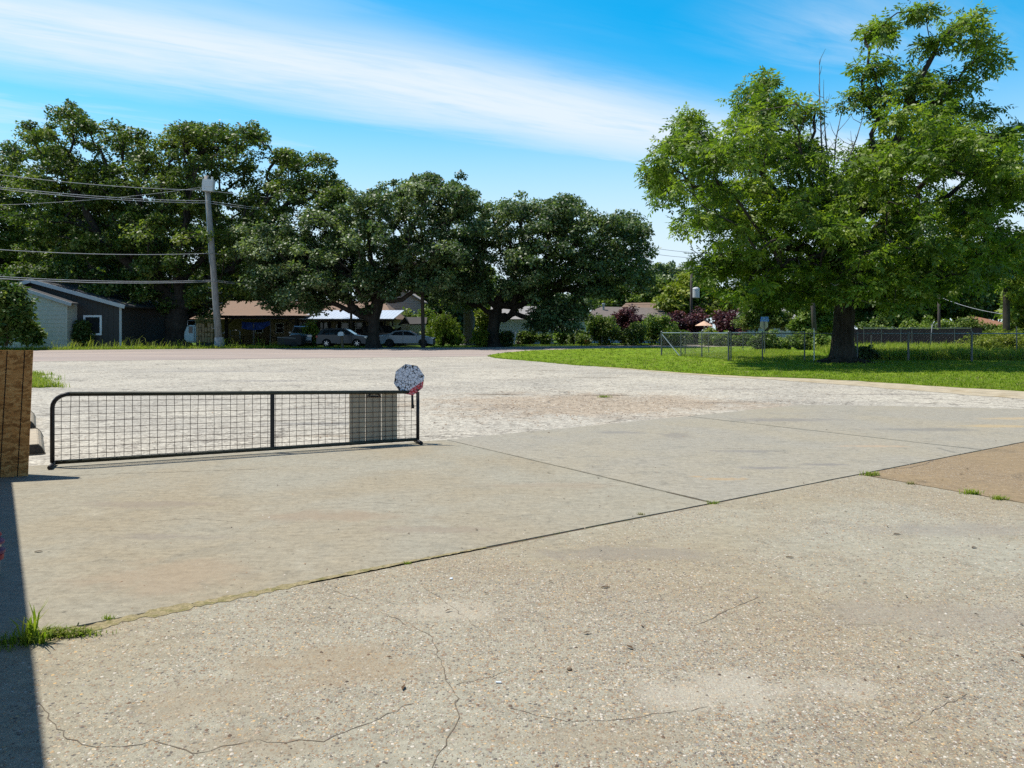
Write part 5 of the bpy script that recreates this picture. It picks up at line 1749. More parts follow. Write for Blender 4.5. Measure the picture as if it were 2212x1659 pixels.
# faded mint house with grey roof
Ym = 79.0
mh = thing('mint_house', 'faded mint walled house with a pale grey hip roof beyond the fenced yard', 'house', (XA(1675, Ym), Ym, 0))
m0, m1 = XA(1590, Ym), XA(1744, Ym)
zme = ZA(697, Ym)
MB().box(m0, m1, Ym, Ym + 8, -.05, zme).build('wall', MT['mint_wall'], mh)
MB().add([(m0 - .5, Ym - .6, zme), (m1 + .2, Ym - .6, zme), (XA(1718, Ym), Ym + 4, ZA(672, Ym + 4)), (XA(1622, Ym), Ym + 4, ZA(672, Ym + 4)), (m1 + .2, Ym + 8.5, zme), (m0 - .5, Ym + 8.5, zme)],
         [(0, 1, 2, 3), (3, 2, 4, 5), (1, 4, 2), (0, 3, 5), (0, 5, 4, 1)]).build('roof', MT['roof_grey'], mh)
MB().add([(XA(1668, Ym), Ym - .62, zme + .2), (XA(1738, Ym), Ym - .62, zme + .2), (XA(1700, Ym), Ym + 2.5, ZA(662, Ym + 3)), (XA(1672, Ym), Ym + 4, ZA(668, Ym + 3))],
         [(0, 1, 2), (0, 2, 3), (1, 0, 3, 2)][0:2]).build('front_gable_roof', MT['roof_grey'], mh)
MB().box(m0 - .5, m1 + .2, Ym - .66, Ym - .602, zme - .18, zme + .02).build('fascia', MT['post_dark'], mh)
MB().box(XA(1652, Ym), XA(1667, Ym), Ym - .03, Ym + .05, .1, 2.3).build('door_recess', MT['post_dark'], mh)
MB().box(XA(1660, Ym), XA(1666, Ym), Ym - .06, Ym - .032, .1, 1.5).build('door', MT['mint_wall'], mh)
for px in (1612, 1690, 1706):
    window(mh, XA(px - 7, Ym), XA(px + 7, Ym), 1.35, 2.15, Ym - .01, MT['white'], MT['pane'], .08, True)
MB().box(XA(1745, Ym), XA(1780, Ym), Ym + .4, Ym + 4, -.05, 1.7).build('low_wall', MT['mint_wall'], mh)

# patio umbrella
Yu = 74
pu = thing('patio_umbrella', 'faded orange patio umbrella standing between the purple shrubs', 'umbrella', (XA(1521, Yu), Yu, 0))
MB().tube([(XA(1521, Yu), Yu, 0), (XA(1521, Yu), Yu, 2.4)], .03, 8).build('pole', MT['white'], pu)
cu0 = MB()
vs, fs = [(XA(1521, Yu), Yu, 2.45)], []
for k in range(8):
    a = 2 * math.pi * k / 8
    vs.append((XA(1521, Yu) + .95 * math.cos(a), Yu + .95 * math.sin(a), 1.95))
for k in range(8):
    fs.append((0, 1 + k, 1 + (k + 1) % 8))
cu0.add(vs, fs).build('canopy', MT['orange'], pu)

# red brown roofed house at right
Yr = 84.0
rr = thing('red_roof_house', 'house with a red brown hip roof above the dark board fence', 'house', (XA(2145, Yr), Yr, 0))
MB().box(XA(2112, Yr), XA(2186, Yr), Yr, Yr + 7, -.05, ZA(703, Yr)).build('wall', MT['plank'], rr)
MB().add([(XA(2108, Yr), Yr - .6, ZA(703, Yr)), (XA(2190, Yr), Yr - .6, ZA(703, Yr)), (XA(2152, Yr), Yr + 3.5, ZA(684, Yr + 3)), (XA(2134, Yr), Yr + 3.5, ZA(684, Yr + 3)),
          (XA(2190, Yr), Yr + 7.6, ZA(703, Yr)), (XA(2108, Yr), Yr + 7.6, ZA(703, Yr))],
         [(0, 1, 2, 3), (3, 2, 4, 5), (1, 4, 2), (0, 3, 5), (0, 5, 4, 1)]).build('roof', MT['roof_red'], rr)

# board fence at the right
Yf = 72.0
bf = thing('board_fence', 'dark weathered board fence running behind the weedy lot', 'fence', (XA(1960, Yf), Yf, 0))
fx = XA(1846, Yf)
k = 0
while fx < XA(2122, Yf):
    h = 1.62 + random.uniform(-.05, .05) + (.12 if fx > XA(2050, Yf) else 0)
    MB().box(fx, fx + .138, Yf + random.uniform(-.008, .008), Yf + .03, -.05, h).build('fence_board', MT['plank'], bf)
    fx += .15
MB().box(XA(1846, Yf), XA(2122, Yf), Yf + .032, Yf + .08, 1.25, 1.33).build('fence_rail', MT['plank'], bf)
MB().box(XA(1846, Yf), XA(2122, Yf), Yf + .032, Yf + .08, .35, .43).build('fence_rail', MT['plank'], bf)


# ------------------------------------------------------------------ chain link fences
def chain_fence(name, label, pts, h, post_r, group=None, braces=(), mesh=True, sp=.11, posts=True, toprail=True, mr=.0021):
    """posts at every point"""
    t = thing(name, label, 'fence', (pts[0].x, pts[0].y, 0), group)
    for i, p in enumerate(pts):
        r_ = post_r * (1.5 if i in braces else 1.0)
        MB().tube([(p.x, p.y, -.1), (p.x, p.y, h + .03)], r_, 8).lathe([(r_ * 1.2, 0), (r_ * 1.2, .04), (r_ * .5, .08)], (p.x, p.y, h + .03), 8).build('post', MT['galv_dark'], t)
    if toprail:
        for a, b in zip(pts[:-1], pts[1:]):
            MB().tube([(a.x, a.y, h), (b.x, b.y, h)], .024, 8).build('top_rail', MT['galv'], t)
    if mesh:
        P0, P1 = [], []
        for a, b in zip(pts[:-1], pts[1:]):
            d = b - a
            Ln = d.length
            d = d / Ln
            z0, z1 = .06, h - .03
            H = z1 - z0
            n = int((Ln + H) / sp)
            for k in range(-int(H / sp), int(Ln / sp) + 1):
                s = k * sp
                for sg in (1, -1):
                    sa, sb = (s, s + H) if sg == 1 else (s + H, s)
                    u0, u1, za, zb = sa, sb, z0, z1
                    lo, hi = 0.0, 1.0
                    for q0, q1 in ((u0, u1),):
                        dd = q1 - q0
                        ta, tb_ = (0 - q0) / dd, (Ln - q0) / dd
                        lo, hi = max(lo, min(ta, tb_)), min(hi, max(ta, tb_))
                    if hi - lo < .02:
                        continue
                    p0 = a + d * (u0 + (u1 - u0) * lo)
                    p1 = a + d * (u0 + (u1 - u0) * hi)
                    P0.append((p0.x, p0.y, za + H * lo))
                    P1.append((p1.x, p1.y, za + H * hi))
        P0, P1 = np.array(P0), np.array(P1)
        V, Q = tubes_np(P0, P1, np.full(len(P0), mr), np.full(len(P0), mr), 3)
        np_mesh('chain_link', V, Q, MT['galv_dark'], t, kind='stuff')
    return t


A0 = G(1429, 768.6)
C1 = G(1574, 779)
side = [A0, G(1471, 770.3), G(1516, 773.5), C1]
fh = 1.36
fs_ = chain_fence('chain_link_fence', 'short chain link run with a diagonal brace, ending at the corner nearest the side street', side, fh, .032, 'chain link fences', (0, 3))
bp = A0.lerp(G(1471, 770.3), .92)
MB().tube([(A0.x, A0.y, fh - .05), (bp.x, bp.y, .05)], .024, 8).build('brace', MT['galv'], fs_)
front = [C1 + Vector((.10, -.05, 0)), G(1647, 779.0), Vector((XA(1738, 35.8), 35.8, 0)), Vector((XA(1852, 35.4), 35.4, 0)), G(1962, 780.5), G(2099, 781.5), G(2250, 783)]
chain_fence('chain_link_fence', 'long chain link run in front of the weedy yard, passing behind the pecan trunk', front, fh, .034, 'chain link fences', (4, 5), sp=.14, mr=.0016)
back = [A0 + Vector((.05, .14, 0)), G(1480, 767), G(1531, 763.2), G(1605, 758.8), G(1688, 753.0), G(1742, 750.8)]
fb = chain_fence('chain_link_fence', 'receding chain link run on the far side of the fenced yard', back, fh - .02, .026, 'chain link fences', sp=.2, mr=.0022)
b2_ = back[0].lerp(back[1], .9)
MB().tube([(back[0].x, back[0].y, fh - .1), (b2_.x, b2_.y, .05)], .020, 8).build('brace', MT['galv_dark'], fb)
far = [Vector((XA(px, 66), 66, 0)) for px in (1866, 1904, 1946, 1970, 2012, 2062, 2098)]
chain_fence('chain_link_fence', 'tall thin chain link run just in front of the dark board fence', far, 1.68, .03, 'chain link fences', sp=.3, mr=.002)
gd = [Vector((XA(1191, 71), 71, 0)), Vector((XA(1242, 71), 71, 0)), Vector((XA(1300, 70.5), 70.5, 0)), Vector((XA(1368, 70), 70, 0)), Vector((XA(1424, 69.5), 69.5, 0))]
chain_fence('wire_fence', 'thin dark wire garden fence along the lawn of the white house', gd, 1.05, .022, 'chain link fences', sp=.5, toprail=False, mr=.002)
wp = thing('white_stake', 'short white stake rising above the fence rail left of the pecan', 'stake', (XA(1759, 35.7), 35.7, 0))
MB().tube([(XA(1759, 35.7), 35.72, 0), (XA(1759, 35.7), 35.72, 1.62)], .028, 8).build('pipe', MT['white'], wp)

# street name and stop sign seen from behind
sgp = G(1652, 765.0)
st_ = thing('street_sign', 'street name sign with two blue blades over the pale back of a stop sign', 'sign', sgp)
zt2 = ZA(684, sgp.y)
MB().tube([(sgp.x, sgp.y, -.1), (sgp.x - .03, sgp.y, zt2 - .28)], .035, 8).build('post', MT['galv_dark'], st_)
zo = ZA(701, sgp.y)
oc = [(sgp.x - .03 + .30 * math.cos(R(22.5 + 45 * k)) * .92, zo + .34 * math.sin(R(22.5 + 45 * k))) for k in range(8)]
MB().prism(oc, sgp.y + .045, sgp.y + .05).build('stop_plate', MT['sign_back'], st_)
for (xa, xb, za, zb) in ((1642.5, 1661, 694.5, 689.5), (1644, 1660, 689.1, 684.3)):
    bd = MB().box(XA(xa, sgp.y), XA(xb, sgp.y), sgp.y - .012, sgp.y + .004, ZA(za, sgp.y), ZA(zb, sgp.y)).build('name_blade', MT['sign_blue'], st_)
    mb = MB()
    w_ = XA(xb, sgp.y) - XA(xa, sgp.y)
    h_ = ZA(zb, sgp.y) - ZA(za, sgp.y)
    x0 = XA(xa, sgp.y)
    z0 = ZA(za, sgp.y)
    for q in (.10, .19, .27, .36, .47, .55, .63, .71, .88):
        ww = random.uniform(.030, .048) * w_
        mb.box(x0 + q * w_, x0 + q * w_ + ww, sgp.y - .016, sgp.y - .0125, z0 + h_ * random.uniform(.2, .28), z0 + h_ * random.uniform(.66, .82))
    mb.box(x0, x0 + w_, sgp.y - .015, sgp.y - .0122, z0, z0 + h_ * .10).box(x0, x0 + w_, sgp.y - .015, sgp.y - .0122, z0 + h_ * .9, z0 + h_)
    mb.build('lettering', MT['sign_pale'], bd, kind='stuff')

# ------------------------------------------------------------------ poles and wires
Yp = 60.4
pb, pt = Vector((XA(474, Yp), Yp, -.2)), Vector((XA(446, Yp), Yp, ZA(380, Yp)))
up = thing('utility_pole', 'weathered silver wooden utility pole leaning beside the road, grey box on top', 'pole', (pb.x, pb.y, 0))
def PP(f): return pb.lerp(pt, f)
MB().tube([PP(0), PP(.25), PP(.5), PP(.75), PP(1)], [.30, .27, .24, .215, .185], 14).build('shaft', MT['pole'], up, smooth=True)
MB().tube([PP(0) + Vector((.05, -.02, 0)), PP(.075) + Vector((.05, -.02, 0))], [.44, .37], 12).build('concrete_collar', mat("pale_concrete_collar", (.27, .28, .29), .9, var=.2), up)
bc = Vector((XA(455, Yp), Yp - .42, ZA(403, Yp)))
bxm = MB().cbox(bc, (.92, .42, .98), 0, R(4)).build('service_box', MT['metalbox'], up, bevel=.03)
MB().cbox(bc + Vector((.04, -.225, .12)), (.70, .03, .50), 0, R(4)).build('box_door', MT['metalbox'], bxm)
plt = MB().cbox(bc + Vector((-.26, -.22, -.30)), (.22, .02, .24), 0, 0).build('number_plate', MT['white'], bxm)
fc = bpy.data.curves.new('number', 'FONT')
fc.body = "25"
fc.size = .2
fc.align_x = 'CENTER'
fc.align_y = 'CENTER'
fo = bpy.data.objects.new('plate_number', fc)
COL.objects.link(fo)
bpy.context.view_layer.update()
fme = bpy.data.meshes.new_from_object(fo.evaluated_get(bpy.context.evaluated_depsgraph_get()))
bpy.data.objects.remove(fo)
fme.materials.clear()
fo = link('plate_number', fme, MT['black'])
fo['kind'] = 'stuff'
fo.parent = up
fo.rotation_euler = (R(90), 0, 0)
fo.location = bc + Vector((-.26, -.236, -.30)) - Vector((pb.x, pb.y, 0))
MB().lathe([(.10, 0), (.10, .22), (.05, .24)], bc + Vector((.30, 0, .48)), 8).build('box_cap', MT['metalbox'], bxm)
MB().tube([bc + Vector((-.48, -.05, .35)), bc + Vector((-.52, -.05, -.45)), PP(.915) + Vector((-.1, -.25, 0)), PP(.86) + Vector((-.14, -.2, 0)), PP(.5) + Vector((-.20, -.18, 0))],
          .03, 6).build('conduit', MT['galv'], up)
for f in (.10, .21, .27, .33):
    for sg in (-1, 1):
        c = PP(f + (.0 if sg > 0 else .028))
        MB().tube([c, c + Vector((sg * .52, 0, 0)), c + Vector((sg * .52, 0, .1))], .018, 5).build('step_bolt', MT['galv'], up)


def wire(name, label, pts, r_=.024, m='cable', group='overhead wires'):
    t = thing(name, label, 'wire', (pts[0].x, pts[0].y, 0), group)
    P = []
    for a, b in zip(pts[:-1], pts[1:]):
        L_ = (b - a).length
        for k in range(16):
            f = k / 16
            P.append(a.lerp(b, f) - Vector((0, 0, L_ * .018 * 4 * f * (1 - f))))
    P.append(pts[-1])
    MB().tube(P, r_, 5).build('cable', MT[m], t, smooth=True)


YL = 46.0
wire('overhead_wire', 'top overhead wire passing behind the grey pole box', [W(-160, 356, YL), W(446, 411, Yp), W(800, 435, 72)])
wire('overhead_wire', 'upper of the two close wires below the pole box', [W(-160, 384, YL), W(449, 434, Yp - .25), W(720, 457, 70)])
wire('overhead_wire', 'lower of the two close wires below the pole box', [W(-160, 388, YL), W(450, 438.5, Yp - .25), W(720, 461, 70)])
wire('overhead_wire', 'thin service wire rising to the left side of the pole box', [W(-120, 446, YL), W(438, 404, Yp - .3)], .014)
wire('overhead_wire', 'single middle wire crossing the pole at half height', [W(-160, 527, YL), W(459, 547, Yp - .28), W(560, 551, 66)])
wire('overhead_wire', 'upper of the low wires above the charcoal roof', [W(-160, 585, YL), W(464, 605, Yp - .3), W(640, 615, 68)])
wire('overhead_wire', 'thicker low bundle above the charcoal roof', [W(-160, 590, YL), W(464, 608, Yp - .3), W(640, 617, 68)], .03)
wire('overhead_wire', 'upper distant wire in the sky gap beside the pecan', [W(1380, 530, 78), W(1560, 546, 88)], .02, 'cable_dark')
wire('overhead_wire', 'lower distant wire in the sky gap beside the pecan', [W(1380, 543, 78), W(1560, 557, 88)], .02, 'cable_dark')
wire('overhead_wire', 'pale sagging wire over the board fence', [W(1930, 638, 74), W(2031, 642, 75), W(2178, 680, 62)], .022)
wire('overhead_wire', 'dark wire crossing the tan gable roof', [W(1290, 655, 92), W(1434, 656, 92), W(1494, 656, 80), W(1580, 655, 80)], .018, 'cable_dark')


def pole(label, px0, px1, pyt, Y, r0, r1, m, cat='pole', name='utility_pole'):
    t = thing(name, label, cat, (XA(px0, Y), Y, 0))
    MB().tube([(XA(px0, Y), Y, -.1), W((px0 + px1) / 2, HZ + FPX * EYE / Y * .5 + (pyt - HZ) * .5, Y), W(px1, pyt, Y)], [r0, (r0 + r1) / 2, r1], 10).build('shaft', MT[m], t, smooth=True)
    return t


pole('dark timber pole standing in front of the pale sedan', 914.5, 911, 560, 62.3, .17, .14, 'pole_dark')
pole('thin dark pole rising behind the steel grey hatchback', 759, 758, 600, 70, .13, .10, 'pole_dark')
tp = pole('slim pole carrying a grey transformer can, behind the purple shrubs', 1493, 1494, 560, 80, .17, .13, 'pole_dark')
MB().lathe([(.02, .0), (.36, .02), (.38, .1), (.38, .95), (.40, .97), (.34, 1.12), (.12, 1.2)], (XA(1500, 80) + .12, 79.75, ZA(644, 80)), 14).build('transformer', MT['metalbox'], tp)
pole('thin dark pole in front of the tan gable', 1434, 1435, 640, 92, .13, .11, 'pole_dark')
pole('leaning dark post in front of the bright bushy tree', 1762, 1752, 600, 60, .20, .15, 'pole_dark')
pole('grey pole standing behind the board fence', 2029, 2028, 625, 75, .16, .13, 'pole_dark')
pole('thin leaning metal stake in the weedy lot', 2008, 2014, 700, 50, .03, .03, 'galv_dark', 'stake', 'metal_stake')
for lab, a, b, t_ in (('dark stake right of the pecan trunk', 1857, 1857, 762), ('rusty stake beside the undergrowth', 1881, 1882, 724), ('slim stake at the weed mound', 2196, 2196, 705)):
    Y = 41.0
    t = thing('metal_stake', lab, 'stake', (XA(a, Y), Y, 0), 'stakes in the weedy lot')
    MB().tube([(XA(a, Y), Y, -.1), W(b, t_, Y)], .03, 6).build('shaft', MT['galv_dark'], t)

# ------------------------------------------------------------------ cars


def car(name, label, cat, loc, rotz, L, Wd2, body, cabin, wb, wr, sill, m, win, belt, rimm='rim', glass='glass', spokes=5, light_rear=True, cabin_w=.86, rear_glass=None, doors=(), group=None):
    """profile x runs rear to front. body: top outline; cabin: outline of greenhouse from rear to front"""
    t = thing(name, label, cat, loc, group, rotz)
    hw = Wd2 / 2
    arches = []
    ob = list(body)
    # underside with wheel arches, front to rear
    under = []
    xf, xr_ = wb
    for xc in (xf, xr_):
        for k in range(9):
            a = math.pi * k / 8
            under.append((xc + (wr + .07) * math.cos(a), max(sill, wr + (wr + .07) * math.sin(a))))
    outline = ob + [(body[-1][0] - .03, sill)] + under + [(body[0][0] + .03, sill)]
    mb = MB()
    n = len(outline)
    cx = sum(p[0] for p in outline) / n
    cz = .55
    sl_ = [(-hw, .965), (-hw + .07, 1.0), (hw - .07, 1.0), (hw, .965)]
    vs = []
    for y, s in sl_:
        vs += [(cx + (x - cx) * (1 - (1 - s) * .5), y, cz + (z - cz) * s) for x, z in outline]
    fs = [tuple(range(n)), tuple(range(3 * n, 4 * n))[::-1]]
    for q in range(3):
        fs += [(q * n + i, q * n + (i + 1) % n, (q + 1) * n + (i + 1) % n, (q + 1) * n + i) for i in range(n)]
    mb.add(vs, fs).build('body', MT[m], t, local=True, smooth=False)
    # cabin
    zb = min(p[1] for p in cabin)
    zt_ = max(p[1] for p in cabin)

    def hwz(z):
        return hw * (.955 - (.955 - cabin_w * .88) * (z - zb) / (zt_ - zb))
    n = len(cabin)
    vs = [(x, -hwz(z), z) for x, z in cabin] + [(x, hwz(z), z) for x, z in cabin]
    fs = [tuple(range(n)), tuple(range(n, 2 * n))[::-1]] + [(i, (i + 1) % n, (i + 1) % n + n, i + n) for i in range(n)]
    MB().add(vs, fs).build('cabin', MT[m], t, local=True, bevel=.03)
    for sg in (-1, 1):
        for w_ in win:
            vs = [(x, sg * (hwz(z) + .008), z) for x, z in w_] + [(x, sg * (hwz(z) - .02), z) for x, z in w_]
            k = len(w_)
            MB().add(vs, [tuple(range(k)), tuple(range(k, 2 * k))[::-1]] + [(i, (i + 1) % k, (i + 1) % k + k, i + k) for i in range(k)]).build('side_window', MT[glass], t, local=True)
    # front and rear glass on the sloping ends of the cabin

    def endglass(p, q, nm, mm):
        (xa, za), (xb, zb_) = p, q
        d = Vector((xb - xa, 0, zb_ - za)).normalized()
        nn = Vector((-d.z, 0, d.x))
        if nn.z < 0:
            nn = -nn
        vs = []
        for f in (.10, .92):
            x, z = xa + (xb - xa) * f, za + (zb_ - za) * f
            for sg in (-1, 1):
                vs.append(Vector((x, sg * hwz(z) * .90, z)) + nn * .012)
        k = [v - nn * .03 for v in vs]
        vs = [vs[0], vs[1], vs[3], vs[2]] + [k[0], k[1], k[3], k[2]]
        MB().add(vs, [(0, 1, 2, 3), (7, 6, 5, 4), (0, 4, 5, 1), (1, 5, 6, 2), (2, 6, 7, 3), (3, 7, 4, 0)]).build(nm, mm, t, local=True)
    endglass(cabin[0], cabin[1], 'rear_window', rear_glass or MT[glass])
    endglass(cabin[-1], cabin[-2], 'windscreen', MT[glass])
    # wheels
    for xc in (xf, xr_):
        for sg in (-1, 1):
            y0 = sg * (hw - .02)
            tv = MB()
            prof = [(wr * .62, 0), (wr * .66, .012), (wr * .94, .02), (wr, -.02), (wr, -.19), (wr * .62, -.21)]
            vs, fs = [], []
            sd_ = 20
            for rr_, yy in prof:
                for k in range(sd_):
                    a = 2 * math.pi * k / sd_
                    vs.append((xc + rr_ * math.cos(a), y0 + sg * yy, wr + rr_ * math.sin(a)))
            for i in range(len(prof) - 1):
                for k in range(sd_):
                    a, b = i * sd_ + k, i * sd_ + (k + 1) % sd_
                    fs.append((a, b, b + sd_, a + sd_))
            tv.tube([(xc, y0 - sg * .06, wr), (xc, y0 - sg * .05, wr)], wr * .64, 20)
            wo_ = tv.add(vs, fs).build('wheel', MT['tyre'], t, local=True, smooth=True)
            rm = MB()
            for k in range(spokes):
                a = 2 * math.pi * k / spokes + .3
                c_, s_ = math.cos(a), math.sin(a)
                rm.bar((xc + c_ * .05, y0 - sg * .015, wr + s_ * .05), (xc + c_ * wr * .62, y0 - sg * .015, wr + s_ * wr * .62), .055, .07, (0, 1, 0))
            rm.tube([(xc, y0 - sg * .05, wr), (xc, y0 + sg * .005, wr)], wr * .17, 12)
            rm.build('rim', MT[rimm], wo_, local=True)
    # doors: thin seam strips and handles
    for sg in (-1, 1):
        for dx_ in doors:
            MB().box(dx_ - .008, dx_ + .008, sg * hw * .999 - .004, sg * hw * .999 + .004, sill + .12, belt - .02).build('door_seam', MT['black'], t, local=True)
            MB().cbox((dx_ - .22, sg * (hw + .012), belt - .13), (.18, .03, .03)).build('door_handle', MT[m], t, local=True)
        xm_ = cabin[-1][0] - .28
        MB().cbox((xm_, sg * (hw + .09), belt + .06), (.12, .20, .14)).build('mirror', MT[m], t, local=True, bevel=.02)
        # lamps
        MB().cbox((body[0][0] + .07, sg * (hw - .17), belt - .16), (.18, .38, .20)).build('tail_light', MT['redlight'], t, local=True, bevel=.02)
        MB().cbox((body[-1][0] - .11, sg * (hw - .20), belt - .24), (.26, .38, .14)).build('headlight', MT['lamp'], t, local=True, bevel=.02)
    MB().cbox((body[0][0] + .04, 0, sill + .14), (.16, Wd2 * .94, .20)).build('rear_bumper', MT['black'], t, local=True, bevel=.03)
    MB().cbox((body[-1][0] - .06, 0, sill + .14), (.16, Wd2 * .94, .20)).build('front_bumper', MT['black'], t, local=True, bevel=.03)
    MB().cbox((body[-1][0] - .01, 0, belt - .32), (.06, Wd2 * .5, .18)).build('grille', MT['black'], t, local=True)
    MB().cbox((body[0][0] - .01, 0, belt - .30), (.03, .34, .13)).build('number_plate', MT['white'], t, local=True)
    return t


blue_glass = glass_mat("blue_reflecting_glass", (.02, .10, .42), .12)
Ysd = 63.8
sxc = (XA(817, Ysd) + XA(936, Ysd)) / 2
car('sedan', 'pale silver sedan with dark wheels parked beyond the road', 'car', (sxc, Ysd + .9, 0), 0, 4.95, 1.85,
    [(-2.46, .42), (-2.44, .98), (-2.30, 1.05), (-1.55, 1.08), (1.10, 1.03), (2.05, .92), (2.38, .78), (2.44, .45)],
    [(-1.80, 1.04), (-1.05, 1.40), (-.25, 1.48), (.30, 1.42), (1.22, 1.0)],
    (1.52, -1.46), .345, .24, 'white_paint',
    [[(-1.28, 1.07), (-.98, 1.33), (-.28, 1.405), (-.28, 1.05)], [(-.22, 1.05), (-.22, 1.405), (.26, 1.36), (.98, 1.03)]], 1.02, 'rim_dark', rear_glass=blue_glass, doors=(-.25, .95))
Ysv = 63.2
vxc = XA(681, Ysv) + 2.25
car('hatchback', 'steel grey crossover with bright spoked wheels parked left of the oak trunk', 'car', (vxc, Ysv + .95, 0), 0, 4.4, 1.82,
    [(-2.20, .45), (-2.18, 1.0), (-2.08, 1.12), (1.05, 1.10), (1.95, .98), (2.15, .80), (2.2, .48)],
    [(-2.05, 1.08), (-1.72, 1.55), (-1.3, 1.64), (.15, 1.64), (.42, 1.56), (1.20, 1.07)],
    (1.38, -1.30), .35, .27, 'silver_paint',
    [[(-1.75, 1.16), (-1.55, 1.50), (-1.05, 1.55), (-1.05, 1.12)], [(-.98, 1.12), (-.98, 1.55), (-.12, 1.56), (-.12, 1.11)], [(-.05, 1.11), (-.05, 1.56), (.32, 1.51), (.94, 1.11)]],
    1.1, 'rim', doors=(-.08, .92), spokes=6)
Ybk = 70.5
car('large_suv', 'big black utility vehicle parked behind the oak trunk', 'car', ((XA(775, Ybk) + XA(872, Ybk)) / 2 + .3, Ybk + .9, 0), 0, 5.1, 1.95,
    [(-2.5, .5), (-2.48, 1.15), (-2.4, 1.25), (1.2, 1.25), (2.2, 1.15), (2.45, .95), (2.5, .55)],
    [(-2.40, 1.22), (-2.20, 1.85), (-1.9, 1.93), (.35, 1.93), (.6, 1.86), (1.30, 1.22)],
    (1.55, -1.45), .39, .32, 'black_paint',
    [[(-2.1, 1.30), (-1.98, 1.80), (-1.2, 1.83), (-1.2, 1.28)], [(-1.12, 1.28), (-1.12, 1.83), (-.2, 1.84), (-.2, 1.28)], [(-.12, 1.28), (-.12, 1.84), (.5, 1.80), (1.02, 1.28)]],
    1.25, 'rim_dark', doors=(-.15, 1.05))
Ypk = 64.4
car('pickup_truck', 'dusty silver pickup truck facing the road beside the carport', 'truck', (XA(634, Ypk), Ypk + 2.9, 0), R(-78), 5.6, 1.95,
    [(-2.8, .6), (-2.78, 1.22), (-.9, 1.24), (1.3, 1.22), (2.55, 1.12), (2.75, .9), (2.8, .55)],
    [(-.95, 1.2), (-.82, 1.80), (-.55, 1.88), (.45, 1.88), (.62, 1.82), (1.38, 1.2)],
    (1.8, -1.7), .40, .38, 'truck_paint',
    [[(-.78, 1.27), (-.72, 1.76), (-.15, 1.78), (-.15, 1.27)], [(-.08, 1.27), (-.08, 1.78), (.50, 1.76), (1.06, 1.27)]], 1.22, 'rim', doors=(-.1, 1.1))
# dark lidded utility trailer in front of the pickup
dt = thing('utility_trailer', 'dark boxy trailer with a sloping lid standing at the kerb in front of the pickup', 'trailer', (XA(631, 63.2), 62.6, 0))
MB().prism([(XA(604, 63.2), .22), (XA(655, 63.2), .22), (XA(656, 63.2), 1.0), (XA(650, 63.2), 1.16), (XA(622, 63.2), .98), (XA(604, 63.2), .85)], 62.6, 63.9).build('box', MT['black'], dt, bevel=.04)
MB().bar((XA(604, 63.2), 62.57, .88), (XA(644, 63.2), 62.57, .80), .05, .07).build('lid_edge', MT['galv_dark'], dt)
for yy in (62.66, 63.8):
    MB().tube([(XA(640, 63.2), yy - .08, .26), (XA(640, 63.2), yy + .08, .26)], .27, 14).build('wheel', MT['tyre'], dt)

# carport clutter: tarp, tube gate, patterned block panel, small boat, mailbox, benches
Yq = 71.4
tt = thing('blue_tarp', 'blue tarp slung along the front of the carport', 'tarp', (XA(552, Yq), Yq, 0))
vs, fs = [], []
nx, nz = 28, 8
for i in range(nx + 1):
    u = i / nx
    x = XA(522, Yq) + (XA(583, Yq) - XA(522, Yq)) * u
    top = ZA(694.5, Yq) - .10 * math.sin(math.pi * u) + (.18 * max(0, u - .75))
    bot = ZA(709.5, Yq) - .16 * math.sin(math.pi * min(1, u * 1.15)) + .35 * max(0, u - .78) / .22
    for j in range(nz + 1):
        v = j / nz
        vs.append((x, Yq - .05 + .05 * math.sin(u * 17 + v * 2) + .09 * math.sin(v * 3.1), top + (bot - top) * v))
for i in range(nx):
    for j in range(nz):
        a = i * (nz + 1) + j
        fs.append((a, a + nz + 1, a + nz + 2, a + 1))
MB().add(vs, fs).build('sheet', MT['tarp'], tt, smooth=True)
MB().tube([(XA(547, Yq), Yq + .12, 0), (XA(547, Yq), Yq + .12, 2.2)], .09, 8).build('post', MT['galv_dark'], tt)
MB().tube([(XA(583, Yq), Yq + .12, 0), (XA(583, Yq), Yq + .12, 2.45)], .05, 8).build('post', MT['galv_dark'], tt)

tg = thing('tube_gate', 'pale rounded tube gate leaning in the carport behind the dark post', 'gate', (XA(508, 71.5), 71.5, 0))
P = [(XA(498, 71.5), 71.4, 0), (XA(498, 71.5), 71.4, ZA(713, 71.5)), (XA(515, 71.5), 71.4, ZA(713, 71.5)), (XA(519, 71.5), 71.4, ZA(716, 71.5)), (XA(520, 71.5), 71.4, 0)]
MB().tube(P, .045, 8).build('tube_frame', MT['galv'], tg, smooth=True)
for zz in (.45, .95):
    MB().tube([(XA(498, 71.5), 71.4, zz), (XA(520, 71.5), 71.4, zz)], .02, 6).build('tube_bar', MT['galv'], tg)

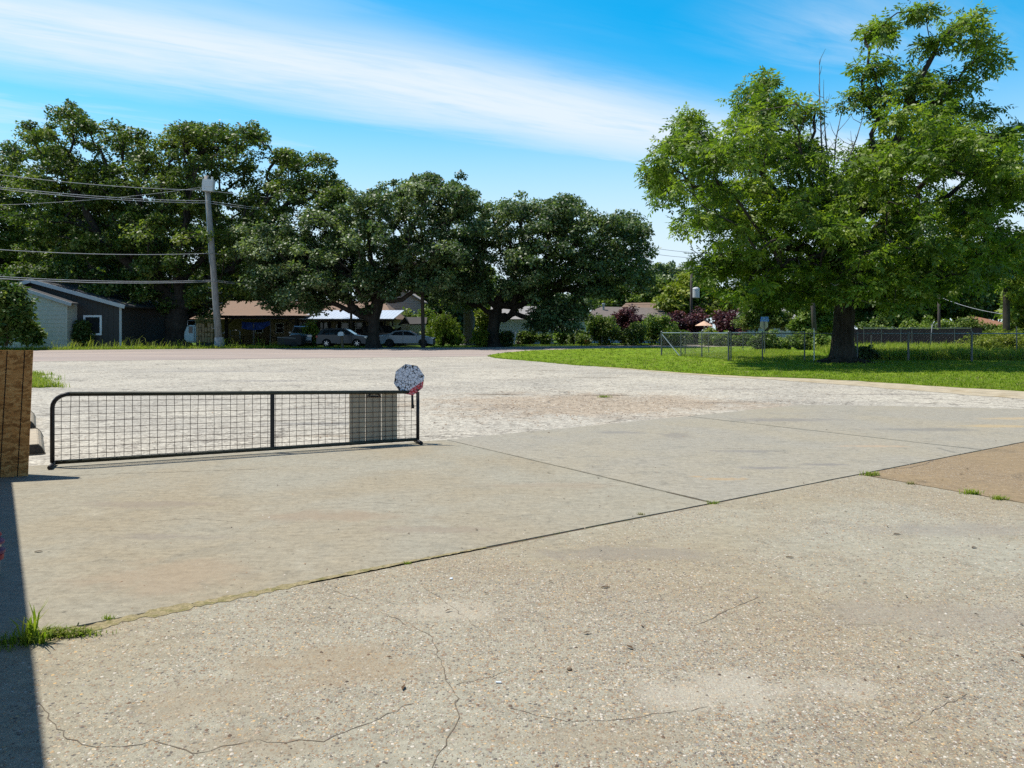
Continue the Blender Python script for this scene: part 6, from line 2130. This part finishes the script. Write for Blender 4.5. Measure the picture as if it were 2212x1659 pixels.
bk = thing('patterned_panel', 'brown patterned block screen standing between the oak trunk and the utility pole', 'screen', (XA(442, 63.5), 63.5, 0))
colx = np.linspace(XA(424, 63.5), XA(461, 63.5), 7)
rowz = [.42, .95, 1.32, 1.72, 2.12]
for i in range(6):
    for j in range(4):
        if j == 3 and i == 3:
            continue
        dz_ = random.uniform(-.05, .05)
        MB().cbox(((colx[i] + colx[i + 1]) / 2, 63.5 + random.uniform(-.03, .03), (rowz[j] + rowz[j + 1]) / 2 + dz_),
                  (colx[i + 1] - colx[i] - .035, .16, rowz[j + 1] - rowz[j] - .04)).build('block', MT['block'], bk, bevel=.015)
MB().box(colx[0], colx[-1], 63.45, 63.56, .05, .40).build('base', MT['post_dark'], bk)
r9 = np.random.default_rng(90)
N = 900
p = np.stack([r9.uniform(colx[0], colx[-1] + .3, N), 63.5 + r9.normal(0, .12, N), 2.15 + np.abs(r9.normal(0, .22, N))], 1)
V, Q = diamonds(p, unit(r9.normal(size=(N, 3)) + np.array([0, 0, .5])), unit(r9.normal(size=(N, 3)) + np.array([0, -.6, .6])), r9.uniform(.10, .2, N), r9.uniform(.04, .08, N))
np_mesh('dry_vine', V, Q, MT['grass_dry'], bk, tint=r9.random(N), kind='stuff')

bt = thing('small_boat', 'pale grey green hull shape standing on end between oak trunk and patterned screen', 'boat', (XA(408, 64.2), 64.2, 0))
MB().prism([(XA(398, 64.2), .5), (XA(421, 64.2), .35), (XA(422, 64.2), 1.95), (XA(404, 64.2), 1.95), (XA(396, 64.2), 1.2)], 64.2, 65.0).build('hull', MT['mint_wall'], bt, bevel=.12)
MB().box(XA(408, 64.2), XA(416, 64.2), 64.15, 64.19, 1.25, 1.85).build('hatch', MT['pane'], bt)
MB().tube([(XA(403, 64.2), 64.4, 1.9), (XA(403, 64.2), 64.4, 2.35), (XA(420, 64.2), 64.4, 2.35), (XA(420, 64.2), 64.4, 1.9)], .03, 6).build('rail', MT['galv'], bt)

mx = thing('mailbox', 'white mailbox on a thick wooden post in front of the grey crossover', 'mailbox', (XA(738, 61.6), 61.6, 0))
MB().cbox((XA(739, 61.6), 61.6, .62), (.20, .16, 1.30), 0, R(-4)).build('post', MT['stem'], mx)
prof = [(-.24, 0), (.24, 0), (.24, .20), (.17, .31), (0, .36), (-.17, .31), (-.24, .20)]
MB().prism([(XA(737, 61.6) + x * .95, 1.02 + z) for x, z in prof], 61.35, 61.9).build('box', MT['white'], mx)
MB().cbox((XA(737, 61.6) + .27, 61.6, 1.24), (.03, .18, .08)).build('flag', MT['redlight'], mx)
for lab, a, Y, w_, h_ in (('dark low table under the carport roof', 578, 75, 2.2, .78), ('grey workbench beside the blue tarp', 540, 76, 1.8, .9)):
    t = thing('work_table', lab, 'table', (XA(a, Y), Y, 0))
    MB().box(XA(a, Y) - w_ / 2, XA(a, Y) + w_ / 2, Y - .4, Y + .4, h_ - .06, h_).build('table_top', MT['plank'], t)
    for sx in (-1, 1):
        for sy in (-1, 1):
            MB().cbox((XA(a, Y) + sx * (w_ / 2 - .08), Y + sy * .32, (h_ - .06) / 2), (.08, .08, h_ - .06)).build('leg', MT['plank'], t)
fw = thing('brush_pile', 'pile of cut branches on the grass left of the pale grey trunk', 'brush pile', (XA(985, 74), 74, 0))
rb_ = np.random.default_rng(4)
mb = MB()
for k in range(46):
    a = Vector((XA(985, 74) + rb_.normal(0, .8), 74 + rb_.normal(0, .5), .05 + abs(rb_.normal(0, .18))))
    d_ = Vector((rb_.normal(), rb_.normal() * .6, abs(rb_.normal(0, .28)))).normalized() * rb_.uniform(.5, 1.4)
    mb.tube([a, a + d_ * .5 + Vector((0, 0, .03)), a + d_], [.03, .022, .01], 5)
mb.build('cut_branch', MT['stem'], fw, kind='stuff')

# ------------------------------------------------------------------ the shop building whose eave shades the left edge
bd_ = Vector((-.583, .812, 0))
bn_ = Vector((-.812, -.583, 0))           # away from the open side
S1 = Vector((-1.64, 2.55, 0)) - Vector((-SUN_DIR.x / SUN_DIR.z * 2.9, -SUN_DIR.y / SUN_DIR.z * 2.9, 0))
sp_ = thing('shop_building', 'low metal sided shop building standing just outside the left edge', 'building', (S1 + bn_ * 3))
e0, e1 = S1 - bd_ * 2.4, S1 + bd_ * 6.05


def shop_box(a0, a1, n0, n1, z0, z1, nm, m):
    c = [e0.lerp(e1, a0) + bn_ * n0, e0.lerp(e1, a1) + bn_ * n0, e0.lerp(e1, a1) + bn_ * n1, e0.lerp(e1, a0) + bn_ * n1]
    MB().slab([(q.x, q.y) for q in c], z0, z1).build(nm, m, sp_)


shop_box(0, 1, 0.0, 7.0, 2.75, 2.9, 'roof', MT['tin'])
shop_box(.02, .985, .35, 6.8, 0, 2.75, 'wall', MT['shop'])
for k in range(34):
    a = .03 + .95 * k / 34
    shop_box(a, a + .004, .32, .349, 0, 2.70, 'wall_rib', MT['shop'])

# osb panel
ob0, ob1 = Vector((XA(60, 7.65), 7.65, 0)), Vector((XA(60, 7.65) - 1.22, 7.65 - .36, 0))
pw = thing('osb_panel', 'upright brown strand board panel with black marker lines at the left edge', 'panel', ob0)
dv = (ob1 - ob0).normalized()
pn = Vector((dv.y, -dv.x, 0))
if pn.y > 0:
    pn = -pn
lean = Vector((.055, 0, 0))
hP = 1.33
vs = []
for z, ln_ in ((0, Vector((0, 0, 0))), (hP, lean)):
    for q in (ob0, ob1):
        for s in (0, 1):
            pnt = q + ln_ - pn * (.012 * s)
            vs.append((pnt.x, pnt.y, z + (.018 if (z > 0 and q is ob1) else 0)))
MB().add(vs, [(0, 2, 6, 4), (1, 5, 7, 3), (0, 4, 5, 1), (2, 3, 7, 6), (0, 1, 3, 2), (4, 6, 7, 5)]).build('board', MT['osb'], pw)
for off in (.075, .235):
    p0 = ob0 + dv * (off + .02) + pn * .0015
    p1 = ob0 + dv * off + lean + pn * .0015
    MB().add([p0 - dv * .0045, p0 + dv * .0045, p1 + dv * .0045 + Vector((0, 0, hP - .003)), p1 - dv * .0045 + Vector((0, 0, hP - .003))], [(0, 1, 2, 3)]).build('marker_line', MT['ink'], pw)
for off in (.05, .55, 1.15):
    p0 = ob0 + dv * off - pn * .06
    MB().bar(p0, p0 + lean + Vector((0, 0, hP - .02)), .038, .09, (pn.x, pn.y, 0)).build('stud', MT['stud'], pw)

# red stacked containers half out of the frame, in the shade
rx, ry = XA(-20.5, 4.55), 4.55
rc = thing('red_container', 'dark red and purple stacked containers cut by the left edge, in the shade', 'container', (rx, ry, 0))
MB().lathe([(.05, 0), (.05, .09)], (rx, ry, 0), 14).build('stem', MT['beige'], rc)
MB().lathe([(.045, .091), (.070, .10), (.072, .13), (.066, .135)], (rx, ry, 0), 18).build('cup', MT['red'], rc)
MB().lathe([(.060, .136), (.078, .14), (.080, .158), (.05, .178)], (rx, ry, 0), 18).build('ring', MT['purple'], rc)
MB().lathe([(.056, .179), (.056, .192)], (rx, ry, 0), 18).build('neck', MT['beige'], rc)
MB().lathe([(.050, .193), (.074, .20), (.076, .214), (.05, .24)], (rx, ry, 0), 18).build('ring', MT['purple'], rc)
MB().lathe([(.040, .241), (.060, .25), (.052, .268), (.02, .275)], (rx, ry, 0), 18).build('cap', MT['red'], rc)
# ------------------------------------------------------------------ gate
gA, gB = Vector((XA(113, 8.12), 8.12, 0)), Vector((XA(902.5, 9.85), 9.85, 0))
ga = thing('wire_gate', 'dark tube framed wire mesh gate standing across the concrete drive', 'gate', gA)
hA, hB = .825, .70
gd_ = (gB - gA)
gL = gd_.length
gu = gd_ / gL
gn = Vector((-gu.y, gu.x, 0))
zb0 = .055


def GP(s, f, off=0.0):
    """point on the gate: s along it in metres, f height share"""
    h = hA + (hB - hA) * s / gL
    q = gA + gu * s + gn * off
    return Vector((q.x, q.y, zb0 + (h - zb0) * f))


# round cornered post and top rail
arc = [GP(0, 0)] + [GP(0, .55), GP(0, .80)]
for k in range(1, 7):
    a = math.pi / 2 * k / 6
    s_ = .17 * (1 - math.cos(a))
    arc.append(GP(s_, .80 + .20 * math.sin(a)))
MB().tube(arc, .024, 10).build('end_post', MT['gate'], ga, smooth=True)
MB().tube([GP(.17, 1.0), GP(gL * .5, 1.0), GP(gL - .0, 1.0)], [.026, .026, .023], 10).build('top_rail', MT['gate_green'], ga, smooth=True)
MB().tube([GP(0.03, 0), GP(gL * .5, 0), GP(gL - .02, 0)], [.024, .024, .022], 10).build('bottom_rail', MT['gate_green'], ga, smooth=True)
MB().tube([GP(gL, -.02), GP(gL, 1.0)], .023, 10).build('end_post', MT['gate'], ga, smooth=True)
sm_ = gL * .555
MB().bar(GP(sm_, 0.02), GP(sm_, .99), .05, .03, tuple(gn)).build('middle_post', MT['gate'], ga)
# feet across the ends
for s_ in (0.0, gL):
    c = gA + gu * s_
    MB().tube([(c.x + gn.x * .16, c.y + gn.y * .16, .026), (c.x - gn.x * .16, c.y - gn.y * .16, .026)], .026, 10).build('foot', MT['gate'], ga, smooth=True)
# wires
nv = 48
wr_ = random.Random(3)
for k in range(1, nv):
    s_ = gL * k / nv + wr_.uniform(-.006, .006)
    if abs(s_ - sm_) < .03:
        continue
    top = .985 if s_ > .17 else .80 + .19 * math.sqrt(max(0, 1 - ((.17 - s_) / .17) ** 2))
    MB().tube([GP(s_, .02), GP(s_ + wr_.uniform(-.006, .006), .5, wr_.uniform(-.004, .004)), GP(s_ + wr_.uniform(-.004, .004), top)], .0031, 5, False).build('wire', MT['wire'], ga)
for k in range(1, 10):
    f = k / 10 + wr_.uniform(-.006, .006)
    pts = [GP(gL * q / 12, f + wr_.uniform(-.004, .004), .006) for q in range(13)]
    if f > .82:
        pts[0] = GP(.06, f, .006)
    MB().tube(pts, .0031, 5, False).build('wire', MT['wire'], ga)
# grey boards wired to the back of the gate
gb = thing('grey_board_panel', 'grey three board panel fixed behind the right part of the wire gate', 'panel', gA + gu * (gL * .82))
sA, sB = gL * .782, gL * .935
for k in range(3):
    a, b = sA + (sB - sA) * k / 3 + .004, sA + (sB - sA) * (k + 1) / 3 - .004
    o1, o2 = .025 + (.006 if k == 1 else 0), .045
    vs = [GP(a, -.02, o1), GP(b, -.02, o1), GP(b, .965, o1), GP(a, .965, o1), GP(a, -.02, o2), GP(b, -.02, o2), GP(b, .965, o2), GP(a, .965, o2)]
    MB().add(vs, [(0, 1, 2, 3), (7, 6, 5, 4), (0, 4, 5, 1), (1, 5, 6, 2), (2, 6, 7, 3), (3, 7, 4, 0)]).build('board', MT['greyboard'], gb)
c = GP(sA + (sB - sA) * .5, .93, .018)
MB().tube([c + gu * -.09 + Vector((0, 0, -.02)), c + gu * -.05 + Vector((0, 0, .02)), c + gu * .0 + Vector((0, 0, .03)), c + gu * .06 + Vector((0, 0, .015)), c + gu * .10 + Vector((0, 0, -.02)),
           c + gu * .03 + Vector((0, 0, -.012)), c + gu * -.06 + Vector((0, 0, -.008))], .008, 6).build('wire_coil', MT['black'], gb)
# old octagon sign on the gate
sc_ = W(884, 820, 9.78)
so = thing('octagon_sign', 'octagonal sign with cracked grey paint and a red patch, fixed to the gate corner', 'sign', sc_)
oct_ = [(.213 * math.cos(R(22.5 + 45 * k - 9)), .218 * math.sin(R(22.5 + 45 * k - 9))) for k in range(8)]
MB().prism(oct_, -.003, .003).build('plate', MT['crackle'], so, local=True)
MB().tube([(.03, .012, -.10), (.04, .012, -.205), (.045, .010, -.38)], [.014, .014, .017], 8).build('bracket', MT['black'], so, local=True)
MB().tube([(.045, .010, -.34), (.046, .010, -.39)], .021, 8).build('bracket_end', MT['gate'], so, local=True)

# parking stops
for i, (px, py, ln_, lab) in enumerate(((97, 979, 1.75, 'nearer concrete parking stop beside the strand board panel'), (78, 925.5, 1.75, 'farther concrete parking stop mostly hidden by the strand board panel'))):
    c = G(px, py)
    t = thing('parking_stop', lab, 'parking stop', c, 'concrete parking stops')
    ax_ = -U                               # width runs to the left
    prof = [(0, 0), (.24, 0), (.21, .07), (.17, .115), (.07, .115), (.03, .07)]
    vs = []
    for s_ in (0, ln_):
        for w_, z in prof:
            q = c + ax_ * w_ + Wd * s_
            vs.append((q.x, q.y, z))
    n = 6
    MB().add(vs, [tuple(range(n)), tuple(range(n, 2 * n))[::-1]] + [(k, (k + 1) % n, (k + 1) % n + n, k + n) for k in range(n)]).build('stop_bar', MT['stop_concrete'], t, bevel=.008)
    vs = []
    for s_ in (-.006, .0005):
        for w_, z in prof:
            q = c + ax_ * w_ + Wd * s_
            vs.append((q.x, q.y, z * .985 + .001))
    MB().add(vs, [tuple(range(n)), tuple(range(n, 2 * n))[::-1]] + [(k, (k + 1) % n, (k + 1) % n + n, k + n) for k in range(n)]).build('end_face', MT['stop_end'], t)  # thin plate over the end carries its painted shade

# ------------------------------------------------------------------ grass, weeds and litter
r = np.random.default_rng(99)


def scatter(poly, n, weight=True, ymax=75, ymin=0):
    xs = np.array([p[0] for p in poly])
    ys = np.array([p[1] for p in poly])
    out = []
    tot = 0
    while tot < n:
        y = 1 / r.uniform(1 / min(ymax, ys.max()), 1 / max(ys.min(), 10, ymin), n * 2) if weight else r.uniform(ys.min(), ys.max(), n * 2)
        x = r.uniform(np.maximum(xs.min(), -.73 * y - 1), np.minimum(xs.max(), .73 * y + 1), n * 2)
        k = in_poly(x, y, [(p[0], p[1]) for p in poly])
        q = np.stack([x[k], y[k]], 1)
        out.append(q)
        tot += len(q)
    return np.concatenate(out)[:n]


def tufts(c2, per, spread, h, w, lean, z=.0):
    n = len(c2)
    p = np.repeat(c2, per, 0) + r.normal(0, spread, (n * per, 2))
    hh = np.repeat(h, per) * r.uniform(.6, 1.2, n * per)
    ww = np.repeat(w, per) * r.uniform(.7, 1.2, n * per)
    P = np.concatenate([p, np.full((len(p), 1), z)], 1)
    return blades(P, hh, ww, r, lean)


def grass_obj(name, label, c2, per, spread, h, w, lean, z, m, tmean=.5, tsd=.2, cat=None):
    V, Q = tufts(c2, per, spread, h, w, lean, z)
    nb = len(c2) * per
    t1 = np.clip(np.repeat(r.normal(tmean, tsd * .7, len(c2)), per) + r.normal(0, tsd, nb), 0, 1)
    o = np_mesh(name, V, Q, m, None, tint=np.concatenate([t1, t1]), kind='stuff')
    o['label'] = label
    return o


c2 = scatter(lawn_poly, 15000)
dist = c2[:, 1]
grass_obj('lawn_grass', 'short mown grass covering the lawn', c2, 4, .05, r.uniform(.035, .075, len(c2)), .010 + dist * .00028, .7, .012, MT['grass'])
c2 = scatter(lawn_poly, 1500)
grass_obj('lawn_clumps', 'taller darker clumps standing in the lawn', c2, 10, .07, r.uniform(.06, .13, len(c2)), .012 + c2[:, 1] * .0003, .9, .012, MT['grass'], .30, .2)
c2 = scatter(lawn_poly, 1100)
grass_obj('lawn_dry_grass', 'straw coloured bits in the lawn', c2, 7, .10, r.uniform(.035, .07, len(c2)), .010 + c2[:, 1] * .0003, 1.1, .012, MT['grass_dry'], .5, .25)
# tufts along the lawn edge
ed = []
for a, b in zip(lawn_edge[:-1], lawn_edge[1:]):
    n = int((b - a).length / .05)
    for k in range(n):
        q = a.lerp(b, r.random())
        ed.append((q.x + r.normal(0, .06), q.y + abs(r.normal(0, .12))))
ed = np.array(ed)
ed = ed[(ed[:, 1] < 60) & (np.abs(ed[:, 0]) < .75 * ed[:, 1])]
grass_obj('edge_grass', 'grass tufts along the worn lawn edge', ed, 4, .03, r.uniform(.04, .10, len(ed)), .010 + ed[:, 1] * .00028, .8, .0, MT['grass'], .55, .25)
# tall weedy growth behind the long fence run
wpoly = [(16.8, 36.2), (36, 36.0), (46, 60), (24, 60), (19.5, 44), (17.6, 39)]
c2 = scatter(wpoly, 3800, ymin=30)
grass_obj('tall_weeds', 'tall yellow green weeds behind the long fence run', c2, 8, .16, r.uniform(.25, .75, len(c2)), np.full(len(c2), .035), .9, 0, MT['grass'], .62, .25)
c2 = scatter([(9.6, 42), (11, 36.6), (17, 36.2), (19, 50), (22, 58)], 2600, ymin=30)
grass_obj('yard_grass', 'longer grass inside the fenced yard', c2, 6, .08, r.uniform(.08, .2, len(c2)), np.full(len(c2), .022), .8, .012, MT['grass'], .58, .25)
# roadside grass on the far verge
rs_ = []
far_edge = [G(-80, 757.6), G(0, 757), G(250, 755), G(500, 753), G(600, 752.4)]
for a, b in zip(far_edge[:-1], far_edge[1:]):
    L_ = (b - a).length
    for k in range(int(L_ * 46)):
        q = a.lerp(b, r.random())
        rs_.append((q.x, q.y + abs(r.normal(0, 1.3)) + .02))
rs_ = np.array(rs_)
grass_obj('verge_grass', 'bright rough grass on the far verge of the road', rs_, 7, .09, r.uniform(.10, .34, len(rs_)), np.full(len(rs_), .032), .9, 0, MT['grass'], .62, .22)
k = r.random(len(rs_)) < .20
tall = rs_[k] + np.array([0, .6])
grass_obj('seeding_grass', 'tall arching seed grass in front of the charcoal building', tall, 3, .12, r.uniform(.45, 1.15, len(tall)), np.full(len(tall), .026), 1.15, 0, MT['grass'], .7, .25)
fr = []
for a, b in ((G(600, 752.4), G(800, 751.5)), (G(930, 750.9), G(1040, 750)), (G(1080, 748), G(1420, 745.4))):
    for _ in range(int((b - a).length * 30)):
        q = a.lerp(b, r.random())
        fr.append((q.x, q.y + .3 + abs(r.normal(0, 1.6))))
fr = np.array(fr)
grass_obj('yard_edge_grass', 'grass along the yards beyond the road', fr, 6, .09, r.uniform(.06, .2, len(fr)), np.full(len(fr), .034), .8, 0, MT['grass'], .45, .25)
# grass patches by the parking stops
gp = []
for (px, py, n, sx, sy) in ((70, 830, 110, .22, .22), (74, 836, 60, .36, .06), (62, 812, 110, .22, .4), (90, 835, 22, .30, .04), (40, 822, 160, .5, .5)):
    c = G(px, py)
    gp.append(np.stack([c.x + r.normal(0, sx, n), c.y + r.normal(0, sy, n)], 1))
gp = np.concatenate(gp)
grass_obj('lot_grass', 'patch of bright grass behind the strand board panel', gp, 9, .06, r.uniform(.06, .22, len(gp)), np.full(len(gp), .014), .9, -.01, MT['grass'], .62, .22)


# weeds in the slab joint, near left
def weed(name, label, cx_, cy_, specs, m, group='weeds in the concrete joints'):
    t = thing(name, label, 'weed', (cx_, cy_, 0), group)
    Vs, Qs, Ts, b = [], [], [], 0
    for (ox, oy, sx, sy, n, h0, h1, w_, ln_) in specs:
        P = np.stack([cx_ + ox + r.normal(0, sx, n), cy_ + oy + r.normal(0, sy, n), np.full(n, -.004)], 1)
        V, Q = blades(P, r.uniform(h0, h1, n), r.uniform(.6, 1.2, n) * w_, r, ln_)
        Vs.append(V)
        Qs.append(Q + b)
        b += len(V)
        tt_ = np.clip(r.normal(.5, .25, n), 0, 1)
        Ts += [tt_, tt_]
    np_mesh('leaf_blade', np.concatenate(Vs), np.concatenate(Qs), m, t, tint=np.concatenate(Ts), kind='stuff')
    return t


jp = G(70, 1388)
weed('joint_weed', 'taller grass weed with broad blades where shade meets sun in the joint', jp.x, jp.y,
     [(0, 0, .02, .015, 26, .06, .17, .012, .7), (.0, .01, .012, .01, 7, .16, .25, .013, .55), (.03, .0, .03, .015, 30, .05, .12, .010, .9), (-.06, -.02, .05, .03, 60, .03, .09, .006, .9), (-.14, -.03, .08, .035, 150, .02, .07, .004, 1.0)], MT['grass'])
jp = G(130, 1372)
t = weed('joint_weed', 'creeping leafy weed mat along the sunny end of the joint', jp.x, jp.y,
         [(0, 0, .075, .018, 520, .015, .050, .0060, 1.3), (.05, .012, .07, .012, 260, .010, .04, .0045, 1.3)], MT['grass'])
N = 260
P = np.stack([jp.x + r.normal(0, .07, N), jp.y + r.normal(0, .018, N), r.uniform(.004, .03, N)], 1)
V, Q = diamonds(P, unit(r.normal(size=(N, 3)) * np.array([1, 1, .4])), unit(r.normal(size=(N, 3)) * .5 + np.array([0, 0, 1])), r.uniform(.012, .03, N), r.uniform(.006, .013, N))
np_mesh('leaf_blade', V, Q, MT['grass_dry'], t, tint=r.random(N), kind='stuff')
for px, py, s, lab, m in ((232, 1338, .6, 'sparse olive weed just right of the creeping mat', 'grass'), (1204, 1152, .7, 'single thin sprout in the middle of the long joint', 'grass'),
                          (1540, 1088, .8, 'small weed on the joint near the orange stain', 'grass'), (1880, 1027, 1.5, 'green tuft where three slabs meet', 'grass'),
                          (2096, 1067, 1.5, 'tuft on the cross joint of the brown slab', 'grass'), (2158, 1079, 1.2, 'smaller tuft near the right edge on the cross joint', 'grass'),
                          (1968, 1046, .9, 'dry wisp between the two right tufts', 'grass_dry'), (880, 1218, .4, 'tiny moss tuft at the bend of the joint', 'grass'),
                          (1385, 1112, .5, 'faint weed left of the joint middle', 'grass_dry'), (1305, 858, 2.6, 'flat weed in the gravelly hollow of the lot', 'grass')):
    c = G(px, py)
    n = 60 if s < 1 else 110
    if px == 1204:
        n = 4
    weed('joint_weed', lab, c.x, c.y, [(0, 0, .030 * s, .012 * s, n, min(.03, .012 * (s + .4)), min(.075, .04 * (s + .3)), .004 * (min(s, 2) + .4), 1.1)], MT[m])

# pebbles and crumbs lying loose on the concrete
n = 2600
yy = 1 / r.uniform(1 / 11.0, 1 / 2.2, n)
xx = r.uniform(-.55, .80, n) * yy
keep = ~((xx < -.3) & (yy > 4.5) & (r.random(n) < .5))
xx, yy = xx[keep], yy[keep]
n = len(xx)
sz = r.uniform(.0018, .0055, n) * r.choice([1, 1, 1, 1.7], n)
base = np.array([[math.cos(a), math.sin(a), 0] for a in np.arange(6) * math.pi / 3] + [[0, 0, .75]])
an = r.uniform(0, 6.28, n)
st2 = r.uniform(.6, 1.3, n)
bx_ = base[None, :, 0] * st2[:, None]
by_ = base[None, :, 1] / st2[:, None]
ca, sa = np.cos(an)[:, None], np.sin(an)[:, None]
V = np.stack([xx[:, None] + (bx_ * ca - by_ * sa) * sz[:, None], yy[:, None] + (bx_ * sa + by_ * ca) * sz[:, None], np.repeat(base[None, :, 2], n, 0) * sz[:, None] + .0005], 2)
F = (np.arange(n) * 7)[:, None, None] + np.array([[k, (k + 1) % 6, 6] for k in range(6)])[None]
peb_m, nt, p = new_mat("loose_pebble")
at = nt.n.new('ShaderNodeAttribute')
at.attribute_name = 'tint'
nt.put(p.inputs['Base Color'], nt.ramp(at.outputs['Fac'], [(0, (.05, .035, .025)), (.3, (.16, .10, .06)), (.6, (.30, .21, .13)), (.85, (.42, .37, .30)), (1, (.47, .44, .38))]))
p.inputs['Roughness'].default_value = .85
o = np_mesh('pebbles', V.reshape(-1, 3), F.reshape(-1, 3), peb_m, None, tint=np.repeat(r.random(n), 6), kind='stuff', k=3)
o['label'] = 'loose pebbles and crumbs scattered over the concrete'
n = 5200
m1 = int(n * .55)
sx = np.concatenate([1.6 + r.normal(0, 2.6, m1), r.uniform(-8, 14, n - m1)])
sy = np.concatenate([14.6 + r.normal(0, 1.7, m1), r.uniform(8.5, 30, n - m1)])
sl = sx - J0.x
tt0 = -(U.y) * (sx - J0.x) + U.x * (sy - J0.y)
k = (tt0 > 5.0) & ~in_poly(sx, sy, [(p.x, p.y) for p in lawn_poly])
sx, sy = sx[k], sy[k]
n = len(sx)
sz = r.uniform(.004, .013, n) * r.choice([1, 1, 1, 1.6], n)
an = r.uniform(0, 6.28, n)
st2 = r.uniform(.6, 1.3, n)
bx_ = base[None, :, 0] * st2[:, None]
by_ = base[None, :, 1] / st2[:, None]
ca, sa = np.cos(an)[:, None], np.sin(an)[:, None]
V = np.stack([sx[:, None] + (bx_ * ca - by_ * sa) * sz[:, None], sy[:, None] + (bx_ * sa + by_ * ca) * sz[:, None], np.repeat(base[None, :, 2], n, 0) * sz[:, None] - .011], 2)
F = (np.arange(n) * 7)[:, None, None] + np.array([[k, (k + 1) % 6, 6] for k in range(6)])[None]
o = np_mesh('gravel', V.reshape(-1, 3), F.reshape(-1, 3), peb_m, None, tint=np.repeat(r.uniform(.1, 1, n), 6), kind='stuff', k=3)
o['label'] = 'loose gravel on the worn lot'
# dead leaves
n = 46
yy = 1 / r.uniform(1 / 13.0, 1 / 3.0, n)
xx = r.uniform(-.25, .72, n) * yy
P = np.stack([xx, yy, np.full(n, .006)], 1)
a = r.uniform(0, 6.28, n)
V, Q = diamonds(P, np.stack([np.cos(a), np.sin(a), r.uniform(-.05, .25, n)], 1), unit(np.stack([r.normal(0, .25, n), r.normal(0, .25, n), np.ones(n)], 1)), r.uniform(.02, .05, n), r.uniform(.008, .02, n))
o = np_mesh('leaf_litter', V, Q, MT['leaf_litter'], None, kind='stuff')
o['label'] = 'small dead leaves and twigs lying about the concrete'


def curled_leaf(px, py, L_, w_, rot, lab):
    c = G(px, py)
    t = thing('dead_leaf', lab, 'leaf', c, 'dead leaves on the concrete', rot)
    vs, fs = [], []
    for i in range(7):
        u = i / 6
        ww = w_ * math.sin(math.pi * min(1, u * .92 + .05)) ** .7
        for j in (-1, 0, 1):
            vs.append(((u - .5) * L_, j * ww / 2, .003 + .004 * abs(j) * (1 - .4 * u) + .004 * math.sin(u * 3)))
    for i in range(6):
        for j in range(2):
            k = i * 3 + j
            fs.append((k, k + 3, k + 4, k + 1))
    MB().add(vs, fs).build('blade', MT['leaf_litter'], t, local=True, smooth=True)


curled_leaf(1308, 1270, .055, .020, .2, 'dark curled leaf on the aggregate slab right of its middle')
curled_leaf(1706, 1205, .05, .018, -.1, 'flat dark leaf on the near slab toward the right')
curled_leaf(1938, 1155, .06, .02, .15, 'brown leaf far right on the near slab')
curled_leaf(2104, 1184, .05, .018, .5, 'last brown leaf beside the right edge')
curled_leaf(83, 1193, .05, .022, .3, 'small dark scrap on the slab just right of the shade edge')
for px, py, s, lab in ((1230, 1447, .013, 'flat brown pebble lying above the white stub'), (975, 1251, .012, 'pale pebble below the long joint')):
    c = G(px, py)
    t = thing('loose_stone', lab, 'pebble', c)
    MB().lathe([(s * .7, 0), (s, s * .3), (s * .8, s * .6), (s * .3, s * .75)], (c.x, c.y, 0), 9).build('stone', MT['stem' if px > 1000 else 'white'], t, smooth=True)
c = G(1077, 1476)
t = thing('white_stub', 'short white paper stub lying on the aggregate concrete', 'stub', c)
MB().tube([(c.x - .012, c.y + .001, .005), (c.x + .012, c.y - .001, .005)], .0045, 8).build('paper', MT['white'], t)
